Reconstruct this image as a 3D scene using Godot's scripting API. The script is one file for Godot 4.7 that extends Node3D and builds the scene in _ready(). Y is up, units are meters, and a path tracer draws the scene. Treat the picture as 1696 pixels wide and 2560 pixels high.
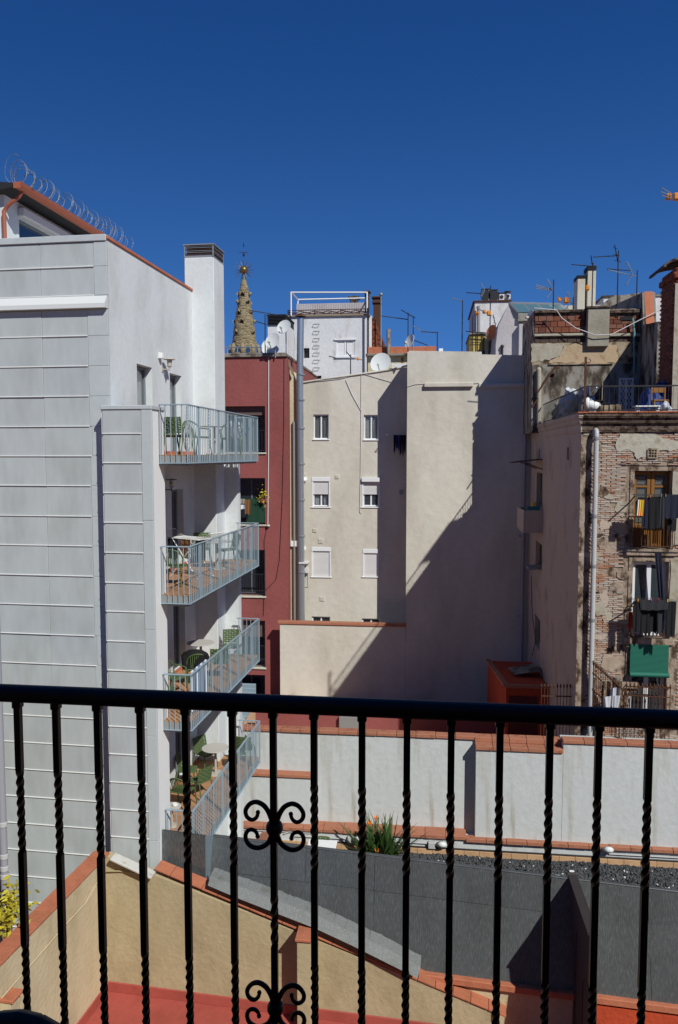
extends Node3D
# A view from a balcony over the back courts of old city houses. Metres, y up, camera at (0, 17, 0).

const EYE := Vector3(0, 17, 0)
const FOCAL := 1952.0                     # in pixels of the 1696 x 2560 photograph
var M := {}
var taken := {}
var inv := Transform3D.IDENTITY           # world -> frame of the thing being built
var look := Basis.IDENTITY
var rng := RandomNumberGenerator.new()
var tex := {}

# ------------------------------------------------------------------ mesh builder
class MB:
	var v := PackedVector3Array()
	var n := PackedVector3Array()
	var c := PackedColorArray()
	var col := Color.WHITE
	var xf := Transform3D.IDENTITY

	func tri(a: Vector3, b: Vector3, d: Vector3, na: Vector3, nb: Vector3, nd: Vector3):
		v.append(xf * a); v.append(xf * d); v.append(xf * b)
		n.append((xf.basis * na).normalized()); n.append((xf.basis * nd).normalized()); n.append((xf.basis * nb).normalized())
		c.append(col); c.append(col); c.append(col)

	func quad(a: Vector3, b: Vector3, d: Vector3, e: Vector3):     # counter-clockwise from outside
		var q := (d - a).cross(e - b)
		if q.length() < 1e-12: return
		q = q.normalized()
		tri(a, b, d, q, q, q); tri(a, d, e, q, q, q)

	func flat(a: Vector3, b: Vector3, d: Vector3):
		var q := (b - a).cross(d - a)
		if q.length() < 1e-12: return
		q = q.normalized()
		tri(a, b, d, q, q, q)

	func box(x0: float, x1: float, y0: float, y1: float, z0: float, z1: float, bev := 0.0):
		var o := xf
		xf = o * Transform3D(Basis.IDENTITY, Vector3((x0 + x1) / 2, (y0 + y1) / 2, (z0 + z1) / 2))
		slab(Vector3(absf(x1 - x0), absf(y1 - y0), absf(z1 - z0)) / 2, bev)
		xf = o

	func slab(h: Vector3, bev := 0.0):                            # box of half size h about the origin
		var b := minf(bev, minf(h.x, minf(h.y, h.z)) * 0.9)
		var k := h - Vector3(b, b, b)
		for ax in 3:
			var u := (ax + 1) % 3
			var w := (ax + 2) % 3
			for s in [-1.0, 1.0]:
				var p := []
				for t in [[-1, -1], [1, -1], [1, 1], [-1, 1]]:
					var q := Vector3.ZERO
					q[ax] = h[ax] * s; q[u] = k[u] * t[0]; q[w] = k[w] * t[1]
					p.append(q)
				if s > 0: quad(p[0], p[1], p[2], p[3])
				else: quad(p[3], p[2], p[1], p[0])
		if b <= 0.0: return
		for ax in 3:
			var u := (ax + 1) % 3
			var w := (ax + 2) % 3
			for su in [-1.0, 1.0]:
				for sw in [-1.0, 1.0]:
					var p := []
					for t in [[-1, 0], [1, 0], [1, 1], [-1, 1]]:
						var q := Vector3.ZERO
						q[ax] = k[ax] * t[0]
						q[u] = (h[u] if t[1] == 0 else k[u]) * su
						q[w] = (k[w] if t[1] == 0 else h[w]) * sw
						p.append(q)
					if su * sw < 0: quad(p[0], p[1], p[2], p[3])
					else: quad(p[3], p[2], p[1], p[0])
		for sx in [-1.0, 1.0]:
			for sy in [-1.0, 1.0]:
				for sz in [-1.0, 1.0]:
					var a := Vector3(h.x * sx, k.y * sy, k.z * sz)
					var d := Vector3(k.x * sx, h.y * sy, k.z * sz)
					var e := Vector3(k.x * sx, k.y * sy, h.z * sz)
					if sx * sy * sz > 0: flat(a, d, e)
					else: flat(a, e, d)

	func bar(a: Vector3, b: Vector3, w: float, h: float, bev := 0.0):   # square bar from a to b, w across, h in the upright sense
		var d := b - a
		if d.length() < 1e-6: return
		var f := d.normalized()
		var up := Vector3.UP if absf(f.y) < 0.95 else Vector3.BACK
		var r := up.cross(f).normalized()
		up = f.cross(r)
		var o := xf
		xf = o * Transform3D(Basis(r, up, f), (a + b) / 2)
		slab(Vector3(w / 2, h / 2, d.length() / 2), bev)
		xf = o

	func tube(p: Array, r: float, sides := 8, r2 := -1.0, caps := true):
		if r2 < 0: r2 = r
		var k := p.size()
		var rings := []
		var t0: Vector3 = (p[1] - p[0]).normalized()
		var up := Vector3.UP if absf(t0.y) < 0.9 else Vector3.RIGHT
		var side := up.cross(t0).normalized()
		for i in k:
			var t: Vector3 = (p[mini(i + 1, k - 1)] - p[maxi(i - 1, 0)])
			t = t.normalized()
			side = (side - t * side.dot(t)).normalized()
			var oth := t.cross(side)
			var rr := lerpf(r, r2, float(i) / (k - 1))
			var ring := []
			for j in sides:
				var a := TAU * j / sides
				ring.append([p[i] + (side * cos(a) + oth * sin(a)) * rr, side * cos(a) + oth * sin(a)])
			rings.append(ring)
		for i in k - 1:
			for j in sides:
				var a = rings[i][j]; var b = rings[i][(j + 1) % sides]; var d = rings[i + 1][(j + 1) % sides]; var e = rings[i + 1][j]
				tri(a[0], b[0], d[0], a[1], b[1], d[1]); tri(a[0], d[0], e[0], a[1], d[1], e[1])
		if caps:
			for j in range(1, sides - 1):
				flat(rings[0][0][0], rings[0][j + 1][0], rings[0][j][0])
				flat(rings[k - 1][0][0], rings[k - 1][j][0], rings[k - 1][j + 1][0])

	func lathe(prof: Array, at := Vector3.ZERO, sides := 16, sharp := false):    # prof: Vector2(radius, y), bottom to top on the outside
		for i in prof.size() - 1:
			var p: Vector2 = prof[i]; var q: Vector2 = prof[i + 1]
			var t := (q - p).normalized()
			var nn := Vector2(t.y, -t.x)
			for j in sides:
				var a := TAU * j / sides; var b := TAU * (j + 1) / sides
				if sharp:
					quad(at + Vector3(p.x * cos(b), p.y, p.x * sin(b)), at + Vector3(p.x * cos(a), p.y, p.x * sin(a)), at + Vector3(q.x * cos(a), q.y, q.x * sin(a)), at + Vector3(q.x * cos(b), q.y, q.x * sin(b)))
					continue
				var na := Vector3(nn.x * cos(a), nn.y, nn.x * sin(a)); var nb := Vector3(nn.x * cos(b), nn.y, nn.x * sin(b))
				var A := at + Vector3(p.x * cos(a), p.y, p.x * sin(a)); var B := at + Vector3(p.x * cos(b), p.y, p.x * sin(b))
				var D := at + Vector3(q.x * cos(b), q.y, q.x * sin(b)); var E := at + Vector3(q.x * cos(a), q.y, q.x * sin(a))
				tri(B, A, E, nb, na, na); tri(B, E, D, nb, na, nb)

	func ball(at: Vector3, r: Vector3, seg := 10):
		for i in seg / 2:
			var a := PI * i / (seg / 2) - PI / 2; var b := PI * (i + 1) / (seg / 2) - PI / 2
			for j in seg:
				var s := TAU * j / seg; var t := TAU * (j + 1) / seg
				var p := []
				for q in [[a, s], [a, t], [b, t], [b, s]]:
					p.append(Vector3(cos(q[0]) * sin(q[1]), sin(q[0]), cos(q[0]) * cos(q[1])))
				tri(at + p[0] * r, at + p[1] * r, at + p[2] * r, p[0], p[1], p[2]); tri(at + p[0] * r, at + p[2] * r, at + p[3] * r, p[0], p[2], p[3])

	func prism(poly: Array, z0: float, z1: float):               # polygon (x, y) drawn out along z
		var pp := PackedVector2Array(poly)
		var idx := Geometry2D.triangulate_polygon(pp)
		var cw := Geometry2D.is_polygon_clockwise(pp)
		var lo := minf(z0, z1); var hi := maxf(z0, z1)
		for i in range(0, idx.size(), 3):
			var a := pp[idx[i]]; var b := pp[idx[i + 1]]; var d := pp[idx[i + 2]]
			if (b - a).cross(d - a) < 0:
				var s := b; b = d; d = s
			flat(Vector3(a.x, a.y, hi), Vector3(b.x, b.y, hi), Vector3(d.x, d.y, hi))
			flat(Vector3(a.x, a.y, lo), Vector3(d.x, d.y, lo), Vector3(b.x, b.y, lo))
		var area := 0.0
		for i in pp.size(): area += pp[i].cross(pp[(i + 1) % pp.size()])
		for i in pp.size():
			var a := pp[i]; var b := pp[(i + 1) % pp.size()]
			if area < 0:
				var s := a; a = b; b = s
			quad(Vector3(a.x, a.y, lo), Vector3(b.x, b.y, lo), Vector3(b.x, b.y, hi), Vector3(a.x, a.y, hi))

	func wall(x0: float, x1: float, y0: float, y1: float, zf: float, holes: Array, deep: float):   # face at zf towards +z, openings [x0, x1, y0, y1] with reveals
		var xs := [x0, x1]; var ys := [y0, y1]
		for h in holes:
			for q in [h[0], h[1]]:
				if q > x0 and q < x1: xs.append(q)
			for q in [h[2], h[3]]:
				if q > y0 and q < y1: ys.append(q)
		xs.sort(); ys.sort()
		for i in xs.size() - 1:
			for j in ys.size() - 1:
				if xs[i + 1] - xs[i] < 1e-5 or ys[j + 1] - ys[j] < 1e-5: continue
				var mx = (xs[i] + xs[i + 1]) / 2; var my = (ys[j] + ys[j + 1]) / 2
				var open := false
				for h in holes: open = open or (mx > h[0] and mx < h[1] and my > h[2] and my < h[3])
				if not open: quad(Vector3(xs[i], ys[j], zf), Vector3(xs[i + 1], ys[j], zf), Vector3(xs[i + 1], ys[j + 1], zf), Vector3(xs[i], ys[j + 1], zf))
		for h in holes:
			var a = h[0]; var b = h[1]; var d = h[2]; var e = h[3]; var zb := zf - deep
			quad(Vector3(a, d, zf), Vector3(a, d, zb), Vector3(a, e, zb), Vector3(a, e, zf))
			quad(Vector3(b, d, zb), Vector3(b, d, zf), Vector3(b, e, zf), Vector3(b, e, zb))
			quad(Vector3(a, d, zf), Vector3(b, d, zf), Vector3(b, d, zb), Vector3(a, d, zb))
			quad(Vector3(a, e, zf), Vector3(a, e, zb), Vector3(b, e, zb), Vector3(b, e, zf))

	func cloth(a: Vector3, b: Vector3, drop: float, folds := 5.0, amp := 0.03, out := Vector3.BACK, ragged := 0.1, taper := 0.0, seedv := 1):
		var r := RandomNumberGenerator.new(); r.seed = seedv
		var nx := 14; var ny := 8
		var ph := r.randf() * 6.0
		var g := []
		for i in nx + 1:
			var u := float(i) / nx
			var len := drop * (1.0 - ragged * r.randf())
			var row := []
			for j in ny + 1:
				var w := float(j) / ny
				var p := a.lerp(b, lerpf(u, 0.5 + (u - 0.5) * (1.0 - taper), w))
				p += Vector3.DOWN * len * w + out * amp * (sin(u * folds * TAU + ph + w * 0.8) * (0.35 + 0.65 * w) + 0.4 * sin(u * folds * 2.3 * TAU + ph * 2.0))
				row.append(p)
			g.append(row)
		for i in nx:
			for j in ny:
				var p: Vector3 = g[i][j]; var q: Vector3 = g[i + 1][j]; var s: Vector3 = g[i + 1][j + 1]; var t: Vector3 = g[i][j + 1]
				var nn := []
				for k in [[i, j], [i + 1, j], [i + 1, j + 1], [i, j + 1]]:
					var du: Vector3 = g[mini(k[0] + 1, nx)][k[1]] - g[maxi(k[0] - 1, 0)][k[1]]
					var dv: Vector3 = g[k[0]][maxi(k[1] - 1, 0)] - g[k[0]][mini(k[1] + 1, ny)]
					nn.append(du.cross(dv).normalized())
				tri(t, s, q, nn[3], nn[2], nn[1]); tri(t, q, p, nn[3], nn[1], nn[0])

	func mesh(m: Material) -> ArrayMesh:
		var arr := []
		arr.resize(Mesh.ARRAY_MAX)
		arr[Mesh.ARRAY_VERTEX] = v; arr[Mesh.ARRAY_NORMAL] = n; arr[Mesh.ARRAY_COLOR] = c
		var out := ArrayMesh.new()
		out.add_surface_from_arrays(Mesh.PRIMITIVE_TRIANGLES, arr)
		out.surface_set_material(0, m)
		return out

# ------------------------------------------------------------------ naming and placing
func numbered(parent: Node, called: String) -> String:
	var key := str(parent.get_instance_id()) + called
	var k: int = taken.get(key, 0)
	taken[key] = k + 1
	return called if k == 0 else "%s_%03d" % [called, k]

func T(called: String, at: Vector3, label: String, category: String, group := "", kind := "") -> Node3D:   # a thing whose parts are given in world metres
	var o := Node3D.new()
	o.name = numbered(self, called)
	add_child(o)
	o.position = at
	tag(o, label, category, group, kind)
	inv = o.transform.affine_inverse()
	return o

func tag(o: Node, label := "", category := "", group := "", kind := ""):
	if label: o.set_meta("label", label)
	if category: o.set_meta("category", category)
	if group: o.set_meta("group", group)
	if kind: o.set_meta("kind", kind)

func mb() -> MB:
	var b := MB.new()
	b.xf = inv
	return b

func put(parent: Node, called: String, b: MB, m: Material, label := "") -> MeshInstance3D:
	var o := MeshInstance3D.new()
	o.name = numbered(parent, called)
	o.mesh = b.mesh(m)
	parent.add_child(o)
	if label: o.set_meta("label", label)
	return o

func share(parent: Node, called: String, mesh: Mesh, xf: Transform3D, m: Material = null) -> MeshInstance3D:
	var o := MeshInstance3D.new()
	o.name = numbered(parent, called)
	o.mesh = mesh
	if m: o.material_override = m
	o.transform = xf
	parent.add_child(o)
	return o

func copy(o: Node3D, xf: Transform3D, label: String) -> Node3D:
	var r: Node3D = o.duplicate()
	var base := str(o.name)
	if base.substr(base.length() - 4).begins_with("_") and base.right(3).is_valid_int(): base = base.left(base.length() - 4)
	r.name = numbered(self, base)
	add_child(r)
	r.transform = xf
	r.set_meta("label", label)
	return r

func ray(px: float, py: float) -> Vector3:
	return look * Vector3((px - 848.0) / FOCAL, -(py - 1280.0) / FOCAL, -1.0)

func hit(px: float, py: float, axis: int, val: float, fr := Transform3D.IDENTITY) -> Vector3:   # where the photograph's sight line meets a real plane of the frame fr
	var i := fr.affine_inverse()
	var o := i * EYE
	var d := i.basis * ray(px, py)
	return o + d * ((val - o[axis]) / d[axis])

func at(px: float, py: float, dist: float) -> Vector3:
	return hit(px, py, 2, -dist)

func ragged(poly: Array, j: float) -> Array:       # a polygon with broken edges
	var out := []
	for i in poly.size():
		var a: Vector2 = poly[i]; var b: Vector2 = poly[(i + 1) % poly.size()]
		var k := maxi(1, int(a.distance_to(b) / 0.12))
		for n in k:
			var p := a.lerp(b, float(n) / k)
			out.append(p if n == 0 else p + Vector2(rng.randf_range(-j, j), rng.randf_range(-j, j)))
	return out

# ------------------------------------------------------------------ materials
func noise_tex(key: String, freq: float, oct: int, ramp: Array, size := 512, seedv := 1, normal := false, typ := FastNoiseLite.TYPE_SIMPLEX_SMOOTH) -> Texture2D:
	if tex.has(key): return tex[key]
	var t := NoiseTexture2D.new()
	var nz := FastNoiseLite.new()
	nz.seed = seedv; nz.frequency = freq; nz.fractal_octaves = oct; nz.noise_type = typ; nz.fractal_gain = 0.55
	t.width = size; t.height = size; t.seamless = true; t.noise = nz; t.seamless_blend_skirt = 0.3
	if ramp:
		var g := Gradient.new()
		g.offsets = PackedFloat32Array(ramp.map(func(r): return r[0]))
		g.colors = PackedColorArray(ramp.map(func(r): return r[1]))
		t.color_ramp = g
	tex[key] = t
	return t

func gr(x: float, y := -1.0, z := -1.0) -> Color:
	return Color(x, x if y < 0 else y, x if z < 0 else z)

func mat(key: String, r: float, g: float, b: float, rough := 0.9, o := {}) -> StandardMaterial3D:   # linear base colour
	var m := StandardMaterial3D.new()
	m.albedo_color = Color(r, g, b).linear_to_srgb()
	m.roughness = rough
	m.metallic = o.get("metal", 0.0)
	m.metallic_specular = o.get("spec", 0.4)
	m.vertex_color_use_as_albedo = true
	var fine = o.get("fine", "")
	if fine:
		m.albedo_texture = noise_tex(fine, 0, 0, [])
		m.uv1_triplanar = true; m.uv1_world_triplanar = true
		m.uv1_scale = o.get("s1", Vector3(0.4, 0.4, 0.4))
		if o.get("bump", 0.0) > 0.0:
			m.heightmap_enabled = true
			m.heightmap_scale = o.bump
			m.heightmap_texture = noise_tex(o.get("bumptex", "bump"), 0, 0, [])
	if o.has("big"):
		m.detail_enabled = true
		m.detail_blend_mode = BaseMaterial3D.BLEND_MODE_MUL
		m.detail_albedo = noise_tex(o.big, 0, 0, [])
		m.detail_uv_layer = BaseMaterial3D.DETAIL_UV_2
		m.uv2_triplanar = true; m.uv2_world_triplanar = true
		m.uv2_scale = o.get("s2", Vector3(0.09, 0.09, 0.09))
	M[key] = m
	return m

func make_materials():
	noise_tex("grain", 0.02, 6, [[0.0, gr(0.955)], [0.5, gr(0.98)], [1.0, gr(1.0)]], 512, 3)
	noise_tex("bump", 0.02, 7, [], 512, 5)
	noise_tex("trowel", 0.006, 4, [], 512, 8)
	noise_tex("blotch", 0.008, 5, [[0.0, gr(0.89, 0.88, 0.865)], [0.4, gr(0.965, 0.96, 0.953)], [0.7, gr(1.0)], [1.0, gr(1.0)]], 512, 11)
	noise_tex("faint", 0.009, 5, [[0.0, gr(0.93, 0.925, 0.915)], [0.35, gr(0.975)], [0.6, gr(1.0)], [1.0, gr(1.0)]], 512, 31)
	noise_tex("stain", 0.010, 5, [[0.0, gr(0.80, 0.77, 0.72)], [0.22, gr(0.92, 0.905, 0.88)], [0.42, gr(0.985)], [1.0, gr(1.0)]], 512, 17)
	noise_tex("grime", 0.012, 6, [[0.0, gr(0.25, 0.22, 0.20)], [0.3, gr(0.55, 0.5, 0.46)], [0.52, gr(0.9, 0.88, 0.85)], [1.0, gr(1.0)]], 512, 23)
	noise_tex("speck", 0.09, 3, [[0.0, gr(0.7)], [0.62, gr(0.85)], [0.75, gr(1.0)], [1.0, gr(1.0)]], 512, 29)
	var plaster := {"fine": "grain", "bump": 0.9, "big": "blotch", "s1": Vector3(0.5, 0.5, 0.5), "s2": Vector3(0.11, 0.06, 0.11)}
	mat("white_wall", 0.685, 0.712, 0.722, 0.92, {"fine": "grain", "bump": 0.3, "big": "faint", "s1": Vector3(0.5, 0.5, 0.5), "s2": Vector3(0.17, 0.09, 0.17)})
	mat("court_wall", 0.585, 0.60, 0.595, 0.92, {"fine": "grain", "bump": 0.6, "big": "stain", "s1": Vector3(0.35, 0.35, 0.35), "s2": Vector3(0.42, 0.045, 0.42)})
	mat("cream", 0.65, 0.605, 0.53, 0.94, {"fine": "grain", "bump": 0.9, "big": "blotch", "s1": Vector3(0.22, 0.22, 0.22), "s2": Vector3(0.10, 0.035, 0.10)})
	mat("far_white", 0.68, 0.68, 0.70, 0.94, {"fine": "grain", "bump": 1.0, "big": "stain", "s1": Vector3(0.3, 0.3, 0.3), "s2": Vector3(0.2, 0.07, 0.2)})
	mat("lilac", 0.52, 0.49, 0.52, 0.94, plaster)
	mat("pale_yellow", 0.62, 0.56, 0.38, 0.94, plaster)
	mat("mustard", 0.55, 0.42, 0.14, 0.94, plaster)
	mat("red_wall", 0.29, 0.085, 0.08, 0.93, {"fine": "grain", "bump": 0.9, "big": "blotch", "s1": Vector3(0.4, 0.4, 0.4), "s2": Vector3(0.1, 0.06, 0.1)})
	mat("ochre", 0.45, 0.37, 0.225, 0.93, {"fine": "grain", "bump": 0.8, "big": "blotch", "s1": Vector3(0.6, 0.6, 0.6), "s2": Vector3(0.25, 0.16, 0.25)})
	mat("ochre_pale", 0.58, 0.48, 0.31, 0.93, {"fine": "grain", "bump": 0.8, "big": "blotch", "s1": Vector3(0.6, 0.6, 0.6), "s2": Vector3(0.25, 0.12, 0.25)})
	mat("vermilion", 0.50, 0.07, 0.025, 0.9, {"fine": "grain", "bump": 1.0, "big": "blotch", "s1": Vector3(0.6, 0.6, 0.6), "s2": Vector3(0.3, 0.2, 0.3)})
	mat("red_floor", 0.40, 0.085, 0.065, 0.7, {"fine": "grain", "bump": 0.3, "big": "blotch", "s1": Vector3(0.6, 0.6, 0.6), "s2": Vector3(0.3, 0.3, 0.3)})
	mat("terracotta", 0.50, 0.17, 0.09, 0.85, {"fine": "grain", "bump": 0.5, "big": "blotch", "s1": Vector3(1.0, 1.0, 1.0), "s2": Vector3(0.6, 0.6, 0.6)})
	mat("orange_cap", 0.42, 0.17, 0.10, 0.85, {"fine": "grain", "bump": 0.5, "big": "stain", "s1": Vector3(1.0, 1.0, 1.0), "s2": Vector3(0.5, 0.5, 0.5)})
	mat("beige_tile", 0.58, 0.36, 0.20, 0.8, {"fine": "grain", "big": "blotch", "s1": Vector3(1.0, 1.0, 1.0), "s2": Vector3(0.5, 0.5, 0.5)})
	mat("ground", 0.58, 0.36, 0.22, 0.95, {"fine": "grain", "big": "blotch"})
	mat("cladding", 0.485, 0.515, 0.52, 0.45, {"fine": "grain", "metal": 0.0, "big": "faint", "s1": Vector3(0.5, 0.1, 0.5), "s2": Vector3(0.25, 0.12, 0.25)})
	mat("cladding_trim", 0.50, 0.535, 0.545, 0.45, {"fine": "grain"})
	mat("seam", 0.70, 0.71, 0.69, 0.5, {"metal": 0.1})
	mat("white_paint", 0.78, 0.78, 0.77, 0.6)
	mat("zinc", 0.215, 0.23, 0.238, 0.42, {"fine": "speck", "metal": 0.5, "big": "blotch", "s1": Vector3(0.8, 0.12, 0.8), "s2": Vector3(0.35, 0.12, 0.35)})
	mat("zinc_bright", 0.36, 0.44, 0.50, 0.35, {"metal": 0.5, "fine": "grain"})
	mat("flashing", 0.29, 0.30, 0.29, 0.75, {"fine": "speck", "bump": 0.6, "big": "stain", "s1": Vector3(0.7, 0.3, 0.7), "s2": Vector3(0.5, 0.3, 0.5)})
	mat("dark_sheet", 0.055, 0.045, 0.043, 0.6, {"fine": "grain", "metal": 0.2})
	mat("rail_blue", 0.30, 0.40, 0.465, 0.45, {"metal": 0.15})
	mat("rail_dark", 0.10, 0.11, 0.12, 0.6)
	mat("wrought", 0.009, 0.008, 0.009, 0.5, {"spec": 0.4, "fine": "speck", "s1": Vector3(6, 6, 6)})
	mat("galvanised", 0.42, 0.47, 0.52, 0.35, {"metal": 0.7, "fine": "grain", "s1": Vector3(1, 1, 1)})
	mat("grey_metal", 0.30, 0.31, 0.32, 0.5, {"metal": 0.4})
	mat("dark_metal", 0.035, 0.035, 0.04, 0.5, {"metal": 0.3})
	mat("rust", 0.13, 0.055, 0.03, 0.85, {"fine": "speck"})
	mat("pvc", 0.46, 0.46, 0.46, 0.45)
	mat("pvc_grey", 0.30, 0.30, 0.33, 0.5)
	mat("dish", 0.66, 0.68, 0.67, 0.6)
	mat("dish_orange", 0.55, 0.17, 0.07, 0.7)
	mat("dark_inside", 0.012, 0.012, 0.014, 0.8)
	mat("shutter", 0.62, 0.60, 0.60, 0.55)
	mat("shutter_brown", 0.13, 0.085, 0.08, 0.6)
	mat("frame_white", 0.74, 0.74, 0.76, 0.4)
	mat("frame_grey", 0.17, 0.19, 0.21, 0.4)
	mat("curtain", 0.30, 0.27, 0.22, 0.9)
	mat("curtain_white", 0.70, 0.72, 0.72, 0.9)
	mat("deck", 0.46, 0.24, 0.12, 0.75, {"fine": "grain", "big": "blotch", "s1": Vector3(1, 1, 1), "s2": Vector3(0.6, 0.6, 0.6)})
	mat("slab", 0.30, 0.29, 0.28, 0.9, {"fine": "grain"})
	mat("green_resin", 0.085, 0.125, 0.050, 0.5)
	mat("green_dark", 0.035, 0.055, 0.025, 0.5)
	mat("table_top", 0.50, 0.475, 0.44, 0.55)
	mat("table_leg", 0.44, 0.40, 0.34, 0.6)
	mat("gutter", 0.40, 0.12, 0.065, 0.5, {"fine": "grain", "s1": Vector3(1, 1, 1)})
	mat("roof_dark", 0.022, 0.022, 0.025, 0.8)
	mat("stone", 0.28, 0.225, 0.13, 0.95, {"fine": "grain", "s1": Vector3(1, 1, 1)})
	mat("bronze", 0.20, 0.15, 0.06, 0.4, {"metal": 0.7})
	mat("green_bronze", 0.10, 0.13, 0.09, 0.6, {"metal": 0.3})
	mat("brick_red", 0.28, 0.085, 0.045, 0.95, {"fine": "grain", "bump": 0.6, "big": "grime", "s1": Vector3(1, 1, 1), "s2": Vector3(0.5, 0.5, 0.5)})
	mat("mortar", 0.42, 0.34, 0.28, 0.98, {"fine": "grain", "bump": 1.5, "big": "grime", "s1": Vector3(0.8, 0.8, 0.8), "s2": Vector3(0.4, 0.25, 0.4)})
	mat("old_plaster", 0.43, 0.39, 0.31, 0.97, {"fine": "grain", "bump": 1.0, "big": "stain", "s1": Vector3(0.5, 0.5, 0.5), "s2": Vector3(0.4, 0.3, 0.4)})
	mat("side_plaster", 0.50, 0.405, 0.33, 0.97, {"fine": "grain", "bump": 1.0, "big": "stain", "s1": Vector3(0.5, 0.5, 0.5), "s2": Vector3(0.13, 0.1, 0.13)})
	mat("putty", 0.34, 0.31, 0.25, 0.97, {"fine": "grain", "bump": 0.8, "big": "blotch", "s1": Vector3(0.5, 0.5, 0.5), "s2": Vector3(0.2, 0.2, 0.2)})
	mat("grey_render", 0.34, 0.325, 0.30, 0.97, {"fine": "grain", "bump": 1.0, "big": "grime", "s1": Vector3(0.5, 0.5, 0.5), "s2": Vector3(0.22, 0.10, 0.22)})
	mat("sand_render", 0.43, 0.355, 0.26, 0.97, {"fine": "grain", "bump": 1.0, "big": "grime", "s1": Vector3(0.5, 0.5, 0.5), "s2": Vector3(0.3, 0.2, 0.3)})
	mat("cornice", 0.16, 0.12, 0.10, 0.97, {"fine": "grain", "bump": 2.0, "big": "grime", "s1": Vector3(0.8, 0.8, 0.8), "s2": Vector3(0.5, 0.8, 0.5)})
	mat("wood", 0.26, 0.115, 0.025, 0.6, {"fine": "grain", "s1": Vector3(2.0, 0.3, 2.0)})
	mat("old_wood", 0.25, 0.20, 0.14, 0.9, {"fine": "grain", "s1": Vector3(2.0, 0.3, 2.0)})
	mat("blind_green", 0.014, 0.13, 0.09, 0.6)
	mat("tarp_blue", 0.01, 0.035, 0.15, 0.6)
	mat("bag_grey", 0.16, 0.165, 0.18, 0.5)
	mat("bag_white", 0.50, 0.51, 0.55, 0.45)
	mat("black_cloth", 0.012, 0.012, 0.014, 0.95)
	mat("grey_cloth", 0.03, 0.032, 0.037, 0.95)
	mat("navy_cloth", 0.016, 0.018, 0.035, 0.95)
	mat("violet_cloth", 0.10, 0.07, 0.16, 0.95)
	mat("blue_cloth", 0.05, 0.05, 0.40, 0.95)
	mat("white_cloth", 0.68, 0.68, 0.70, 0.95)
	mat("brown_cloth", 0.20, 0.09, 0.035, 0.95)
	mat("red_cloth", 0.45, 0.03, 0.015, 0.95)
	mat("orange_plastic", 0.70, 0.24, 0.02, 0.5)
	mat("pink_plastic", 0.70, 0.05, 0.35, 0.5)
	mat("yellow_plastic", 0.70, 0.50, 0.05, 0.5)
	mat("gravel", 0.055, 0.058, 0.062, 0.95)
	mat("soil", 0.16, 0.135, 0.11, 0.98, {"fine": "grain", "bump": 2.0, "s1": Vector3(0.6, 0.6, 0.6)})
	mat("peach", 0.50, 0.37, 0.24, 0.97, {"fine": "grain", "bump": 1.0, "big": "stain", "s1": Vector3(0.5, 0.5, 0.5), "s2": Vector3(0.3, 0.3, 0.3)})
	mat("sill_white", 0.60, 0.585, 0.54, 0.8, {"fine": "grain", "big": "stain", "s1": Vector3(1, 1, 1), "s2": Vector3(0.9, 0.9, 0.9)})
	mat("peach_pale", 0.47, 0.44, 0.365, 0.97, {"fine": "grain", "bump": 1.0, "big": "stain", "s1": Vector3(0.5, 0.5, 0.5), "s2": Vector3(0.5, 0.5, 0.5)})
	mat("concrete", 0.32, 0.30, 0.28, 0.95, {"fine": "grain", "bump": 1.0, "big": "grime", "s1": Vector3(0.5, 0.5, 0.5), "s2": Vector3(0.2, 0.2, 0.2)})
	mat("ivory_render", 0.60, 0.57, 0.47, 0.95, plaster)
	mat("flower", 0.85, 0.22, 0.015, 0.6)
	var lf := mat("leaf", 0.05, 0.10, 0.025, 0.5); lf.backlight_enabled = true; lf.backlight = Color(0.10, 0.18, 0.02)
	var yl := mat("yellow_leaf", 0.55, 0.47, 0.04, 0.6); yl.backlight_enabled = true; yl.backlight = Color(0.35, 0.30, 0.02)
	var gl := mat("glass", 0.10, 0.13, 0.15, 0.06, {"spec": 0.6}); gl.transparency = BaseMaterial3D.TRANSPARENCY_ALPHA; gl.albedo_color.a = 0.25
	mat("dark_glass", 0.020, 0.026, 0.034, 0.06, {"spec": 0.6})
	mat("blue_glass", 0.03, 0.055, 0.10, 0.08, {"spec": 0.6})
	mat("roof_glass", 0.09, 0.17, 0.19, 0.15, {"spec": 0.6})
	mat("amber_glass", 0.55, 0.40, 0.10, 0.2)
	mat("tone", 1, 1, 1, 0.95, {"fine": "grain", "bump": 0.8, "s1": Vector3(1.2, 1.2, 1.2)})
	mat("paint", 1, 1, 1, 0.6)

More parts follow.
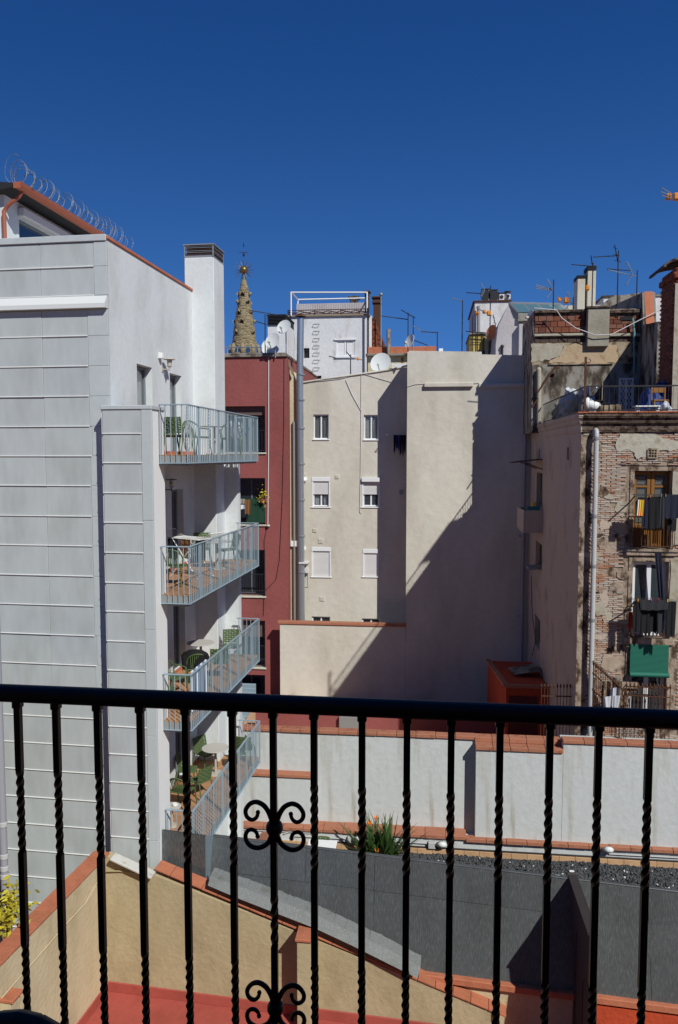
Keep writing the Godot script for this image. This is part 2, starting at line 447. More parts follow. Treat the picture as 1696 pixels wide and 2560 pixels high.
func _ready():
	rng.seed = 7
	var cam := Camera3D.new()
	cam.name = "camera"
	cam.fov = 66.52
	cam.near = 0.05
	cam.far = 1500.0
	add_child(cam)
	cam.position = EYE
	cam.rotation_degrees = Vector3(-4.2, 6.5, 0)
	look = cam.basis
	var sm := ProceduralSkyMaterial.new()
	sm.sky_top_color = Color(0.0045, 0.041, 0.185).linear_to_srgb()
	sm.sky_horizon_color = Color(0.088, 0.290, 0.775).linear_to_srgb()
	sm.sky_curve = 0.15
	sm.ground_bottom_color = Color(0.10, 0.09, 0.08)
	sm.ground_horizon_color = Color(0.20, 0.22, 0.26)
	sm.sun_angle_max = 3.0
	var sky := Sky.new()
	sky.sky_material = sm
	var env := Environment.new()
	env.background_mode = Environment.BG_SKY
	env.sky = sky
	env.ambient_light_source = Environment.AMBIENT_SOURCE_SKY
	env.tonemap_mode = Environment.TONE_MAPPER_LINEAR
	env.tonemap_exposure = 1.0
	env.sdfgi_enabled = true
	env.ssao_enabled = true
	env.ssil_enabled = true
	var we := WorldEnvironment.new()
	we.name = "world_environment"
	we.environment = env
	add_child(we)
	var sun := DirectionalLight3D.new()
	sun.name = "sun"
	sun.light_energy = 1.4
	sun.light_color = Color(0.985, 0.985, 0.955)
	sun.light_angular_distance = 0.5
	sun.shadow_enabled = true
	sun.sky_mode = DirectionalLight3D.SKY_MODE_LIGHT_ONLY
	add_child(sun)
	sun.look_at_from_position(Vector3(16, 39.8, 20), Vector3(0, 17, 0))
	make_materials()
	ground()
	white_house()
	red_house()
	cream_houses()
	old_brick_house()
	court_walls()
	zinc_roof()
	ochre_terrace()
	far_roofs()
	house_behind()
	balcony_furniture()
	roof_clutter()
	court_clutter()
	own_balcony()

func ground():
	inv = Transform3D.IDENTITY
	var b := mb()
	b.box(-400, 400, -0.3, 0.0, -700, 60)
	tag(put(self, "ground", b, M.ground), "terracotta coloured ground of the courts between the houses", "ground", "", "structure")
	b = mb()
	b.box(-7.8, 4.3, 5.2, 5.5, -35.4, -23.6)
	tag(put(self, "tiled_flat_roof", b, M.ground), "terracotta tiled flat roof hidden between the white court wall and the cream houses", "roof", "", "structure")

func house_behind():                     # the house whose balcony one stands on; it keeps the balcony in the shade
	var o := T("house_behind", Vector3(3, 0, 4), "ochre house at the photographer's back whose balcony this is", "house")
	var b: MB
	var flip := Transform3D(Basis.from_euler(Vector3(0, PI, 0)), Vector3(0, 0, 0.55))
	var w := MB.new()
	w.xf = inv * flip
	w.wall(-16, 9, 0, 20.2, 0, [[-1.0, 1.4, 15.4, 17.9]], 0.3)
	w.xf = inv
	w.box(-9, 16, 0, 20.15, 0.9, 9)
	put(o, "wall", w, M.ochre)
	b = mb(); b.box(-9.1, 16.1, 20.2, 20.4, 0.45, 9.1, 0.03)
	put(o, "coping", b, M.terracotta)
	b = mb(); b.box(-1.4, 1.0, 15.45, 17.9, 0.80, 0.84)
	put(o, "balcony_door", b, M.dark_glass)
	b = mb(); b.box(-2.1, 2.0, 15.2, 15.4, -1.88, 0.55, 0.02)
	put(o, "balcony_floor", b, M.terracotta)

func own_balcony():
	var Z := -1.8
	var o := T("balcony_railing", Vector3(-0.2, 15.4, Z), "black wrought iron balcony railing with twisted bars and scrolls", "railing")
	var b := mb()
	var top := []
	for i in 21:
		var u := -2.1 + 4.1 * i / 20.0
		top.append(Vector3(u, 16.408 - 0.003 * u, Z + 0.012 * cos(u * 0.7)))
	# a rounded flat handrail: oval section
	for k in 20:
		var p: Vector3 = top[k]; var q: Vector3 = top[k + 1]
		for j in 12:
			var a := TAU * j / 12; var a2 := TAU * (j + 1) / 12
			var f := func(t): return Vector3(0, sin(t) * 0.0215, cos(t) * 0.027)
			var g := func(t): return Vector3(0, sin(t) / 0.0215, cos(t) / 0.027).normalized()
			var d1: Vector3 = f.call(a); var d2: Vector3 = f.call(a2); var n1: Vector3 = g.call(a); var n2: Vector3 = g.call(a2)
			b.tri(p + d1, q + d1, q + d2, n1, n1, n2)
			b.tri(p + d1, q + d2, p + d2, n1, n2, n2)
	put(o, "handrail", b, M.wrought)
	b = mb(); b.box(-2.1, 2.0, 15.475, 15.50, Z - 0.018, Z + 0.018, 0.003)
	put(o, "bottom_rail", b, M.wrought)
	var xs := [-2.09, -1.98, -1.875, -1.77, -1.66, -1.55, -1.44, -1.33, -1.222, -1.117, -1.010, -0.910, -0.803, -0.694, -0.580, -0.464, -0.364, -0.265, -0.150, -0.044, 0.059, 0.171, 0.284, 0.393, 0.504, 0.61, 0.72, 0.83, 0.94, 1.05, 1.16, 1.27, 1.38, 1.49, 1.60, 1.71, 1.82, 1.93]
	for x in xs:
		var mid: bool = absf(x + 0.364) < 0.01
		b = mb()
		var spans := [[15.50, 15.56, 0], [15.56, 15.76, 1], [15.76, 16.0, 0], [16.0, 16.212, 1], [16.212, 16.392, 0]]
		if mid: spans = [[15.50, 15.80, 0], [15.80, 15.93, 1], [15.93, 16.392, 0]]
		var h := 0.0082
		for s in spans:
			var hh: float = h * (1.35 if s[2] == 0 else 1.22)
			var k := 1 if s[2] == 0 else int((s[1] - s[0]) / 0.0032)
			for i in k:
				var y0: float = lerpf(s[0], s[1], float(i) / k); var y1: float = lerpf(s[0], s[1], float(i + 1) / k)
				var a0: float = 0.0 if s[2] == 0 else TAU * round((s[1] - s[0]) / 0.108) * i / k
				var a1: float = 0.0 if s[2] == 0 else TAU * round((s[1] - s[0]) / 0.108) * (i + 1) / k
				for e in 4:
					var f := func(an, q): return Vector3(x + cos(an + PI / 4 + q * PI / 2) * hh, 0, Z - sin(an + PI / 4 + q * PI / 2) * hh)
					var p0: Vector3 = f.call(a0, e); var p1: Vector3 = f.call(a0, e + 1); var q0: Vector3 = f.call(a1, e); var q1: Vector3 = f.call(a1, e + 1)
					p0.y = y0; p1.y = y0; q0.y = y1; q1.y = y1
					b.quad(p0, p1, q1, q0)
		b.box(x - 0.011, x + 0.011, 16.372, 16.39, Z - 0.011, Z + 0.011, 0.002)
		put(o, "baluster", b, M.wrought)
	var tl := [[-22, 60], [-36, 95], [-60, 150], [-100, 205], [-150, 235], [-195, 243], [-245, 226], [-283, 186], [-299, 145], [-288, 100], [-258, 73], [-225, 66], [-195, 82], [-177, 108], [-170, 142]]
	var bl := [[-22, -60], [-36, -90], [-62, -145], [-112, -187], [-175, -208], [-240, -196], [-285, -157], [-301, -105], [-290, -60], [-255, -32], [-212, -36], [-184, -62], [-175, -95]]
	for cy in [16.099, 15.640]:
		for sx in [1.0, -1.0]:
			for arr in [tl, bl]:
				var pts := []
				for q in arr: pts.append(Vector3(-0.3625 + q[0] * sx * 0.000238, cy + q[1] * 0.000255, Z))
				b = mb()
				var fine := []
				for i in pts.size() - 1:
					for s in 3:
						var t := s / 3.0
						var p0: Vector3 = pts[maxi(i - 1, 0)]; var p3: Vector3 = pts[mini(i + 2, pts.size() - 1)]
						fine.append((pts[i] as Vector3).cubic_interpolate(pts[i + 1], p0, p3, t))
				fine.append(pts[-1])
				b.tube(fine, 0.0068, 8, 0.0046)
				b.ball(pts[-1], Vector3(0.006, 0.006, 0.006), 8)
				put(o, "scroll", b, M.wrought)
		b = mb()
		b.lathe([Vector2(0.001, -0.016), Vector2(0.017, -0.013), Vector2(0.021, -0.004), Vector2(0.021, 0.004), Vector2(0.017, 0.013), Vector2(0.001, 0.016)], Vector3(-0.3625, cy, Z), 14)
		put(o, "collar", b, M.wrought)
	# the black chair whose back shows at the lower left
	o = T("balcony_chair", Vector3(-0.62, 15.4, -0.72), "black chair with a rounded back at the lower left, in front of the railing", "chair")
	b = mb()
	var c := Vector3(-0.605, 0, -0.9)
	for i in 12:
		var a := PI * (0.06 + 0.88 * i / 12.0); var a2 := PI * (0.06 + 0.88 * (i + 1) / 12.0)
		for s in [0.0]:
			var p := Vector3(c.x + cos(a) * 0.125, 16.005 + sin(a) * 0.14, -1.02 - 0.03 * sin(a)); var q := Vector3(c.x + cos(a2) * 0.125, 16.005 + sin(a2) * 0.14, -1.02 - 0.03 * sin(a2))
			b.tube([p, q], 0.022, 8)
			b.ball(q, Vector3(0.022, 0.022, 0.022), 8)
			b.quad(Vector3(p.x, 15.87, -1.012), Vector3(q.x, 15.87, -1.012), q + Vector3(0, 0, -0.012), p + Vector3(0, 0, -0.012))
			b.quad(Vector3(q.x, 15.87, -1.0), Vector3(p.x, 15.87, -1.0), p, q)
	put(o, "backrest", b, M.wrought)
	b = mb(); b.box(c.x - 0.2, c.x + 0.2, 15.83, 15.87, -1.0, -0.58, 0.015); put(o, "seat", b, M.wrought)
	for sx in [-0.18, 0.18]:
		for z in [-0.97, -0.61]:
			b = mb(); b.tube([Vector3(c.x + sx, 15.4, z), Vector3(c.x + sx, 15.84, z)], 0.012); put(o, "leg", b, M.wrought)
		b = mb(); b.tube([Vector3(c.x + sx, 15.85, -0.98), Vector3(c.x + sx * 0.66, 16.06, -1.02)], 0.014); put(o, "back_post", b, M.wrought)

const HOUSE_TURN := -2.1
func house_frame() -> Transform3D:
	return Transform3D(Basis.from_euler(Vector3(0, deg_to_rad(HOUSE_TURN), 0)), Vector3(-5.03, 0, -16))

func frame_of(b: MB, x0: float, x1: float, y0: float, y1: float, z: float, w: float, d: float, mull := 0, bars := 0):   # a window frame from z - d to z
	b.box(x0, x1, y0, y0 + w, z - d, z, 0.006); b.box(x0, x1, y1 - w, y1, z - d, z, 0.006)
	b.box(x0, x0 + w, y0 + w, y1 - w, z - d, z, 0.006); b.box(x1 - w, x1, y0 + w, y1 - w, z - d, z, 0.006)
	for i in mull:
		var x := lerpf(x0, x1, float(i + 1) / (mull + 1))
		b.box(x - w * 0.6, x + w * 0.6, y0 + w, y1 - w, z - d + 0.003, z - 0.003, 0.006)
	for i in bars:
		var y := lerpf(y0, y1, float(i + 1) / (bars + 1))
		b.box(x0 + w, x1 - w, y - w * 0.4, y + w * 0.4, z - d + 0.006, z - 0.006, 0.004)

func window(o: Node3D, x0: float, x1: float, y0: float, y1: float, z: float, fm: Material, mull := 1, curtain: Material = null, gm: Material = null, w := 0.05, fr := Transform3D.IDENTITY):
	var b := mb(); b.xf = inv * fr
	frame_of(b, x0, x1, y0, y1, z, w, 0.05, mull)
	var f := put(o, "window", b, fm)
	for i in mull + 1:
		var a := lerpf(x0 + w * 0.5, x1 - w * 0.5, float(i) / (mull + 1)); var d := lerpf(x0 + w * 0.5, x1 - w * 0.5, float(i + 1) / (mull + 1))
		b = mb(); b.xf = inv * fr
		b.box(a + 0.002, d - 0.002, y0 + w * 0.6, y1 - w * 0.6, z - 0.034, z - 0.026)
		put(f, "pane", b, gm if gm else M.glass)
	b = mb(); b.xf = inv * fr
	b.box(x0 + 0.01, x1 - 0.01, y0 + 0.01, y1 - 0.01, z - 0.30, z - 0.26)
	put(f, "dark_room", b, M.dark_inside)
	if curtain:
		for s in [[x0 + w, lerpf(x0, x1, 0.42)], [lerpf(x0, x1, 0.62), x1 - w]]:
			b = mb(); b.xf = inv * fr
			b.cloth(Vector3(s[0], y1 - w, z - 0.12), Vector3(s[1], y1 - w, z - 0.12), y1 - y0 - w * 2.2, 3.0, 0.02, Vector3.BACK, 0.01, 0.1, 3)
			put(f, "curtain", b, curtain)
	return f

func slats(b: MB, x0: float, x1: float, y0: float, y1: float, z: float, pitch := 0.05):     # a roller shutter curtain, its slats rounded
	var k := maxi(1, int(round((y1 - y0) / pitch)))
	for i in k:
		var a := lerpf(y0, y1, float(i) / k); var h := (y1 - y0) / k
		b.quad(Vector3(x0, a, z - 0.006), Vector3(x1, a, z - 0.006), Vector3(x1, a + h * 0.18, z), Vector3(x0, a + h * 0.18, z))
		b.quad(Vector3(x0, a + h * 0.18, z), Vector3(x1, a + h * 0.18, z), Vector3(x1, a + h * 0.75, z + 0.004), Vector3(x0, a + h * 0.75, z + 0.004))
		b.quad(Vector3(x0, a + h * 0.75, z + 0.004), Vector3(x1, a + h * 0.75, z + 0.004), Vector3(x1, a + h, z - 0.006), Vector3(x0, a + h, z - 0.006))
	b.box(x0, x1, y0, y1, z - 0.02, z - 0.008)

func white_house():
	var L := house_frame()
	var o := T("white_house", Vector3.ZERO, "white house on the left with pale metal cladding, a tall chimney and four railed balconies", "house")
	o.transform = L
	inv = Transform3D.IDENTITY
	var right := Transform3D(Basis.from_euler(Vector3(0, PI / 2, 0)), Vector3.ZERO)      # x -> -z, z -> x: a wall that looks to the right
	var b := mb()
	b.box(-9.0, -2.02, 0, 21.50, -6.2, -0.02)
	put(o, "core", b, M.white_wall)
	b = mb(); b.xf = right
	var rails := [18.06, 15.06, 12.29, 9.27]
	var doors := []
	for t in rails:
		doors.append([1.42, 2.34, t - 1.05, t + 1.03]); doors.append([3.5, 4.37, t - 1.05, t + 1.03])
	b.wall(0.0, 6.2, 0, 21.5, -1.69, doors, 0.28)
	put(o, "wall", b, M.white_wall)
	for d in doors:
		b = mb(); b.xf = right
		frame_of(b, d[0] + 0.002, d[1] - 0.002, d[2] + 0.02, d[3] - 0.002, -1.86, 0.07, 0.06)
		var f := put(o, "door", b, M.frame_grey)
		b = mb(); b.xf = right
		b.box(d[0] + 0.05, d[1] - 0.05, d[2] + 0.08, d[3] - 0.06, -1.90, -1.89)
		put(f, "pane", b, M.glass)
		b = mb(); b.xf = right
		if d[2] > 16: b.cloth(Vector3(d[0] + 0.05, d[3] - 0.08, -1.95), Vector3(d[1] - 0.05, d[3] - 0.08, -1.95), 1.9, 5.0, 0.015, Vector3.BACK, 0.0, 0.0, 4)
		else: b.box(d[0] + 0.05, d[1] - 0.05, d[2] + 0.08, d[3] - 0.06, -1.97, -1.96)
		put(f, "curtain", b, M.curtain_white if d[2] > 16 else M.dark_inside)
	b = mb()
	b.bar(Vector3(-1.86, 21.535, 0.03), Vector3(-1.86, 21.535, -5.3), 0.40, 0.07, 0.01)
	put(o, "coping", b, M.terracotta)
	# chimney shaft with its louvred head
	b = mb(); b.box(-1.90, -1.06, 0, 22.41, -6.25, -5.30, 0.015)
	b.box(-1.72, -0.66, 0, 16.76, -6.35, -6.10)
	put(o, "chimney", b, M.white_wall)
	b = mb(); b.box(-1.87, -1.09, 22.41, 22.50, -6.22, -5.33); b.box(-1.92, -1.04, 22.745, 22.775, -6.27, -5.28)
	for x in [-1.885, -1.075]:
		for z in [-6.235, -5.315]: b.box(x - 0.015, x + 0.015, 22.41, 22.745, z - 0.015, z + 0.015)
	var head := put(o, "chimney_head", b, M.grey_metal)
	for k in 6:
		b = mb(); var y := 22.51 + k * 0.042
		for s in [[Vector3(-1.87, y, -5.32), Vector3(-1.09, y, -5.32), Vector3(0, 0.02, 0.03)], [Vector3(-1.08, y, -5.33), Vector3(-1.08, y, -6.22), Vector3(0.03, 0.02, 0)]]:
			b.bar(s[0], s[1], 0.035, 0.012)
		put(head, "slat", b, M.grey_metal if k % 3 else M.rust)
	b = mb(); b.box(-1.84, -1.12, 22.5, 22.74, -6.18, -5.38); put(head, "flue_core", b, M.dark_inside)
	b = mb(); b.tube([Vector3(-1.16, 0.5, -6.04), Vector3(-1.16, 16.7, -6.04)], 0.05, 10); put(o, "downpipe", b, M.beige_tile)
	# metal cladding: every sheet is a piece
	var ys := []
	for y in [675, 746, 780, 845, 919, 993, 1067, 1140, 1213, 1288, 1361, 1435, 1508, 1581, 1654, 1720, 1784, 1851, 1918, 1986, 2053, 2119, 2184, 2248, 2312, 2376]:
		ys.append(hit(5, y, 2, 0.0, L).y)
	ys.push_front(21.46); ys.append(ys[-1] - 3.0)
	for i in ys.size() - 1:
		if i == 2: continue
		var up := i < 2
		var xr := -1.99 if up else (-2.16 if i % 7 else -2.12)
		for s in [[-8.9, -6.1], [-6.1, -3.2], [-3.2, xr]]:
			if s[1] < -6: continue
			b = mb()
			var t := rng.randf_range(0.965, 1.025); b.col = Color(t, t, t * rng.randf_range(0.99, 1.02))
			b.xf = Transform3D(Basis.from_euler(Vector3(rng.randf_range(-0.006, 0.006), rng.randf_range(-0.003, 0.003), 0)), Vector3.ZERO)
			b.xf.origin = Vector3(s[0], ys[i], 0) - b.xf.basis * Vector3(s[0], ys[i], 0)
			b.box(s[0] + 0.003, s[1] - 0.003, ys[i + 1] + 0.014, ys[i] - 0.010, -0.03, 0.012 + rng.randf() * 0.004, 0.006)
			put(o, "cladding_panel", b, M.cladding)
		b = mb(); b.bar(Vector3(-6.1, ys[i + 1], 0.018), Vector3(xr, ys[i + 1], 0.022), 0.034, 0.030, 0.009)
		put(o, "seam_strip", b, M.seam)
		b = mb(); b.box(xr + 0.004, -1.695, ys[i + 1] + 0.002, ys[i] - 0.002, -0.03, 0.022, 0.006)
		put(o, "edge_strip", b, M.cladding_trim)
	var sk := MB.new(); sk.xf = Transform3D(Basis(Vector3(0, 0, 1), Vector3(0, 1, 0), Vector3(-1, 0, 0)), Vector3.ZERO)
	sk.prism([Vector2(0.03, ys[2] - 0.01), Vector2(0.15, ys[3] + 0.10), Vector2(0.15, ys[3] + 0.01), Vector2(-0.03, ys[3] + 0.01), Vector2(-0.03, ys[2] - 0.01)], 1.70, 6.1)
	put(o, "cladding_skirt", sk, M.seam)
	b = mb(); b.box(-8.9, -1.70, 21.46, 21.60, -0.30, 0.05, 0.012); put(o, "cladding_cap", b, M.cladding_trim)
	# the projecting clad pier in front of the balconies
	b = mb(); b.box(-1.73, -0.64, 7.4, 17.98, -0.34, 0.36); put(o, "pier", b, M.white_paint)
	var y2 := []
	for y in [1084, 1157, 1232, 1306, 1381, 1456, 1528, 1602, 1675, 1745, 1815, 1884, 1954, 2022, 2090]:
		y2.append(hit(280, y, 2, 0.38, L).y)
	y2.push_front(17.93); y2.append(7.5)
	for i in y2.size() - 1:
		b = mb()
		var t := rng.randf_range(0.95, 1.02); b.col = Color(t, t, t * 1.005)
		b.box(-1.70, -0.86, y2[i + 1] + 0.014, y2[i] - 0.010, 0.34, 0.385 + rng.randf() * 0.004, 0.006)
		put(o, "cladding_panel", b, M.cladding)
		b = mb(); b.bar(Vector3(-1.71, y2[i + 1], 0.392), Vector3(-0.85, y2[i + 1], 0.392), 0.034, 0.030, 0.009)
		put(o, "seam_strip", b, M.seam)
	for k in 5:
		b = mb(); var a := 17.93 - k * 2.3
		b.box(-0.852, -0.62, maxf(a - 2.295, 7.5), a, 0.34, 0.395, 0.008); put(o, "edge_strip", b, M.cladding_trim)
	b = mb(); b.box(-1.74, -0.61, 17.93, 18.02, -0.35, 0.41, 0.012); put(o, "cladding_cap", b, M.cladding_trim)
	# balconies
	var bar := MB.new(); bar.slab(Vector3(0.005, 0.5, 0.010), 0.0)
	var bar_mesh := bar.mesh(M.rail_blue)
	var tw := MB.new()
	for k in 40:
		var y0 := -0.60 + 1.2 * k / 40.0; var y1 := y0 + 0.03
		for e in 4:
			var f := func(an, yy): return Vector3(cos(an) * 0.019, yy, -sin(an) * 0.019)
			var a0 := k * PI / 8 * 1.6 + e * PI / 2; var a1 := a0 + PI / 8 * 1.6
			tw.quad(f.call(a0, y0), f.call(a0 + PI / 2, y0), f.call(a1 + PI / 2, y1), f.call(a1, y1))
	var tw_mesh := tw.mesh(M.rail_blue)
	for r in 4:
		var top: float = rails[r]; var low := top - 1.25; var fl := top - 1.06
		var bal := Node3D.new()
		bal.name = numbered(o, "balcony"); o.add_child(bal); bal.position = Vector3(0, fl, 0)
		inv = Transform3D(Basis.IDENTITY, Vector3(0, -fl, 0))
		b = mb(); b.box(-1.69, -0.03, fl - 0.24, fl - 0.024, -5.80, -0.03, 0.01); put(bal, "slab", b, M.slab)
		for k in 24:
			b = mb(); var t := rng.randf_range(0.88, 1.06); b.col = Color(t, t, t)
			var z0 := -0.03 - k * 0.2405
			b.box(-1.68, -0.035, fl - 0.024, fl, z0 - 0.234, z0, 0.004); put(bal, "deck_board", b, M.deck)
		b = mb(); b.box(-1.69, -1.672, fl, fl + 0.09, -5.3, -0.34); put(bal, "skirting", b, M.terracotta)
		b = mb(); b.bar(Vector3(0, top - 0.012, 0.01), Vector3(0, top - 0.012, -5.85), 0.05, 0.024, 0.004)
		b.bar(Vector3(-0.62, top - 0.012, 0.0), Vector3(-0.025, top - 0.012, 0.0), 0.05, 0.024, 0.004); b.bar(Vector3(-0.66, top - 0.012, -5.84), Vector3(-0.025, top - 0.012, -5.84), 0.05, 0.024, 0.004)
		put(bal, "handrail", b, M.rail_blue)
		b = mb(); b.bar(Vector3(0, low + 0.01, 0.01), Vector3(0, low + 0.01, -5.85), 0.04, 0.02, 0.003)
		b.bar(Vector3(-0.62, low + 0.01, 0.0), Vector3(-0.02, low + 0.01, 0.0), 0.04, 0.02, 0.003); b.bar(Vector3(-0.66, low + 0.01, -5.84), Vector3(-0.02, low + 0.01, -5.84), 0.04, 0.02, 0.003)
		put(bal, "bottom_rail", b, M.rail_blue)
		for k in 9:
			var z := -5.84 * k / 8.0
			if k % 2: 
				b = mb(); b.box(-0.006, 0.006, low + 0.02, top - 0.024, z - 0.055, z + 0.055); put(bal, "post", b, M.rail_blue)
			else:
				share(bal, "twisted_bar", tw_mesh, Transform3D(Basis.IDENTITY, Vector3(0, (top + low) / 2 - fl, z)))
			if k == 8: break
			for i in range(1, 6):
				share(bal, "baluster", bar_mesh, Transform3D(Basis.from_scale(Vector3(1, 1.21, 1)), Vector3(0, (top + low) / 2 - fl, z - 0.73 * i / 6.0)))
		for x in [-0.12, -0.24, -0.36, -0.48, -0.60]:
			share(bal, "baluster", bar_mesh, Transform3D(Basis.from_scale(Vector3(1.4, 1.21, 1)), Vector3(x, (top + low) / 2 - fl, 0)))
			share(bal, "baluster", bar_mesh, Transform3D(Basis.from_scale(Vector3(1.4, 1.21, 1)), Vector3(x, (top + low) / 2 - fl, -5.84)))
	inv = Transform3D.IDENTITY
	for t in [18.06, 15.06]:                # wall lamps
		b = mb()
		var y: float = t + 1.24
		b.tube([Vector3(-1.68, y - 0.18, -3.0), Vector3(-1.50, y - 0.18, -3.0)], 0.015); b.tube([Vector3(-1.50, y - 0.22, -3.0), Vector3(-1.50, y - 0.12, -3.0)], 0.02)
		b.lathe([Vector2(0.05, -0.12), Vector2(0.06, -0.10)], Vector3(-1.5, y, -3.0)); b.box(-1.69, -1.67, y - 0.24, y - 0.12, -3.05, -2.95)
		b.lathe([Vector2(0.0, 0.055), Vector2(0.15, 0.06), Vector2(0.14, 0.08), Vector2(0.0, 0.105)], Vector3(-1.5, y, -3.0), 18)
		var lamp := put(o, "wall_lamp", b, M.frame_grey if t < 16 else M.table_leg)
		b = mb(); b.lathe([Vector2(0.055, -0.10), Vector2(0.065, 0.055)], Vector3(-1.5, y, -3.0)); put(lamp, "lamp_shade", b, M.table_leg if t > 16 else M.glass)
		b = mb(); b.ball(Vector3(-1.5, y - 0.02, -3.0), Vector3(0.04, 0.05, 0.04)); put(lamp, "bulb", b, M.amber_glass)
	b = mb(); b.box(-1.69, -1.58, 19.36, 19.5, -2.84, -2.72, 0.01); put(o, "junction_box", b, M.white_paint)
	# roof storey with gutter
	var cz := hit(12, 560, 0, -4.45, L).z
	b = mb(); b.xf = Transform3D.IDENTITY
	b.box(-9, -4.75, 21.5, 22.8, -8.6, cz - 0.02)
	b.wall(-9, -4.45, 21.5, 22.8, cz, [], 0.1)
	b.xf = right
	b.wall(-cz, 8.6, 21.5, 22.8, -4.45, [[1.34, 6.2, 21.6, 22.46]], 0.2)
	b.xf = Transform3D.IDENTITY
	put(o, "roof_storey", b, M.white_wall)
	b = mb(); b.xf = right
	frame_of(b, 1.35, 6.19, 21.61, 22.45, -4.52, 0.06, 0.05, 3)
	var win := put(o, "window", b, M.frame_grey)
	b = mb(); b.xf = right; b.box(1.39, 6.15, 21.65, 22.41, -4.56, -4.55); put(win, "pane", b, M.blue_glass)
	b = mb(); b.xf = right; b.box(1.30, 6.25, 22.47, 22.68, -4.45, -4.30, 0.02); put(o, "shutter_box", b, M.shutter)
	var ge := hit(45, 462, 0, -3.95, L); var gy: float = ge.y
	b = mb(); var rf := MB.new()
	rf.xf = Transform3D(Basis.IDENTITY, Vector3(0, 0, 0))
	rf.prism([Vector2(-4.02, gy - 0.02), Vector2(-4.02, gy + 0.05), Vector2(-9.2, gy + 0.62), Vector2(-9.2, gy + 0.5), Vector2(-4.5, gy - 0.1)], -8.8, ge.z)
	put(o, "roof", rf, M.roof_dark)
	b = mb()
	var gp := [Vector2(-4.03, gy + 0.05), Vector2(-4.03, gy - 0.06), Vector2(-3.98, gy - 0.09), Vector2(-3.91, gy - 0.08), Vector2(-3.88, gy - 0.01), Vector2(-3.86, gy + 0.065), Vector2(-3.875, gy + 0.07), Vector2(-3.90, gy - 0.0), Vector2(-3.93, gy - 0.06), Vector2(-3.985, gy - 0.06), Vector2(-4.01, gy + 0.05)]
	b.prism(gp, -8.8, ge.z + 0.04); b.box(-4.03, -3.87, gy - 0.08, gy + 0.05, ge.z + 0.035, ge.z + 0.05)
	put(o, "gutter", b, M.gutter)
	b = mb()
	var q := hit(10, 520, 2, cz + 0.07, L)
	b.tube([Vector3(-3.97, gy - 0.07, ge.z - 0.2), Vector3(-4.02, gy - 0.2, ge.z - 0.15), Vector3(-4.2, gy - 0.32, cz + 0.12), Vector3(q.x + 0.1, gy - 0.38, cz + 0.08), Vector3(q.x, gy - 0.48, cz + 0.07), Vector3(q.x, 21.5, cz + 0.07)], 0.045, 10)
	put(o, "downpipe", b, M.gutter)
	# razor wire lying on the eave
	var w := T("razor_wire", Vector3.ZERO, "coil of razor wire running along the edge of the white house's roof", "razor wire")
	w.transform = L; inv = Transform3D.IDENTITY
	var z0 := ge.z - 0.15; var far := hit(290, 590, 0, -4.0, L)
	var coil := func(zf: float, n: float, r: float, za: float, zb: float, ph: float):
		var p := []
		var steps := int(n * 22)
		for i in steps + 1:
			var t := float(i) / steps; var a: float = t * n * TAU + ph
			var rr: float = r * (1.0 + 0.12 * sin(t * 37.0 + ph) )
			p.append(Vector3(-4.02 + cos(a) * rr * 0.9, gy + 0.04 + rr + sin(a) * rr - 0.05 * t, lerpf(za, zb, t) + 0.10 * sin(t * n * 2.1 + ph)))
		return p
	for s in [[13.0, 0.25, z0, far.z, 0.0], [3.2, 0.27, z0 + 0.12, z0 - 0.35, 1.0], [12.0, 0.23, z0 - 0.3, far.z - 1.0, 2.4], [3.0, 0.26, far.z + 0.7, far.z - 0.3, 0.5], [10.0, 0.2, z0 - 0.1, far.z + 0.3, 4.0]]:
		var p: Array = coil.call(0.0, s[0], s[1], s[2], s[3], s[4])
		b = mb(); b.tube(p, 0.0048, 4)
		for i in range(0, p.size() - 1, 2):
			var t: Vector3 = (p[i + 1] - p[i]).normalized(); var u: Vector3 = t.cross(Vector3.UP).normalized() * 0.025
			b.flat(p[i] - u, p[i] + t * 0.02, p[i] + u); b.flat(p[i] + u, p[i] + t * 0.02, p[i] - u)
		put(w, "wire_coil", b, M.grey_metal)

func rect(xa: float, ya: float, xb: float, yb: float, dist: float) -> Array:      # [x0, x1, y0, y1] on a frontal wall
	var p := at(xa, yb, dist); var q := at(xb, ya, dist)
	return [p.x, q.x, p.y, q.y]

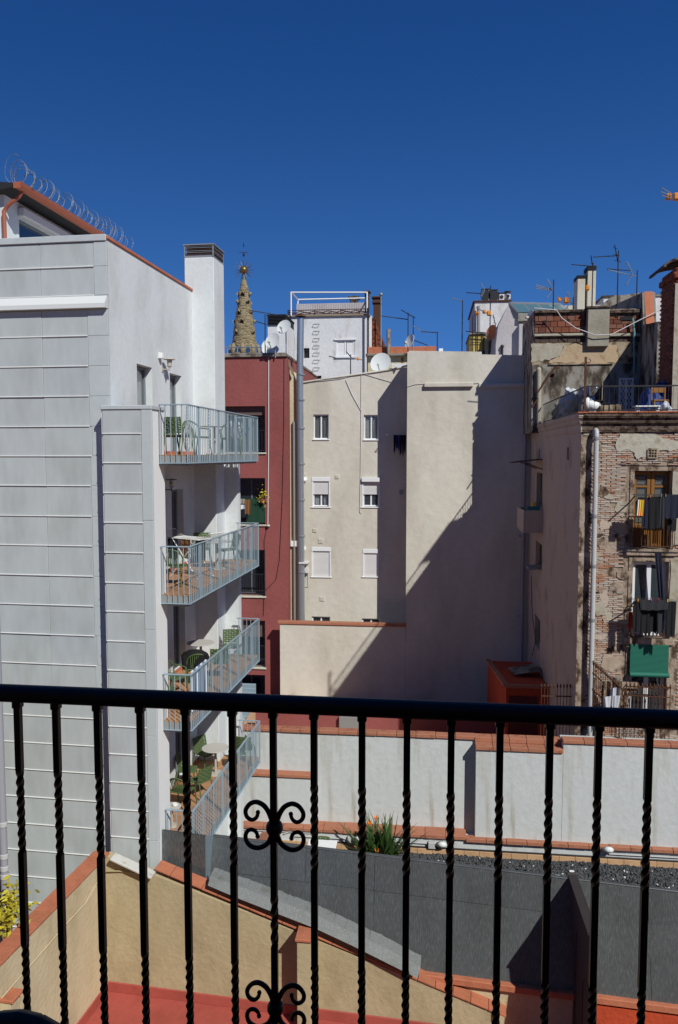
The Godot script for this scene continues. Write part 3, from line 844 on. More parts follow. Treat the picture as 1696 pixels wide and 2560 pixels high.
func red_house():
	var D := 36.3
	var xr := at(719, 1200, D).x; var xl := -19.0
	var top := at(640, 893, D).y
	var o := T("red_house", Vector3(-11, 0, -D), "dark red plastered house behind the balconies, with recessed windows and railings", "house")
	var holes := []
	for w in [[1015, 1132], [1195, 1311], [1375, 1489], [1552, 1666], [1688, 1800]]: holes.append(rect(540, w[0], 663, w[1], D))
	var b := mb()
	b.wall(xl, xr, 0, top, -D, holes, 1.0)
	b.box(xl, xr, 0, top, -D - 10, -D - 1.02)
	b.quad(Vector3(xr, 0, -D), Vector3(xr, 0, -D - 1.02), Vector3(xr, top, -D - 1.02), Vector3(xr, top, -D))
	put(o, "wall", b, M.red_wall)
	b = mb(); b.box(xl, xr + 0.04, top, top + 0.10, -D - 10, -D + 0.10, 0.02); b.box(xl, xr - 0.05, top + 0.10, top + 0.20, -D - 9, -D + 0.02, 0.02)
	put(o, "coping", b, M.concrete)
	for i in 5:
		var h = holes[i]
		window(o, h[0], h[1] - 0.02, h[2] + 0.02, h[3] - 0.02, -D - 0.75, M.frame_grey, 2, null, M.dark_glass)
		b = mb(); b.box(h[0], h[1] + 0.05, h[2] - 0.06, h[2] + 0.015, -D - 0.3, -D + 0.07, 0.01); put(o, "sill", b, M.ivory_render)
		if i in [0, 3]:
			b = mb(); var y0 = h[3] - (0.42 if i == 0 else 0.85)
			slats(b, h[0], h[1] - 0.01, y0, h[3] - 0.01, -D - 0.25, 0.06); put(o, "roller_shutter", b, M.shutter_brown)
		if i == 4:
			b = mb(); slats(b, h[1] - 1.9, h[1] - 0.5, h[2], h[3] - 0.5, -D - 0.2, 0.2); put(o, "roller_shutter", b, M.rail_blue)
			continue
		b = mb()
		var ry = h[2] + 1.08
		b.box(h[0], h[1] - 0.01, ry - 0.03, ry, -D - 0.08, -D - 0.04); b.box(h[0], h[1] - 0.01, h[2] + 0.1, h[2] + 0.13, -D - 0.08, -D - 0.04)
		var rl := put(o, "window_railing", b, M.dark_metal)
		for k in 18:
			b = mb(); var x = h[1] - 0.06 - k * 0.115
			b.box(x - 0.008, x + 0.008, h[2] + 0.12, ry - 0.03, -D - 0.07, -D - 0.05); put(rl, "baluster", b, M.dark_metal)
	# cables on the front
	for c in [[[672, 895], [672, 1100], [670, 1310]], [[711, 895], [710, 1060], [706, 1250], [699, 1400]], [[668, 1318], [661, 1350], [662, 1420], [659, 1540]], [[699, 1400], [690, 1450], [664, 1476]]]:
		var p := []
		for q in c: p.append(at(q[0], q[1], D - 0.03))
		b = mb(); b.tube(p, 0.025 if c[0][0] == 672 else 0.012, 6); put(o, "cable", b, M.shutter if c[0][0] == 672 else M.dark_metal)
	b = mb(); b.lathe([Vector2(0.06, -0.05), Vector2(0.09, 0.0), Vector2(0.06, 0.05)], at(671, 1314, D - 0.1), 12); put(o, "cable_coil", b, M.shutter)
	# roof rail
	b = mb()
	var a := at(545, 868, D + 0.4); var e := at(655, 868, D + 0.4)
	b.tube([a, e], 0.03, 6); b.tube([Vector3(a.x, a.y - 0.35, a.z), Vector3(e.x, a.y - 0.35, e.z)], 0.015, 6)
	for x in [548, 568, 594, 640, 654]:
		var p := at(x, 868, D + 0.4); b.tube([p, Vector3(p.x, top + 0.1, p.z)], 0.03, 6)
	put(o, "roof_railing", b, M.galvanised)

func cream_houses():
	var D := 37.3; var E := 35.5
	# the recess between the red and the cream house
	var o := T("recess_wall", Vector3(-7.5, 0, -D), "narrow pale yellow wall in the recess between the red and the cream house", "wall")
	var xa := at(719, 1200, 36.3).x; var xb := at(746, 1200, D).x
	var b := mb()
	b.prism([Vector2(xa - 0.35, 0), Vector2(xb, 0), Vector2(xb, at(740, 960, D).y), Vector2(at(733, 935, D).x, at(733, 935, D).y), Vector2(xa - 0.35, at(714, 893, D).y)], -D - 3.0, -D + 0.25)
	put(o, "wall", b, M.pale_yellow)
	b = mb(); var g0 := at(735, 1130, D - 0.35)
	b.tube([Vector3(g0.x, 0.5, g0.z), Vector3(g0.x, at(735, 1055, D).y, g0.z)], 0.06, 8); put(o, "downpipe", b, M.grey_metal)
	b = mb(); b.box(xa + 0.02, xa + 0.4, at(730, 1364, D).y, at(730, 1350, D).y, -D + 0.25, -D + 0.4, 0.01); put(o, "meter_box", b, M.white_paint)
	b = mb(); b.bar(at(714, 886, D - 0.5), at(733, 935, D - 0.5), 0.12, 0.1); put(o, "coping", b, M.old_wood)
	# middle facade
	o = T("cream_house", Vector3(-4, 0, -D), "cream house with eight white framed windows and roller shutters", "house")
	var xr := at(1022, 1200, D).x + 0.4
	var ym := at(760, 970, D).y
	var wins := [[784, 1036, 822, 1098], [910, 1037, 947, 1099], [780, 1193, 826, 1267], [905, 1194, 951, 1267], [779, 1368, 828, 1441], [907, 1373, 948, 1441], [780, 1542, 826, 1616], [905, 1547, 951, 1616]]
	var holes := []
	for w in wins: holes.append(rect(w[0], w[1], w[2], w[3], D))
	b = mb()
	b.wall(xb, xr, 0, ym, -D, holes, 0.22)
	var tops := [[752, 958], [820, 947], [901, 936], [950, 929], [986, 923], [1024, 914]]
	var poly := [Vector2(xb, ym), Vector2(xr, ym)]
	for i in range(tops.size() - 1, -1, -1):
		var p := at(tops[i][0], tops[i][1], D)
		poly.append(Vector2(xr if i == tops.size() - 1 else (xb if i == 0 else p.x), p.y))
	b.prism(poly, -D - 3.0, -D)
	b.box(xb, xr, 0, ym, -D - 6, -D - 0.55)
	put(o, "wall", b, M.cream)
	b = mb()
	var cp := []
	for t in tops: cp.append(at(t[0], t[1] - 1, D - 0.02))
	b.tube(cp, 0.05, 6); put(o, "parapet_edge", b, M.cream)
	for i in 8:
		var h = holes[i]; var z := -D - 0.10
		if i in [0, 1, 6, 7]:
			window(o, h[0] + 0.002, h[1] - 0.002, h[2] + 0.002, h[3] - 0.002, z, M.frame_white, 1, M.curtain if i in [0, 6] else (M.curtain_white if i == 1 else null), null if i in [0, 1] else M.dark_glass, 0.06)
		elif i in [2, 3]:
			window(o, h[0] + 0.05, h[1] - 0.05, h[2] + 0.02, lerpf(h[2], h[3], 0.5), z, M.frame_white, 1, M.curtain_white if i == 2 else null, null, 0.06)
		var ledge := mb(); ledge.box(h[0] - 0.04, h[1] + 0.04, h[2] - 0.05, h[2] + 0.003, -D - 0.15, -D + 0.05, 0.01); put(o, "sill", ledge, M.white_paint)
		if i in [2, 3, 4, 5]:
			var proud := 0.14 if i == 3 else 0.03
			b = mb(); b.box(h[0] + 0.002, h[1] - 0.002, h[3] - 0.20, h[3] - 0.002, -D - 0.2, -D + proud, 0.01)
			b.box(h[0] + 0.002, h[0] + 0.07, h[2] + 0.004, h[3] - 0.2, -D - 0.12, -D + 0.012); b.box(h[1] - 0.07, h[1] - 0.002, h[2] + 0.004, h[3] - 0.2, -D - 0.12, -D + 0.012)
			var sb := put(o, "shutter_box", b, M.frame_white)
			b = mb(); slats(b, h[0] + 0.06, h[1] - 0.06, h[2] + 0.01 if i > 3 else lerpf(h[2], h[3], 0.42), h[3] - 0.19, -D - 0.04, 0.055); put(sb, "shutter_slats", b, M.shutter)
	for q in [[762, 1198], [759, 1371]]:
		b = mb(); var p := at(q[0], q[1], D)
		b.tube([p + Vector3(0, 0, -0.02), p + Vector3(0, 0, 0.05)], 0.13, 12); b.ball(p + Vector3(-0.02, -0.03, 0.12), Vector3(0.12, 0.12, 0.12), 12)
		var c := put(o, "security_camera", b, M.white_paint)
		b = mb(); b.ball(p + Vector3(-0.05, -0.05, 0.2), Vector3(0.06, 0.06, 0.06), 8); put(c, "lens", b, M.dark_glass)
	for q in [[802, 1353, 12], [806, 1497, 12], [787, 1326, 10], [843, 1192, 10], [761, 1188, 9]]:
		b = mb(); var p := at(q[0], q[1], D); var s: float = q[2] / 2.0 / 52.0
		b.box(p.x - s, p.x + s, p.y - s, p.y + s, -D - 0.01, -D + 0.03, 0.01)
		for k in 4: b.box(p.x - s * 0.8, p.x + s * 0.8, p.y - s * 0.7 + k * s * 0.4, p.y - s * 0.58 + k * s * 0.4, -D + 0.03, -D + 0.038)
		put(o, "wall_vent", b, M.cream)
	b = mb(); var v := rect(999, 1224, 1007, 1237, D); b.box(v[0], v[1], v[2], v[3], -D - 0.01, -D + 0.06, 0.01); put(o, "meter_box", b, M.grey_metal)
	for c in [[[904, 925], [903, 1060], [902, 1180], [900, 1278], [903, 1284]], [[865, 950], [880, 985], [905, 1030]], [[752, 957], [850, 947], [902, 932], [1018, 966]], [[752, 1415], [771, 1438], [771, 1467], [752, 1466]]]:
		var p := []
		for q in c: p.append(at(q[0], q[1], D - 0.03))
		b = mb(); b.tube(p, 0.014, 5); put(o, "cable", b, M.shutter)
	b = mb(); v = rect(752, 1402, 774, 1406, D); b.box(v[0], v[1], v[2], v[3], -D, -D + 0.6, 0.01); put(o, "canopy", b, M.shutter)
	b = mb(); v = rect(761, 1418, 773, 1432, D); b.box(v[0], v[1], v[2], v[3], -D, -D + 0.2, 0.02); put(o, "meter_box", b, M.shutter)
	# steel flue
	o = T("steel_flue", Vector3(at(745, 1500, 36.9).x, 0, -36.9), "tall galvanised steel flue pipe with a rusty cap between the red and cream houses", "flue pipe")
	b = mb()
	var ft := at(752, 795, 36.9); var fb := at(744, 1560, 36.9)
	var fm := Vector3(ft.x, 5.0, -36.9)
	b.tube([fm, at(750, 935, 36.9), ft], 0.17, 16, 0.16); put(o, "pipe", b, M.galvanised)
	for y in [936, 1000, 1071, 1160, 1250, 1340, 1430]:
		b = mb(); var p := Vector3(ft.x, at(750, y, 36.9).y, -36.9); b.lathe([Vector2(0.17, -0.05), Vector2(0.19, -0.03), Vector2(0.19, 0.03), Vector2(0.17, 0.05)], p, 16); put(o, "clamp", b, M.galvanised)
	b = mb(); b.lathe([Vector2(0.0, 0.04), Vector2(0.27, 0.06), Vector2(0.24, 0.11), Vector2(0.0, 0.16)], ft, 16); b.tube([ft, ft + Vector3(0, 0.08, 0)], 0.05); put(o, "cap", b, M.rust)
	# right front block
	o = T("blank_wall_house", Vector3(1, 0, -E), "windowless cream house wall on which the diagonal shadow falls", "house")
	b = mb()
	var xf := at(1017, 1200, E).x; var xe := at(1322, 1100, E).x + 0.9; var xs := at(1205, 880, E).x
	var t1 := at(1017, 877, E).y; var t2 := at(1205, 886, E).y; var t3 := at(1318, 890, E).y
	b.prism([Vector2(xf, 0), Vector2(xe, 0), Vector2(xe, t3), Vector2(xs, t2), Vector2(xs, t2 + 0.12), Vector2(xf + 0.1, t1), Vector2(xf, t1 - 0.06)], -E - 6, -E)
	put(o, "wall", b, M.cream)
	for l in [[1061, 962, 1183], [1197, 963, 1317]]:
		b = mb(); var p := at(l[0], l[1], E); var q := at(l[2], l[1] + 2, E)
		b.box(p.x, q.x, q.y - 0.06, p.y + 0.07, -E, -E + 0.16, 0.02); put(o, "ledge", b, M.cream)
	var cab := []
	for q in [[1020, 966], [1040, 960], [1075, 958], [1120, 960], [1200, 957]]: cab.append(at(q[0], q[1], E - 0.03))
	b = mb(); b.tube(cab, 0.012, 5); put(o, "cable", b, M.shutter)
	b = mb(); var px := at(1315, 1000, E - 0.15)
	b.tube([Vector3(px.x, 2, px.z), Vector3(px.x, at(1315, 878, E).y, px.z)], 0.075, 10)
	for y in [1340, 1540]: b.bar(Vector3(px.x - 0.2, at(1315, y, E).y, px.z - 0.1), Vector3(px.x + 0.1, at(1315, y, E).y, px.z - 0.1), 0.05, 0.05)
	put(o, "downpipe", b, M.pvc_grey)
	# low wing to the left with the terracotta coping
	o = T("low_cream_wing", Vector3(-4, 0, -E), "low cream wing wall with terracotta coping below the windows", "wall")
	var x0 := at(700, 1600, E).x; var yt := 9.11
	b = mb(); b.box(x0, xf - 0.002, 0, yt, -E - 0.22, -E - 0.004, 0.01); b.box(x0, xf - 0.002, 0, yt - 1.0, -E - 1.78, -E - 0.22); put(o, "wall", b, M.cream)
	b = mb(); b.box(x0 - 0.1, xf, yt, yt + 0.13, -E - 0.28, -E + 0.06, 0.015); put(o, "coping", b, M.orange_cap)
	b = mb(); var sx := xf
	# clothes on the side line
	o = T("wall_clothesline", at(990, 1088, D - 0.5), "short clothesline with dark and violet clothes high on the cream house", "clothesline")
	var la := at(966, 1087, D - 0.7); var lb := at(1016, 1087, D - 0.7)
	b = mb(); b.tube([la, lb], 0.012, 5); b.bar(Vector3(lb.x, lb.y, -D + 0.9), Vector3(lb.x, lb.y, -D), 0.03, 0.03); b.bar(Vector3(la.x, la.y, -D + 0.72), Vector3(la.x, la.y, -D), 0.03, 0.03); put(o, "line", b, M.galvanised)
	var k := 0
	for c in [[984, 990, 0.95, "navy_cloth"], [989, 996, 0.7, "grey_cloth"], [994, 1000, 0.85, "blue_cloth"], [999, 1006, 1.05, "navy_cloth"], [1005, 1011, 1.1, "grey_cloth"], [1010, 1016, 0.95, "black_cloth"]]:
		k += 1
		var p := at(c[0], 1087, D - 0.7); var q := at(c[1], 1087, D - 0.7)
		var w := T("hanging_clothes", p, ["dark navy garment at the left end of the high clothesline", "grey garment second on the high clothesline", "violet blue garment on the high clothesline", "navy garment just right of the violet blue one", "long dark grey garment on the high clothesline", "black garment at the right end of the high clothesline"][k - 1], "clothes", "clothes on the high clothesline")
		b = mb(); b.cloth(p, q, c[2], 1.5, 0.04, Vector3.BACK, 0.25, 0.3, k); put(w, "cloth", b, M[c[3]])

func old_brick_house():
	var D := 24.0; var xs := 4.52; var roof := 18.22
	var o := T("old_brick_house", Vector3(7, 0, -D), "decaying house on the right with bare brick front, peeling plaster and roof terrace", "house")
	var xr := 14.0
	var doors := [rect(1582, 1178, 1680, 1366, D), rect(1578, 1405, 1672, 1592, D), rect(1571, 1616, 1668, 1790, D)]
	doors[0][2] -= 0.05
	var b := mb()
	b.wall(xs, xr, 0, roof - 0.55, -D, doors, 0.35)
	b.box(xs + 0.4, xr, 0, roof - 0.55, -D - 10.9, -D - 0.9)
	put(o, "front_wall", b, M.mortar)
	# side wall, facing the court
	b = mb()
	var left := Transform3D(Basis.from_euler(Vector3(0, -PI / 2, 0)), Vector3.ZERO)     # x -> z, z -> -x
	b.xf = inv * left
	var sw := []
	for q in [[1342, 1388, 1357, 1465], [1340, 1565, 1352, 1609]]: pass
	var side := func(xa, ya, xb, yb):
		var p := hit(xa, yb, 0, xs); var q := hit(xb, ya, 0, xs)
		return [p.z, q.z, p.y, q.y]
	sw = [side.call(1341, 1183, 1357, 1265), side.call(1339, 1363, 1356, 1412), side.call(1337, 1552, 1351, 1607)]
	b.wall(-D - 11.4, -D, 0, roof - 0.55, -xs, sw, 0.3)
	b.xf = inv
	put(o, "side_wall", b, M.side_plaster)
	for s in sw:
		b = mb(); b.xf = inv * left
		frame_of(b, s[0] + 0.003, s[1] - 0.003, s[2] + 0.003, s[3] - 0.003, -xs - 0.15, 0.05, 0.05, 0)
		var f := put(o, "side_window", b, M.old_wood)
		b = mb(); b.xf = inv * left; b.box(s[0] + 0.03, s[1] - 0.03, s[2] + 0.03, s[3] - 0.03, -xs - 0.19, -xs - 0.18); put(f, "pane", b, M.dark_glass)
	# little enclosed balcony and its tin roof on the side wall
	var s0 = sw[0]
	b = mb()
	b.box(xs - 0.75, xs, s0[2] - 0.95, s0[2] - 0.87, s0[0] - 0.25, s0[1] + 0.3, 0.01); b.box(xs - 0.75, xs - 0.68, s0[2] - 0.87, s0[2] - 0.05, s0[0] - 0.25, s0[1] + 0.3, 0.01)
	b.box(xs - 0.68, xs, s0[2] - 0.87, s0[2] - 0.05, s0[1] + 0.23, s0[1] + 0.3, 0.01); b.box(xs - 0.68, xs, s0[2] - 0.87, s0[2] - 0.05, s0[0] - 0.25, s0[0] - 0.18, 0.01)
	put(o, "side_balcony", b, M.side_plaster)
	b = mb(); b.bar(Vector3(xs, s0[3] + 0.55, (s0[0] + s0[1]) / 2), Vector3(xs - 1.15, s0[3] + 0.42, (s0[0] + s0[1]) / 2), 1.6, 0.03)
	for z in [s0[0], s0[1]]: b.bar(Vector3(xs, s0[3] + 0.15, z), Vector3(xs - 0.7, s0[3] + 0.43, z), 0.04, 0.04)
	put(o, "tin_canopy", b, M.rust)
	var pot := T("flower_box", Vector3(xs - 0.4, s0[2] - 0.05, s0[1]), "teal flower box with a yellow pot on the little side balcony", "flower box")
	b = mb(); b.box(xs - 0.6, xs - 0.1, s0[2] - 0.08, s0[2] + 0.10, s0[1] + 0.02, s0[1] + 0.22, 0.02); put(pot, "box", b, mat("teal_box", 0.03, 0.16, 0.15, 0.6))
	b = mb(); b.lathe([Vector2(0.06, 0.0), Vector2(0.09, 0.16), Vector2(0.0, 0.16)], Vector3(xs - 0.35, s0[2] + 0.10, s0[1] + 0.12), 10); put(pot, "pot", b, M.yellow_plastic)
	b = mb(); b.bar(Vector3(xs - 0.15, s0[2] - 0.1, s0[1] + 0.15), Vector3(xs - 0.02, s0[2] + 0.75, s0[1] + 0.1), 0.04, 0.04); put(pot, "stick", b, M.old_wood)
	inv = o.transform.affine_inverse()
	b = mb(); b.bar(Vector3(xs - 0.02, sw[1][2] + 0.05, (sw[1][0] + sw[1][1]) / 2), Vector3(xs - 0.45, sw[1][2] + 0.0, (sw[1][0] + sw[1][1]) / 2), 0.7, 0.12, 0.01); put(o, "window_shelf", b, M.grey_metal)
	for q in [[1421, 1134], [1349, 1134]]:
		var p := hit(q[0], q[1], 0, xs); b = mb(); b.box(xs - 0.02, xs + 0.02, p.y - 0.2, p.y + 0.2, p.z - 0.12, p.z + 0.12); put(o, "wall_vent", b, M.grey_render)
	var cb := []
	for q in [[1329, 1440], [1331, 1540], [1340, 1600], [1331, 1640], [1336, 1620]]: cb.append(hit(q[0], q[1], 0, xs - 0.02))
	b = mb(); b.tube(cb, 0.012, 5); put(o, "cable", b, M.dark_metal)
	# cornice
	b = mb()
	var pr := [[0.0, -0.55], [0.05, -0.50], [0.06, -0.30], [0.14, -0.26], [0.16, -0.14], [0.24, -0.10], [0.26, 0.0]]
	for i in pr.size() - 1:
		b.box(xs + 0.02, xr, roof + pr[i][1], roof + pr[i + 1][1] + 0.001 * i, -D - 11.4, -D + pr[i + 1][0], 0.006)
	put(o, "cornice", b, M.cornice)
	b = mb()
	for i in pr.size() - 1: b.box(xs - pr[i + 1][0] * 0.5, xs + 0.02, roof + pr[i][1], roof + pr[i + 1][1] + 0.001 * i, -D - 11.4, -D + pr[i + 1][0] * 0.9, 0.006)
	put(o, "side_cornice", b, M.side_plaster)
	for k in 34:
		b = mb(); var t := rng.randf_range(0.7, 1.1); b.col = Color(t, t * 0.95, t * 0.9)
		b.box(xs - 0.16 + k * 0.285, xs - 0.16 + k * 0.285 + 0.278, roof, roof + 0.035 + rng.randf() * 0.01, -D - 0.05, -D + 0.29, 0.006); put(o, "tile", b, M.terracotta)
	# bricks, one by one: 300 as parts, the rest as one mass
	var kinds := []
	var tones := [Color(0.44, 0.34, 0.28), Color(0.46, 0.38, 0.32), Color(0.40, 0.24, 0.17), Color(0.44, 0.30, 0.23), Color(0.39, 0.325, 0.28), Color(0.48, 0.42, 0.37), Color(0.37, 0.16, 0.09)]
	for t in tones:
		for w in 2:
			var k := MB.new(); k.col = t; k.slab(Vector3(0.138 - 0.01 * w, 0.0235, 0.03), 0.006); kinds.append(k.mesh(M.tone))
	var fn := FastNoiseLite.new(); fn.seed = 4; fn.frequency = 0.55
	var mass := []
	var count := 0
	var patches := plaster_patches(D)
	var rows := int((roof - 0.6 - 6.2) / 0.0585)
	for r in rows:
		var y := roof - 0.60 - 0.03 - r * 0.0585
		var off := 0.0 if r % 2 else 0.145
		for c in 14:
			var x := xs + 0.30 + off + c * 0.292
			if x > 9.3: break
			var skip := x - 0.14 < xs + 0.22 or fn.get_noise_2d(x * 1.0, y * 2.0) > 0.34
			for d in doors: skip = skip or (x + 0.17 > d[0] - 0.14 and x - 0.17 < d[1] + 0.14 and y > d[2] - 0.2 and y < d[3] + 0.16)
			for p in patches: skip = skip or Geometry2D.is_point_in_polygon(Vector2(x, y), p)
			if skip: continue
			var red := fn.get_noise_2d(x * 1.4 + 40.0, y * 2.2)
			var pick := 0
			if red > 0.22: pick = [2, 6, 3, 2][rng.randi() % 4]
			elif red < -0.25: pick = [4, 1, 0, 4][rng.randi() % 4]
			else: pick = [0, 1, 5, 3, 1, 0, 2][rng.randi() % 7]
			var t := Transform3D(Basis.from_euler(Vector3(rng.randf_range(-0.05, 0.05), rng.randf_range(-0.02, 0.02), rng.randf_range(-0.015, 0.015))), Vector3(x + rng.randf_range(-0.008, 0.008), y + rng.randf_range(-0.004, 0.004), -D - 0.008 + rng.randf_range(-0.014, 0.010)))
			if count < 300: share(o, "brick", kinds[pick * 2 + rng.randi() % 2], inv * t)
			else: mass.append([inv * t, pick])
			count += 1
	var one := MB.new(); one.slab(Vector3(0.136, 0.0235, 0.03), 0.006)
	var mm := MultiMesh.new()
	mm.transform_format = MultiMesh.TRANSFORM_3D; mm.use_colors = true; mm.mesh = one.mesh(M.tone); mm.instance_count = mass.size()
	for i in mass.size():
		mm.set_instance_transform(i, mass[i][0]); mm.set_instance_color(i, tones[mass[i][1]])
	var mi := MultiMeshInstance3D.new(); mi.name = "brickwork"; mi.multimesh = mm; o.add_child(mi); mi.set_meta("kind", "stuff")
	for i in 26:
		var px := rng.randf_range(xs + 0.35, 6.05); var py := rng.randf_range(8.5, 17.0); var pw := rng.randf_range(0.10, 0.34); var ph := rng.randf_range(0.08, 0.30)
		var pts := []
		for k in 9: pts.append(Vector2(px + cos(TAU * k / 9) * pw * rng.randf_range(0.6, 1.2), py + sin(TAU * k / 9) * ph * rng.randf_range(0.6, 1.2)))
		b = mb(); b.prism(ragged(pts, 0.012), -D - 0.02, -D + 0.022 + 0.0006 * i); put(o, "plaster_remnant", b, [M.old_plaster, M.mortar, M.side_plaster, M.mortar][i % 4])
	for i in patches.size():
		b = mb(); b.prism(patches[i], -D - 0.02, -D + 0.035 + 0.004 * i); put(o, "plaster_patch", b, M.old_plaster if i % 3 else M.peach_pale)
	b = mb(); b.prism([Vector2(xs - 0.001, 0), Vector2(xs + 0.20, 0), Vector2(xs + 0.17, 8), Vector2(xs + 0.21, 10), Vector2(xs + 0.15, 12.5), Vector2(xs + 0.19, 14), Vector2(xs + 0.14, 16), Vector2(xs + 0.17, roof - 0.62), Vector2(xs - 0.001, roof - 0.62)], -D - 0.02, -D + 0.03); put(o, "corner_render", b, M.mortar)
	# render round the openings
	for d in doors:
		b = mb(); b.box(d[0] - 0.13, d[0] - 0.003, d[2] - 0.1, d[3] + 0.13, -D - 0.02, -D + 0.03, 0.01); b.box(d[1] + 0.003, d[1] + 0.13, d[2] - 0.1, d[3] + 0.13, -D - 0.02, -D + 0.03, 0.01); b.box(d[0] - 0.003, d[1] + 0.003, d[3] + 0.003, d[3] + 0.13, -D - 0.02, -D + 0.028, 0.01)
		put(o, "door_surround", b, M.mortar)
		b = mb(); b.box(d[0] - 0.2, d[1] + 0.2, d[2] - 0.22, d[2] - 0.003, -D - 0.1, -D + 0.10, 0.02); put(o, "door_sill", b, M.mortar)
	# wooden doors with small panes, first floor from the top
	var d0 = doors[0]
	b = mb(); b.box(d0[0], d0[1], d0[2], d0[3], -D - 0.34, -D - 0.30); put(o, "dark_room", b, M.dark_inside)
	for s in [[d0[0] + 0.01, (d0[0] + d0[1]) / 2 - 0.01], [(d0[0] + d0[1]) / 2 + 0.01, d0[1] - 0.01]]:
		b = mb()
		frame_of(b, s[0], s[1], d0[2] + 0.02, d0[3] - 0.01, -D - 0.20, 0.10, 0.05)
		for y in [0.30, 0.56, 0.80]:
			var yy := lerpf(d0[2], d0[3], y); b.box(s[0] + 0.1, s[1] - 0.1, yy - 0.03, yy + 0.03, -D - 0.245, -D - 0.203)
		b.box(s[0] + 0.1, s[1] - 0.1, d0[2] + 0.1, lerpf(d0[2], d0[3], 0.30) - 0.03, -D - 0.235, -D - 0.22)
		for k in 5: b.box(s[0] + 0.12 + k * 0.06, s[0] + 0.15 + k * 0.06, d0[2] + 0.1, lerpf(d0[2], d0[3], 0.28), -D - 0.22, -D - 0.20)
		var dl := put(o, "wooden_door", b, M.wood)
		for q in [[0.31, 0.55], [0.57, 0.79], [0.81, 0.95]]:
			b = mb(); b.box(s[0] + 0.09, s[1] - 0.09, lerpf(d0[2], d0[3], q[0]), lerpf(d0[2], d0[3], q[1]), -D - 0.230, -D - 0.224); put(dl, "pane", b, M.glass)
			b = mb(); b.box(s[0] + 0.13, s[1] - 0.15, lerpf(d0[2], d0[3], q[0]) + 0.04, lerpf(d0[2], d0[3], q[1]) - 0.06, -D - 0.27, -D - 0.26); put(dl, "curtain", b, M.curtain)
	for i in [1, 2]:
		var d = doors[i]
		window(o, d[0] + 0.002, d[1] - 0.002, d[2] + 0.01, d[3] - 0.002, -D - 0.16, M.frame_white, 1, null, M.glass, 0.11)
	for i in 3:                            # French balconies and clothes rods
		var d = doors[i]
		b = mb()
		var ry = d[2] + 0.95
		b.box(d[0] - 0.12, d[1] + 0.12, ry - 0.02, ry + 0.02, -D + 0.12, -D + 0.16); b.box(d[0] - 0.12, d[1] + 0.12, d[2] + 0.06, d[2] + 0.085, -D + 0.12, -D + 0.16)
		for x in [d[0] - 0.11, d[1] + 0.11]:
			for y in [ry, d[2] + 0.07]: b.box(x - 0.012, x + 0.012, y - 0.012, y + 0.012, -D - 0.01, -D + 0.14)
		var g := put(o, "window_railing", b, M.rust)
		for k in 13:
			b = mb(); var x := lerpf(d[0] - 0.1, d[1] + 0.1, k / 12.0); b.box(x - 0.008, x + 0.008, d[2] + 0.08, ry, -D + 0.13, -D + 0.15); put(g, "baluster", b, M.rust)
		if i < 2:
			b = mb(); var y = d[3] + 0.28 + 0.02 * i
			b.tube([Vector3(d[0] - 0.45, y - 0.05, -D + 0.05), Vector3(d[0] - 0.25, y + 0.02, -D + 0.12), Vector3(d[1] + 0.35, y, -D + 0.12)], 0.012, 5); put(o, "wall_rod", b, M.dark_metal)
	# ventilation tile with nine holes
	b = mb(); var q := at(1631, 1133, D); var hs := []
	for i in 3:
		for j in 3: hs.append([q.x - 0.115 + i * 0.08, q.x - 0.055 + i * 0.08, q.y - 0.115 + j * 0.08, q.y - 0.055 + j * 0.08])
	b.wall(q.x - 0.15, q.x + 0.15, q.y - 0.15, q.y + 0.15, -D + 0.075, hs, 0.05); b.box(q.x - 0.15, q.x + 0.15, q.y - 0.15, q.y + 0.15, -D, -D + 0.024)
	put(o, "vent_tile", b, M.sand_render)
	# white soil pipe
	b = mb(); var pt := at(1492, 1080, D - 0.22); var pb := at(1478, 1730, D - 0.22)
	b.tube([Vector3(pt.x - 0.02, pt.y - 0.02, -D - 0.02), pt + Vector3(0, 0.06, -0.1), pt + Vector3(0, 0.0, 0.0), pt + Vector3(0, -0.2, 0.0), Vector3(pb.x, 7.0, pb.z)], 0.075, 12)
	var pp := put(o, "soil_pipe", b, M.pvc)
	for y in [1096, 1290, 1415, 1550]:
		b = mb(); var cy := at(1488, y, D - 0.22).y; b.lathe([Vector2(0.085, -0.05), Vector2(0.088, 0.0), Vector2(0.085, 0.05)], Vector3(lerpf(pt.x, pb.x, (pt.y - cy) / (pt.y - 7.0)), cy, pt.z), 12); b.box(pt.x - 0.02, pt.x + 0.02, cy - 0.02, cy + 0.02, -D, pt.z); put(pp, "pipe_collar", b, M.grey_metal)
	# green roll-up blind over the lowest door
	var g := T("green_blind", at(1617, 1650, D - 0.2), "green slatted roll-up blind hanging over the lowest door of the brick house", "blind")
	var d2 = doors[2]
	b = mb(); slats(b, d2[0] - 0.02, d2[1] + 0.02, d2[3] - 0.80, d2[3] + 0.06, -D + 0.13, 0.036); put(g, "blind_slats", b, M.blind_green)
	b = mb(); b.tube([Vector3(d2[0] - 0.03, d2[3] - 0.84, -D + 0.17), Vector3(d2[1] + 0.03, d2[3] - 0.84, -D + 0.17)], 0.075, 14); put(g, "blind_roll", b, M.blind_green)
	washing(D, doors)

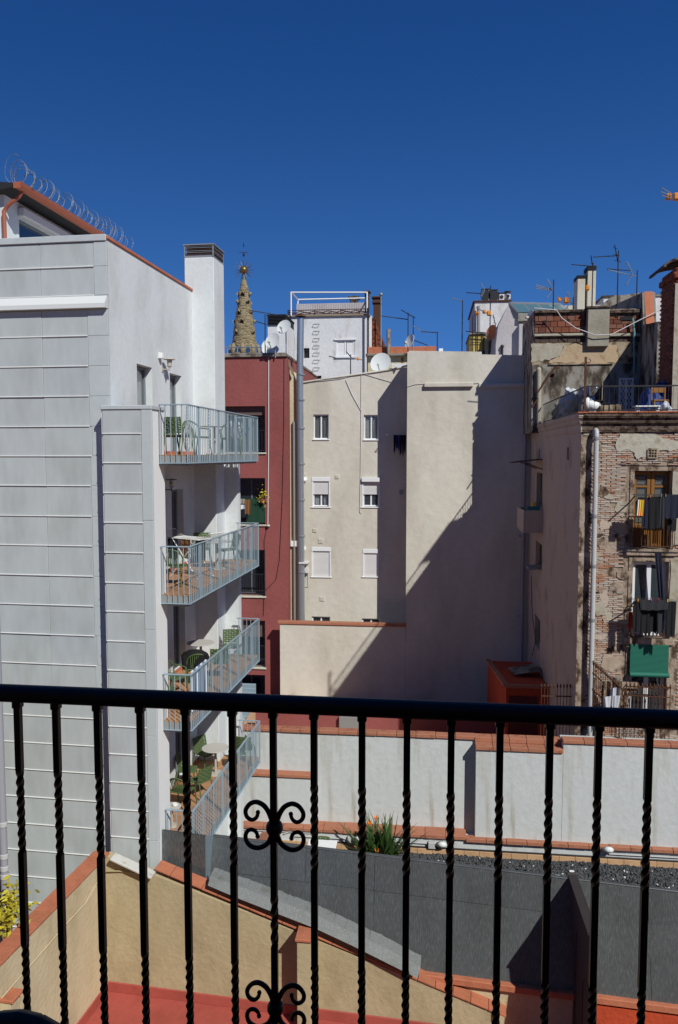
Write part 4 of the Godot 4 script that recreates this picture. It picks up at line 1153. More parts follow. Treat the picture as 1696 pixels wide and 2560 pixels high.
func plaster_patches(D: float) -> Array:
	var src := [
		[[1554, 1052], [1600, 1050], [1700, 1048], [1700, 1066], [1645, 1068], [1636, 1084], [1660, 1096], [1700, 1104], [1700, 1122], [1678, 1128], [1652, 1126], [1640, 1132], [1618, 1144], [1590, 1146], [1583, 1130], [1570, 1124], [1551, 1127], [1541, 1124], [1540, 1104], [1549, 1092], [1549, 1078], [1557, 1072]],
		[[1455, 1050], [1512, 1050], [1512, 1076], [1498, 1084], [1480, 1082], [1466, 1088], [1455, 1084]],
		[[1600, 1050], [1640, 1050], [1630, 1070], [1612, 1086], [1598, 1074]],
		[[1456, 1158], [1462, 1150], [1466, 1164], [1460, 1172], [1456, 1170]],
		[[1682, 1180], [1700, 1176], [1700, 1360], [1682, 1362]],
		[[1676, 1400], [1700, 1396], [1700, 1580], [1668, 1592], [1672, 1500]],
	]
	var out := []
	for s in src:
		var p := PackedVector2Array()
		for i in s.size():
			var a := at(s[i][0], s[i][1], D); var b := at(s[(i + 1) % s.size()][0], s[(i + 1) % s.size()][1], D)
			for k in 4:
				var t := a.lerp(b, k / 4.0); var j := 0.0 if k == 0 else 0.025
				p.append(Vector2(t.x + rng.randf_range(-j, j), minf(t.y + rng.randf_range(-j, j), 17.62)))
		out.append(p)
	return out

func washing(D: float, doors: Array):
	var b: MB
	var rows := [[1590, 1700, 1238, 0.72, 0], [1588, 1686, 1502, 0.70, 1]]
	for r in rows:
		var z: float = -D + r[3]
		var p := at(r[0] - 3, r[2], -z); var q := at(r[1] + 12, r[2], -z)
		var o := T("clothesline", p, ["upper clothesline rack fixed below the wooden doors of the brick house", "lower clothesline rack in front of the white framed window"][r[4]], "clothesline", "clothesline racks of the brick house")
		b = mb()
		for k in 3: b.tube([Vector3(p.x, p.y, z - 0.2 * k), Vector3(q.x, p.y, z - 0.2 * k)], 0.006, 4)
		for x in [p.x + 0.02, q.x - 0.1]: b.bar(Vector3(x, p.y - (0.42 if r[4] else 0.28), -D), Vector3(x, p.y + 0.0, z + 0.02), 0.03, 0.03)
		put(o, "rack", b, M.dark_metal)
	var list := [
		[1597, 1608, 1243, 0.30, "black_cloth", 0.72, "small black sock bundle at the left of the upper washing line"],
		[1591, 1613, 1252, 0.48, "violet_cloth", 0.62, "violet towel hanging low behind the striped cloth"],
		[1608, 1625, 1244, 0.95, "navy_cloth", 0.70, "narrow dark garment right of the striped cloth"],
		[1624, 1662, 1241, 1.0, "black_cloth", 0.72, "pair of black trousers in the middle of the upper washing line"],
		[1653, 1662, 1241, 0.98, "grey_cloth", 0.74, "grey trouser leg right of the black trousers"],
		[1662, 1700, 1236, 0.75, "navy_cloth", 0.72, "navy sweater at the right of the upper washing line"],
		[1672, 1692, 1270, 0.72, "black_cloth", 0.55, "black skirt hanging below the navy sweater"],
		[1586, 1602, 1502, 1.00, "black_cloth", 0.70, "long black dress at the left of the lower washing line"],
		[1601, 1672, 1500, 0.32, "grey_cloth", 0.74, "wide grey cloth over the front of the lower washing line"],
		[1600, 1625, 1504, 1.05, "black_cloth", 0.60, "black garment behind the left half of the grey cloth"],
		[1622, 1650, 1504, 0.98, "black_cloth", 0.52, "black garment behind the middle of the grey cloth"],
		[1646, 1660, 1510, 0.92, "grey_cloth", 0.62, "mottled grey shirt below the right half of the grey cloth"],
		[1660, 1674, 1510, 0.85, "white_cloth", 0.58, "white patterned blouse at the right of the lower washing line"],
		[1668, 1690, 1503, 1.15, "black_cloth", 0.70, "long black robe at the right end of the lower washing line"],
		[1574, 1580, 1530, 0.55, "red_cloth", 0.30, "red strip of cloth at the window's left edge"]]
	var k := 0
	for c in list:
		k += 1
		var z: float = -D + c[5]
		var p := at(c[0] - 2, c[2], -z); var q := at(c[1] + 2, c[2], -z)
		var w := T("hanging_clothes", p, c[6], "clothes", "washing on the brick house")
		b = mb(); b.cloth(p, q, c[3], 0.6 + (c[1] - c[0]) / 24.0, 0.016, Vector3.BACK, 0.12, 0.12, k); put(w, "cloth", b, M[c[4]])
	# the striped cloth
	var p := at(1594, 1249, D - 0.76); var q := at(1612, 1250, D - 0.76)
	var w := T("striped_cloth", p, "towel with orange, yellow, white and green stripes on the upper washing line", "towel")
	var cols := [Color(0.03, 0.10, 0.07), Color(0.7, 0.68, 0.62), Color(0.75, 0.13, 0.02), Color(0.70, 0.50, 0.04), Color(0.75, 0.13, 0.02), Color(0.35, 0.42, 0.05), Color(0.75, 0.2, 0.02)]
	for i in 7:
		b = mb(); b.col = cols[i]
		var a := p.lerp(q, i / 7.0); var e := p.lerp(q, (i + 1) / 7.0)
		var dn := Vector3(-0.03, -0.46, 0.0)
		b.quad(a + dn + Vector3(0, 0, 0.02 * (i % 2)), e + dn + Vector3(0, 0, 0.02 * ((i + 1) % 2)), e, a); b.quad(e + dn, a + dn, a - Vector3(0, 0, 0.01), e - Vector3(0, 0, 0.01)); put(w, "stripe", b, M.paint)
	# the dark scarf that hangs from the rod above the middle door
	p = at(1637, 1383, D - 0.25); q = at(1655, 1383, D - 0.25)
	w = T("long_scarf", p, "long navy striped scarf hanging from the rod above the middle door", "scarf")
	b = mb(); b.cloth(p, q, 1.62, 2.0, 0.03, Vector3.BACK, 0.03, 0.3, 5)
	for i in b.v.size(): b.v[i].x += maxf(0.0, (inv * p).y - b.v[i].y) * 0.10
	put(w, "cloth", b, M.navy_cloth)
	for c in [[1596, 1500, "orange_plastic"], [1629, 1498, "pink_plastic"], [1648, 1498, "red_cloth"], [1670, 1501, "yellow_plastic"], [1627, 1240, "old_wood"], [1654, 1238, "old_wood"], [1665, 1238, "old_wood"]]:
		p = at(c[0], c[1], D - 0.76)
		w = T("clothes_peg", p, {"orange_plastic": "orange clothes peg on the lower washing line", "pink_plastic": "pink clothes peg on the lower washing line", "red_cloth": "red clothes peg on the lower washing line", "yellow_plastic": "yellow clothes peg at the right of the lower line", "old_wood": ""}[c[2]] if c[2] != "old_wood" else {1627: "wooden clothes peg at the left of the black trousers", 1654: "wooden clothes peg at the right of the black trousers", 1665: "wooden clothes peg on the navy sweater"}[c[0]], "clothes peg", "clothes pegs on the washing lines")
		b = mb(); b.box(p.x - 0.012, p.x + 0.012, p.y - 0.05, p.y + 0.04, p.z - 0.01, p.z + 0.01, 0.003); put(w, "peg", b, M[c[2]])

func court_walls():
	var D := 23.2
	var o := T("court_wall", Vector3(0, 0, -D), "long white court wall with terracotta copings and dark rain streaks", "wall")
	var xs := at(1188, 1900, D).x           # where the right half steps forward
	var xm := at(1403, 1850, D).x
	var b := mb()
	b.box(-8, xs, 0, 8.47, -D - 0.3, -D, 0.01)
	b.box(xs, xm, 0, 8.309, -D - 0.3, -D + 0.39, 0.01)
	b.box(xm, 13, 0, 8.612, -D - 0.3, -D + 0.394, 0.01)
	b.box(-8, 13, 0, 5.578, -D - 0.29, -D + 0.45, 0.01)
	put(o, "wall", b, M.court_wall)
	for c in [[-8, xs, 8.47, 8.577, -D - 0.25, -D + 0.06], [xs - 0.02, xm, 8.309, 8.434, -D + 0.06, -D + 0.45], [xs - 0.02, xm, 8.435, 8.577, -D - 0.25, -D + 0.1], [xm - 0.02, 13, 8.612, 8.719, -D + 0.1, -D + 0.45], [-8, xs - 0.25, 5.578, 5.69, -D - 0.02, -D + 0.53], [xs - 0.27, 13, 5.534, 5.65, -D + 0.3, -D + 0.56]]:
		b = mb()
		var n := int(ceil((c[1] - c[0]) / 0.62))
		for i in n:
			b = mb(); var t := rng.randf_range(0.9, 1.06); b.col = Color(t, t * rng.randf_range(0.97, 1.03), t)
			var j := rng.randf_range(-0.006, 0.006)
			b.box(lerpf(c[0], c[1], float(i) / n) + 0.004, lerpf(c[0], c[1], float(i + 1) / n) - 0.004, c[2], c[3] + j, c[4], c[5] + j, 0.012); put(o, "coping_tile", b, M.orange_cap)
	# lower wing at the left
	var xw := at(777, 1930, D - 1.0).x
	b = mb(); b.box(-8, xw, 0, 7.14, -D - 0.1, -D + 0.25, 0.01); put(o, "low_wing", b, M.court_wall)
	b = mb(); b.box(-8, xw + 0.05, 7.14, 7.247, -D - 0.05, -D + 0.31, 0.015); put(o, "coping", b, M.orange_cap)
	for k in 40:
		b = mb(); var t := rng.randf_range(0.9, 1.06); b.col = Color(t, t, t)
		var x := -6.2 + k * 0.46
		b.box(x, x + 0.452, 5.07, 5.24, -D + 0.44, -D + 0.50 + rng.randf() * 0.004, 0.005); put(o, "skirting_tile", b, M.beige_tile)
	b = mb(); b.tube([Vector3(-3.0, 5.285, -D + 0.48), Vector3(13, 5.29, -D + 0.48)], 0.02, 5); put(o, "pipe", b, M.dark_metal)
	b = mb()
	var c0 := at(705, 2060, D - 0.8); var y0 := 5.40
	b.tube([Vector3(c0.x, 5.445, -D + 0.48), Vector3(c0.x + 0.25, 5.561, -D + 0.48), Vector3(c0.x + 0.27, y0, -D + 0.48), Vector3(at(1085, 2110, D - 0.8).x, y0, -D + 0.48)], 0.022, 6)
	b.tube([Vector3(at(1530, 2130, D - 0.8).x, 5.39, -D + 0.48), Vector3(13, 5.39, -D + 0.48)], 0.022, 6)
	b.tube([Vector3(-5.9, 5.507, -D + 0.47), Vector3(xw + 0.1, 5.507, -D + 0.47), Vector3(xw + 0.1, 5.311, -D + 0.47)], 0.018, 5)
	put(o, "conduit", b, M.pvc)
	var k := 0
	for q in [[878, 2098, 898], [1080, 2112, 1104], [-1, 2125, 1520]]:
		var p := at(q[2], q[1], D - 0.6)
		var l := T("flood_lamp", p, ["oval flood lamp left of the flowering plant, on the court wall", "oval flood lamp right of the flowering plant, on the court wall", "oval flood lamp at the right, above the gravel"][k], "lamp", "flood lamps low on the court wall")
		k += 1
		b = mb(); b.ball(p, Vector3(0.17, 0.10, 0.09), 14); put(l, "lamp_body", b, M.grey_metal)
		b = mb(); b.ball(p + Vector3(0.02, 0.02, 0.03), Vector3(0.145, 0.085, 0.08), 14); put(l, "lamp_glass", b, M.dish)
		if q[0] > 0:
			var j := at(q[0], q[1] + 2, D - 0.55)
			b = mb(); b.box(j.x - 0.11, j.x + 0.11, j.y - 0.1, j.y + 0.1, -D + 0.44, -D + 0.58, 0.015); b.tube([j, p], 0.02, 6); put(l, "junction_box", b, M.pvc)
	# gravel roof in front of it
	inv = Transform3D.IDENTITY
	b = mb(); b.box(-3.35, 13, 4.7, 5.05, -D + 0.48, -16.0); tag(put(self, "gravel_bed", b, M.gravel), "flat roof bedded with black gravel under the white court wall", "roof", "", "structure")
	b = mb(); b.box(-8, -3.35, 4.7, 5.07, -D + 0.48, -16.0); tag(put(self, "paved_terrace", b, M.soil), "dusty paved corner terrace left of the gravel", "terrace", "", "structure")
	var st := MB.new(); st.xf = Transform3D.IDENTITY
	st.slab(Vector3(0.03, 0.02, 0.025), 0.012)
	var mm := MultiMesh.new(); mm.transform_format = MultiMesh.TRANSFORM_3D; mm.use_colors = true; mm.mesh = st.mesh(M.tone); mm.instance_count = 16000
	for i in 16000:
		var x := rng.randf_range(-2.6, 9.0); var z := -D + 0.52 + pow(rng.randf(), 1.3) * 3.4
		if x < -1.2 and rng.randf() > (x + 2.6) / 1.4: x += 2.0
		var s := rng.randf_range(0.6, 1.4)
		mm.set_instance_transform(i, Transform3D(Basis.from_euler(Vector3(rng.randf() * 3, rng.randf() * 6, rng.randf() * 3)).scaled(Vector3(s, s, s)), Vector3(x, 5.055 + 0.03 * rng.randf() + maxf(0.0, 0.08 * sin(x * 1.7) * sin(z * 2.1)), z)))
		var g := rng.randf_range(0.035, 0.10)
		mm.set_instance_color(i, Color(g, g * 1.02, g * 1.08) if rng.randf() > 0.012 else Color(0.6, 0.6, 0.58))
	var mi := MultiMeshInstance3D.new(); mi.name = "gravel"; mi.multimesh = mm; add_child(mi)
	tag(mi, "loose black gravel with a few white stones on the flat roof", "gravel", "", "stuff")
	# sloping coping at the left edge of the terrace
	o = T("terrace_divider", Vector3(-4.6, 4.775, -22), "low white divider wall with a sloping terracotta coping by the corner terrace", "wall")
	var p := at(668, 2084, 21.2); var q := at(640, 2122, 19.0)
	b = mb(); b.bar(p, q, 0.28, 0.12, 0.015); put(o, "coping", b, M.orange_cap)
	b = mb(); b.bar(p + Vector3(0, -0.7, 0), q + Vector3(0, -0.7, 0), 0.22, 1.2); put(o, "wall", b, M.court_wall)

func zplane(x: float, y: float) -> float:          # the sloping zinc face: its z at a point
	return lerpf(-15.25 + 0.09 * x, -15.89 + 0.12 * x, (y - 6.55) / 1.95)

func zinc_roof():
	var o := T("zinc_roof", Vector3(0, 6.6, -15.5), "dark zinc clad roof face of wide sheets, sloping away above the ochre terrace", "roof")
	# sheets between the seams, each its own piece
	var xs := [-4.72, -2.55, -1.05, 1.55, 3.0, 4.35, 6.3, 8.6]
	var top := func(_x): return 8.5
	var mid := func(x): return 7.93 + 0.0 * x
	var quad3 := func(b: MB, x0: float, x1: float, y0: float, y1: float, lift: float, g: float):
		var nn := Vector3(-0.11, 0.33, 0.93).normalized() * lift
		var a := Vector3(x0 + g, y0 + g, zplane(x0, y0)) + nn; var c := Vector3(x1 - g, y0 + g, zplane(x1, y0)) + nn
		var d := Vector3(x1 - g, y1, zplane(x1, y1)) + nn; var e := Vector3(x0 + g, y1, zplane(x0, y1)) + nn
		b.quad(a, c, d, e)
		var k := -nn.normalized() * 0.05
		b.quad(a + k, c + k, c, a); b.quad(c + k, d + k, d, c); b.quad(e + k, a + k, a, e); b.quad(e, d, d + k, e + k)
	for i in xs.size() - 1:
		for row in 2:
			if row == 0 and i % 2 and i < 5: continue
			var x1: float = xs[i + 1]
			if row == 0 and i < 4: x1 = xs[mini(i + 2, xs.size() - 1)]
			var b := mb(); var t := rng.randf_range(0.93, 1.05); b.col = Color(t, t, t)
			quad3.call(b, xs[i], x1, 6.5 if row == 0 else 7.85, 7.85 if row == 0 else 8.5, 0.02 + 0.012 * row + rng.randf() * 0.003, 0.004)
			put(o, "zinc_sheet", b, M.zinc)
	var b := mb()
	b.bar(Vector3(-4.72, 8.51, zplane(-4.72, 8.5)), Vector3(9, 8.51, zplane(9, 8.5)), 0.09, 0.03, 0.01); put(o, "top_flashing", b, M.zinc)
	b = mb()
	for q in [[-0.05, 0.0], [-0.10, 0.0]]:
		var a := Vector3(-4.72, 6.3, zplane(-4.72, 6.3) + q[0]); var c := Vector3(9, 6.3, zplane(9, 6.3) + q[0]); var d := Vector3(9, 8.49, zplane(9, 8.49) + q[0]); var e2 := Vector3(-4.72, 8.49, zplane(-4.72, 8.49) + q[0])
		if q[0] > -0.07: b.quad(a, c, d, e2)
		else: b.quad(c, a, e2, d)
	put(o, "roof_core", b, M.zinc)
	# the bent bright corner and the short left sheet beside the white house
	var p0 := at(398, 2074, 15.85); var p1 := at(514, 2090, 15.78)
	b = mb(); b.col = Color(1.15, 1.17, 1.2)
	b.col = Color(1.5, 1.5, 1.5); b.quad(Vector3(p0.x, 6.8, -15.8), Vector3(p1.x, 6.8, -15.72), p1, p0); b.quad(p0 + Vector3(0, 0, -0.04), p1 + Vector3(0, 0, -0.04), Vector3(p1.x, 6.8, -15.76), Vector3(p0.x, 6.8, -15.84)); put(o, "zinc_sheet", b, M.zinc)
	b = mb(); var e := Vector3(-4.70, 8.52, zplane(-4.7, 8.5) + 0.03); var f := Vector3(-4.70, 6.6, zplane(-4.7, 6.6) + 0.03)
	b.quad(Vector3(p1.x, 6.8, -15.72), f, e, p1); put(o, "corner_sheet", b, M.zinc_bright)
	# cement flashing along the terrace wall
	b = mb()
	var lo := [[520, 2214], [600, 2248], [700, 2287], [790, 2322], [880, 2364], [960, 2404], [1044, 2446]]
	var hi := [[526, 2191], [600, 2217], [700, 2254], [790, 2288], [880, 2330], [968, 2372], [1052, 2418]]
	for i in lo.size() - 1:
		var w := func(q, lift, base): 
			var g := at(q[0], q[1], base)
			return g
		var a: Vector3 = w.call(lo[i], 0, 15.12 - 0.07 * i); var c: Vector3 = w.call(lo[i + 1], 0, 15.12 - 0.07 * (i + 1))
		var d: Vector3 = w.call(hi[i + 1], 0, 15.34 - 0.075 * (i + 1)); var g: Vector3 = w.call(hi[i], 0, 15.34 - 0.075 * i)
		for s in 6:
			var t0 := s / 6.0; var t1 := (s + 1) / 6.0
			var j0 := Vector3(0, rng.randf_range(-0.02, 0.02), 0)
			var pa := a.lerp(c, t0); var pc := a.lerp(c, t1); var pd := g.lerp(d, t1); var pg := g.lerp(d, t0)
			b.quad(pa, pc, pd, pg)
			b.quad(pg, pd, pd + j0 + Vector3(0.01, 0.03, -0.30), pg + Vector3(0.01, 0.03, -0.30))
	put(o, "cement_flashing", b, M.flashing)
	# fin wall
	o = T("fin_wall", Vector3(2.9, 5, -14.5), "dark sheet clad fin wall standing out from the zinc roof and casting a triangular shadow", "wall")
	b = mb(); b.xf = inv * Transform3D(Basis(Vector3(0, 0, 1), Vector3(0, 1, 0), Vector3(-1, 0, 0)), Vector3.ZERO)
	b.prism([Vector2(-15.75, 8.34), Vector2(-15.6, 8.5), Vector2(-13.62, 8.52), Vector2(-13.45, 7.5), Vector2(-13.35, 4.0), Vector2(-15.75, 4.0)], -3.02, -2.90)
	put(o, "panel", b, M.dark_sheet)
	b = mb(); b.bar(Vector3(2.96, 8.42, -15.9), Vector3(2.96, 8.56, -15.6), 0.18, 0.03); b.bar(Vector3(2.96, 8.54, -15.6), Vector3(2.96, 8.56, -13.6), 0.18, 0.03); put(o, "cap_flashing", b, M.dark_sheet)
	b = mb(); b.box(2.885, 2.9, 4.0, 7.4, -14.05, -14.03); b.box(2.885, 2.9, 4.0, 7.9, -14.75, -14.73); put(o, "seam", b, M.dark_sheet)

func wall_along(o: Node3D, called: String, a: Vector3, c: Vector3, base: float, thick: float, m: Material, drop := 0.0):   # wall from a to c (tops), down to base, thickness away from the viewer
	var d := (c - a); d.y = 0; d = d.normalized()
	var back := Vector3(d.z, 0, -d.x) * thick
	var b := mb()
	var a0 := Vector3(a.x, base, a.z); var c0 := Vector3(c.x, base, c.z)
	b.quad(a0, c0, c, a); b.quad(c0 + back, a0 + back, a + back, c + back)
	b.quad(a, c, c + back, a + back); b.quad(a0 + back, a0, a, a + back); b.quad(c0, c0 + back, c + back, c)
	put(o, called, b, m)

func tiles_along(o: Node3D, a: Vector3, c: Vector3, count: int, width: float, over: float, m: Material):
	var d := c - a; var flatd := Vector3(d.x, 0, d.z).normalized()
	var back := Vector3(flatd.z, 0, -flatd.x)
	var f := d.normalized(); var up := back.cross(f).normalized() * -1.0
	if up.y < 0: up = -up
	for i in count:
		var p := a.lerp(c, (i + 0.5) / count) + back * (width / 2 - over) + up * 0.022
		var b := mb(); var t := rng.randf_range(0.88, 1.08); b.col = Color(t, t * rng.randf_range(0.96, 1.04), t)
		var o2 := b.xf
		var tilt := Basis.from_euler(Vector3(rng.randf_range(-0.012, 0.012), rng.randf_range(-0.008, 0.008), rng.randf_range(-0.012, 0.012)))
		b.xf = o2 * Transform3D(Basis(f, up, f.cross(up)) * tilt, p)
		b.slab(Vector3(d.length() / count / 2 - 0.004, 0.02, width / 2), 0.006)
		put(o, "coping_tile", b, m)

func ochre_terrace():
	var C := at(264, 2140, 15.4)
	var R := at(1228, 2526, 14.85)
	var Lw := hit(0, 2410, 1, C.y)
	var fl := 5.45
	inv = Transform3D.IDENTITY
	var b := mb()
	b.box(-12, 4.5, fl - 0.4, fl, -16.0, -9.0); tag(put(self, "terrace_floor", b, M.red_floor), "red painted terrace floor between the ochre walls", "floor", "", "structure")
	var o := T("ochre_wall", Vector3(-2, fl, -15), "ochre terrace wall whose tiled coping slopes down to the right", "wall")
	wall_along(o, "wall", C, R, fl - 0.2, 0.2, M.ochre)
	tiles_along(o, at(388, 2172, 15.37), R + (R - C).normalized() * 0.3, 21, 0.36, 0.05, M.terracotta)
	b = mb()
	var s := (R - C); s.y = 0; s = s.normalized(); var fwd := Vector3(-s.z, 0, s.x)
	for i in 1:
		var a := Vector3(C.x, fl, C.z) + fwd * 0.001; var e := Vector3(R.x, fl, R.z) + fwd * 0.001
		b.bar(a + Vector3(0, 0.11, 0), e + Vector3(0, 0.11, 0), 0.05, 0.22, 0.01)
	put(o, "skirting", b, M.red_floor)
	# stub pillar with its own tiles
	var x := at(746, 2348, 15.0); var pz := -14.97
	var pl := at(745, 2360, 14.75); var pr := at(781, 2360, 14.75)
	b = mb(); b.box(pl.x, pr.x, fl, at(760, 2347, 14.7).y, -15.1, -14.62, 0.01); put(o, "pillar", b, M.ochre)
	b = mb(); b.box(pl.x - 0.03, pr.x + 0.02, at(760, 2347, 14.7).y, at(760, 2347, 14.7).y + 0.06, -15.1, -14.57, 0.01); put(o, "pillar_cap", b, M.terracotta)
	# left wall with level coping
	o = T("ochre_side_wall", Vector3(-7, fl, -13), "pale ochre side wall at the lower left with brown tiled coping", "wall")
	var Le := Lw + (Lw - C).normalized() * 3.0
	wall_along(o, "wall", Le, C, fl - 0.2, 0.28, M.ochre_pale)
	tiles_along(o, Le, C + (C - Le).normalized() * 0.1, 18, 0.36, 0.05, M.terracotta)
	b = mb(); var d := (C - Le).normalized(); var side := Vector3(-d.z, 0, d.x)
	b.bar(Vector3(Le.x, fl + 0.11, Le.z) + side * 0.002, Vector3(C.x, fl + 0.11, C.z) + side * 0.002, 0.05, 0.22, 0.01); put(o, "skirting", b, M.red_floor)
	b = mb()
	var cp := []
	for q in [[0.985, 0.42], [0.93, 0.36], [0.86, 0.52], [0.75, 0.52], [0.62, 0.55], [0.45, 0.58]]:
		var g := Le.lerp(C, q[0]); cp.append(g + Vector3(0, -q[1], 0) + side * 0.03)
	b.tube(cp, 0.014, 6); put(o, "cable", b, M.ochre_pale)
	cp = []
	for q in [[268, 2178], [300, 2178], [340, 2183], [388, 2186]]: cp.append(at(q[0], q[1], 15.33))
	b = mb(); b.tube(cp, 0.014, 6); put(o, "cable", b, M.ochre)
	var pp := hit(30, 2395, 0, Lw.x + 0.28)
	b = mb(); var pq := Le.lerp(C, 0.47); var px := Basis(d, Vector3.UP, d.cross(Vector3.UP))
	b.xf = inv * Transform3D(px, pq + Vector3(0, -0.62, 0) + side * 0.11); b.slab(Vector3(0.16, 0.03, 0.14), 0.01)
	put(o, "pillar_cap", b, M.terracotta)
	b = mb(); b.xf = inv * Transform3D(px, Vector3(pq.x, (fl + pq.y - 0.65) / 2, pq.z) + side * 0.09); b.slab(Vector3(0.13, (pq.y - 0.65 - fl) / 2, 0.10), 0.01)
	put(o, "pillar", b, M.ochre_pale)
	# white sloping sill under the clad pier
	o = T("pier_sill", C, "white sloping ledge under the clad pier of the white house", "ledge")
	b = mb(); var s0 := at(281, 2141, 15.3); var s1 := at(384, 2189, 15.25)
	b.bar(s0, s1, 0.26, 0.06, 0.015); put(o, "sill", b, M.sill_white)
	# orange parapet at the right, under the zinc
	o = T("orange_parapet", Vector3(3, 5, -15), "vermilion parapet wall with light coping below the zinc roof at the right", "wall")
	b = mb(); var y0 := 6.48
	b.bar(Vector3(-0.2, y0, zplane(-0.2, 6.5) + 0.02), Vector3(9, y0, zplane(9, 6.5) - 0.02), 0.24, 0.14, 0.015); put(o, "coping", b, M.terracotta)
	b = mb(); b.bar(Vector3(-0.4, 4.4, zplane(-0.4, 6.5) - 0.12), Vector3(2.95, 4.4, zplane(2.95, 6.5) - 0.12), 0.26, 3.9); put(o, "wall", b, M.ochre_pale)
	b = mb(); b.bar(Vector3(2.95, 4.4, zplane(2.95, 6.5) - 0.05), Vector3(9, 4.4, zplane(9, 6.5) - 0.05), 0.262, 3.9); put(o, "wall", b, M.vermilion)
	# neighbour's wall strip and downpipe at the far left
	o = T("left_downpipe", Vector3(-8, fl, -14), "grey jointed downpipe at the left edge of the picture", "downpipe")
	var a := hit(6, 2030, 2, -13.4); var e := hit(16, 2240, 2, -13.4)
	b = mb(); b.tube([Vector3(a.x, 15, -13.4), Vector3(a.x, a.y - 0.3, -13.4), Vector3(a.x + 0.02, 6, -13.4)], 0.07, 12); put(o, "pipe", b, M.pvc_grey)
	for y in [2060, 2140, 2170, 2190, 2235]:
		var p := hit(10, y, 2, -13.4); b = mb(); b.lathe([Vector2(0.07, -0.05), Vector2(0.082, -0.04), Vector2(0.082, 0.04), Vector2(0.07, 0.05)], Vector3(a.x + 0.01, p.y, -13.4), 12); put(o, "joint", b, M.pvc)
	o = T("left_neighbour_wall", Vector3(-9, 0, -13.5), "strip of weathered beige wall at the left edge behind the downpipe", "wall")
	b = mb(); var wr := hit(7, 1990, 2, -13.5); b.box(-14, wr.x, 4, hit(0, 1690, 2, -13.5).y, -13.62, -13.5, 0.02); put(o, "wall", b, M.sand_render)

func make_chair(arms: bool) -> Node3D:
	var o := Node3D.new()
	o.name = numbered(self, "garden_armchair" if arms else "garden_chair")
	add_child(o)
	tag(o, "x", "chair", "green garden chairs on the balconies")
	inv = Transform3D.IDENTITY
	var w := 0.25 if arms else 0.22
	var b := mb(); b.box(-w, w, 0.42, 0.45, -0.22, 0.24, 0.014); b.box(-w, w, 0.40, 0.43, 0.22, 0.25, 0.01); put(o, "seat", b, M.green_resin)
	for sx in [-1, 1]:
		b = mb(); b.tube([Vector3(sx * (w + 0.02), 0, 0.26), Vector3(sx * (w - 0.015), 0.43, 0.21)], 0.014, 6, 0.02); put(o, "leg", b, M.green_resin)
		b = mb(); b.tube([Vector3(sx * (w + 0.0), 0, -0.30), Vector3(sx * (w - 0.02), 0.43, -0.21)], 0.014, 6, 0.02); put(o, "leg", b, M.green_resin)
	var bk := MB.new()
	var lean := func(x: float, y: float) -> Vector3: return Vector3(x, y, -0.20 - (y - 0.43) * 0.22 + 0.9 * (x * x))
	if arms:
		var rim := []
		for i in 15:
			var a := PI * i / 14.0
			rim.append(lean.call(-cos(a) * (w + 0.01), 0.62 + sin(a) * 0.22))
		rim.push_front(lean.call(-w + 0.01, 0.43)); rim.append(lean.call(w - 0.01, 0.43))
		bk.tube(rim, 0.017, 6)
		for i in 8:
			var x := lerpf(-0.15, 0.15, i / 7.0); var h := 0.62 + sin(acos(x / (w + 0.01))) * 0.22
			var p: Vector3 = lean.call(x, 0.45); var q: Vector3 = lean.call(x * 1.15, h)
			bk.bar(p, q, 0.022, 0.01)
	else:
		for i in 7:
			var y := 0.50 + i * 0.052
			for k in 6:
				var x0 := lerpf(-w, w, k / 6.0); var x1 := lerpf(-w, w, (k + 1) / 6.0)
				bk.bar(lean.call(x0, y) + Vector3(0, 0, 0.006 if (i + k) % 2 else -0.006), lean.call(x1, y) + Vector3(0, 0, 0.006 if (i + k) % 2 else -0.006), 0.012, 0.044)
		for k in 7:
			var x := lerpf(-w, w, k / 6.0); bk.bar(lean.call(x, 0.42), lean.call(x, 0.84), 0.03, 0.018)
	put(o, "backrest", bk, M.green_resin)
	if arms:
		for sx in [-1, 1]:
			b = mb(); b.tube([lean.call(sx * w, 0.66), Vector3(sx * (w + 0.04), 0.65, 0.0), Vector3(sx * (w + 0.03), 0.62, 0.19), Vector3(sx * (w + 0.0), 0.43, 0.22)], 0.018, 6); put(o, "armrest", b, M.green_resin)
	return o

func make_table(r: float, h: float) -> Node3D:
	var o := Node3D.new()
	o.name = numbered(self, "round_table"); add_child(o)
	tag(o, "x", "table", "round tables on the balconies")
	inv = Transform3D.IDENTITY
	var b := mb(); b.lathe([Vector2(0, h - 0.02), Vector2(r - 0.01, h - 0.02), Vector2(r, h - 0.012), Vector2(r, h - 0.006), Vector2(r - 0.006, h), Vector2(0, h)], Vector3.ZERO, 32); put(o, "table_top", b, M.table_top)
	b = mb(); b.lathe([Vector2(0.035, 0.03), Vector2(0.035, h - 0.02)], Vector3.ZERO, 14); put(o, "pedestal", b, M.table_leg)
	b = mb(); b.lathe([Vector2(r * 0.6, 0.0), Vector2(r * 0.6, 0.012), Vector2(r * 0.57, 0.025), Vector2(0, 0.03)], Vector3.ZERO, 24); put(o, "base", b, M.table_leg)
	return o

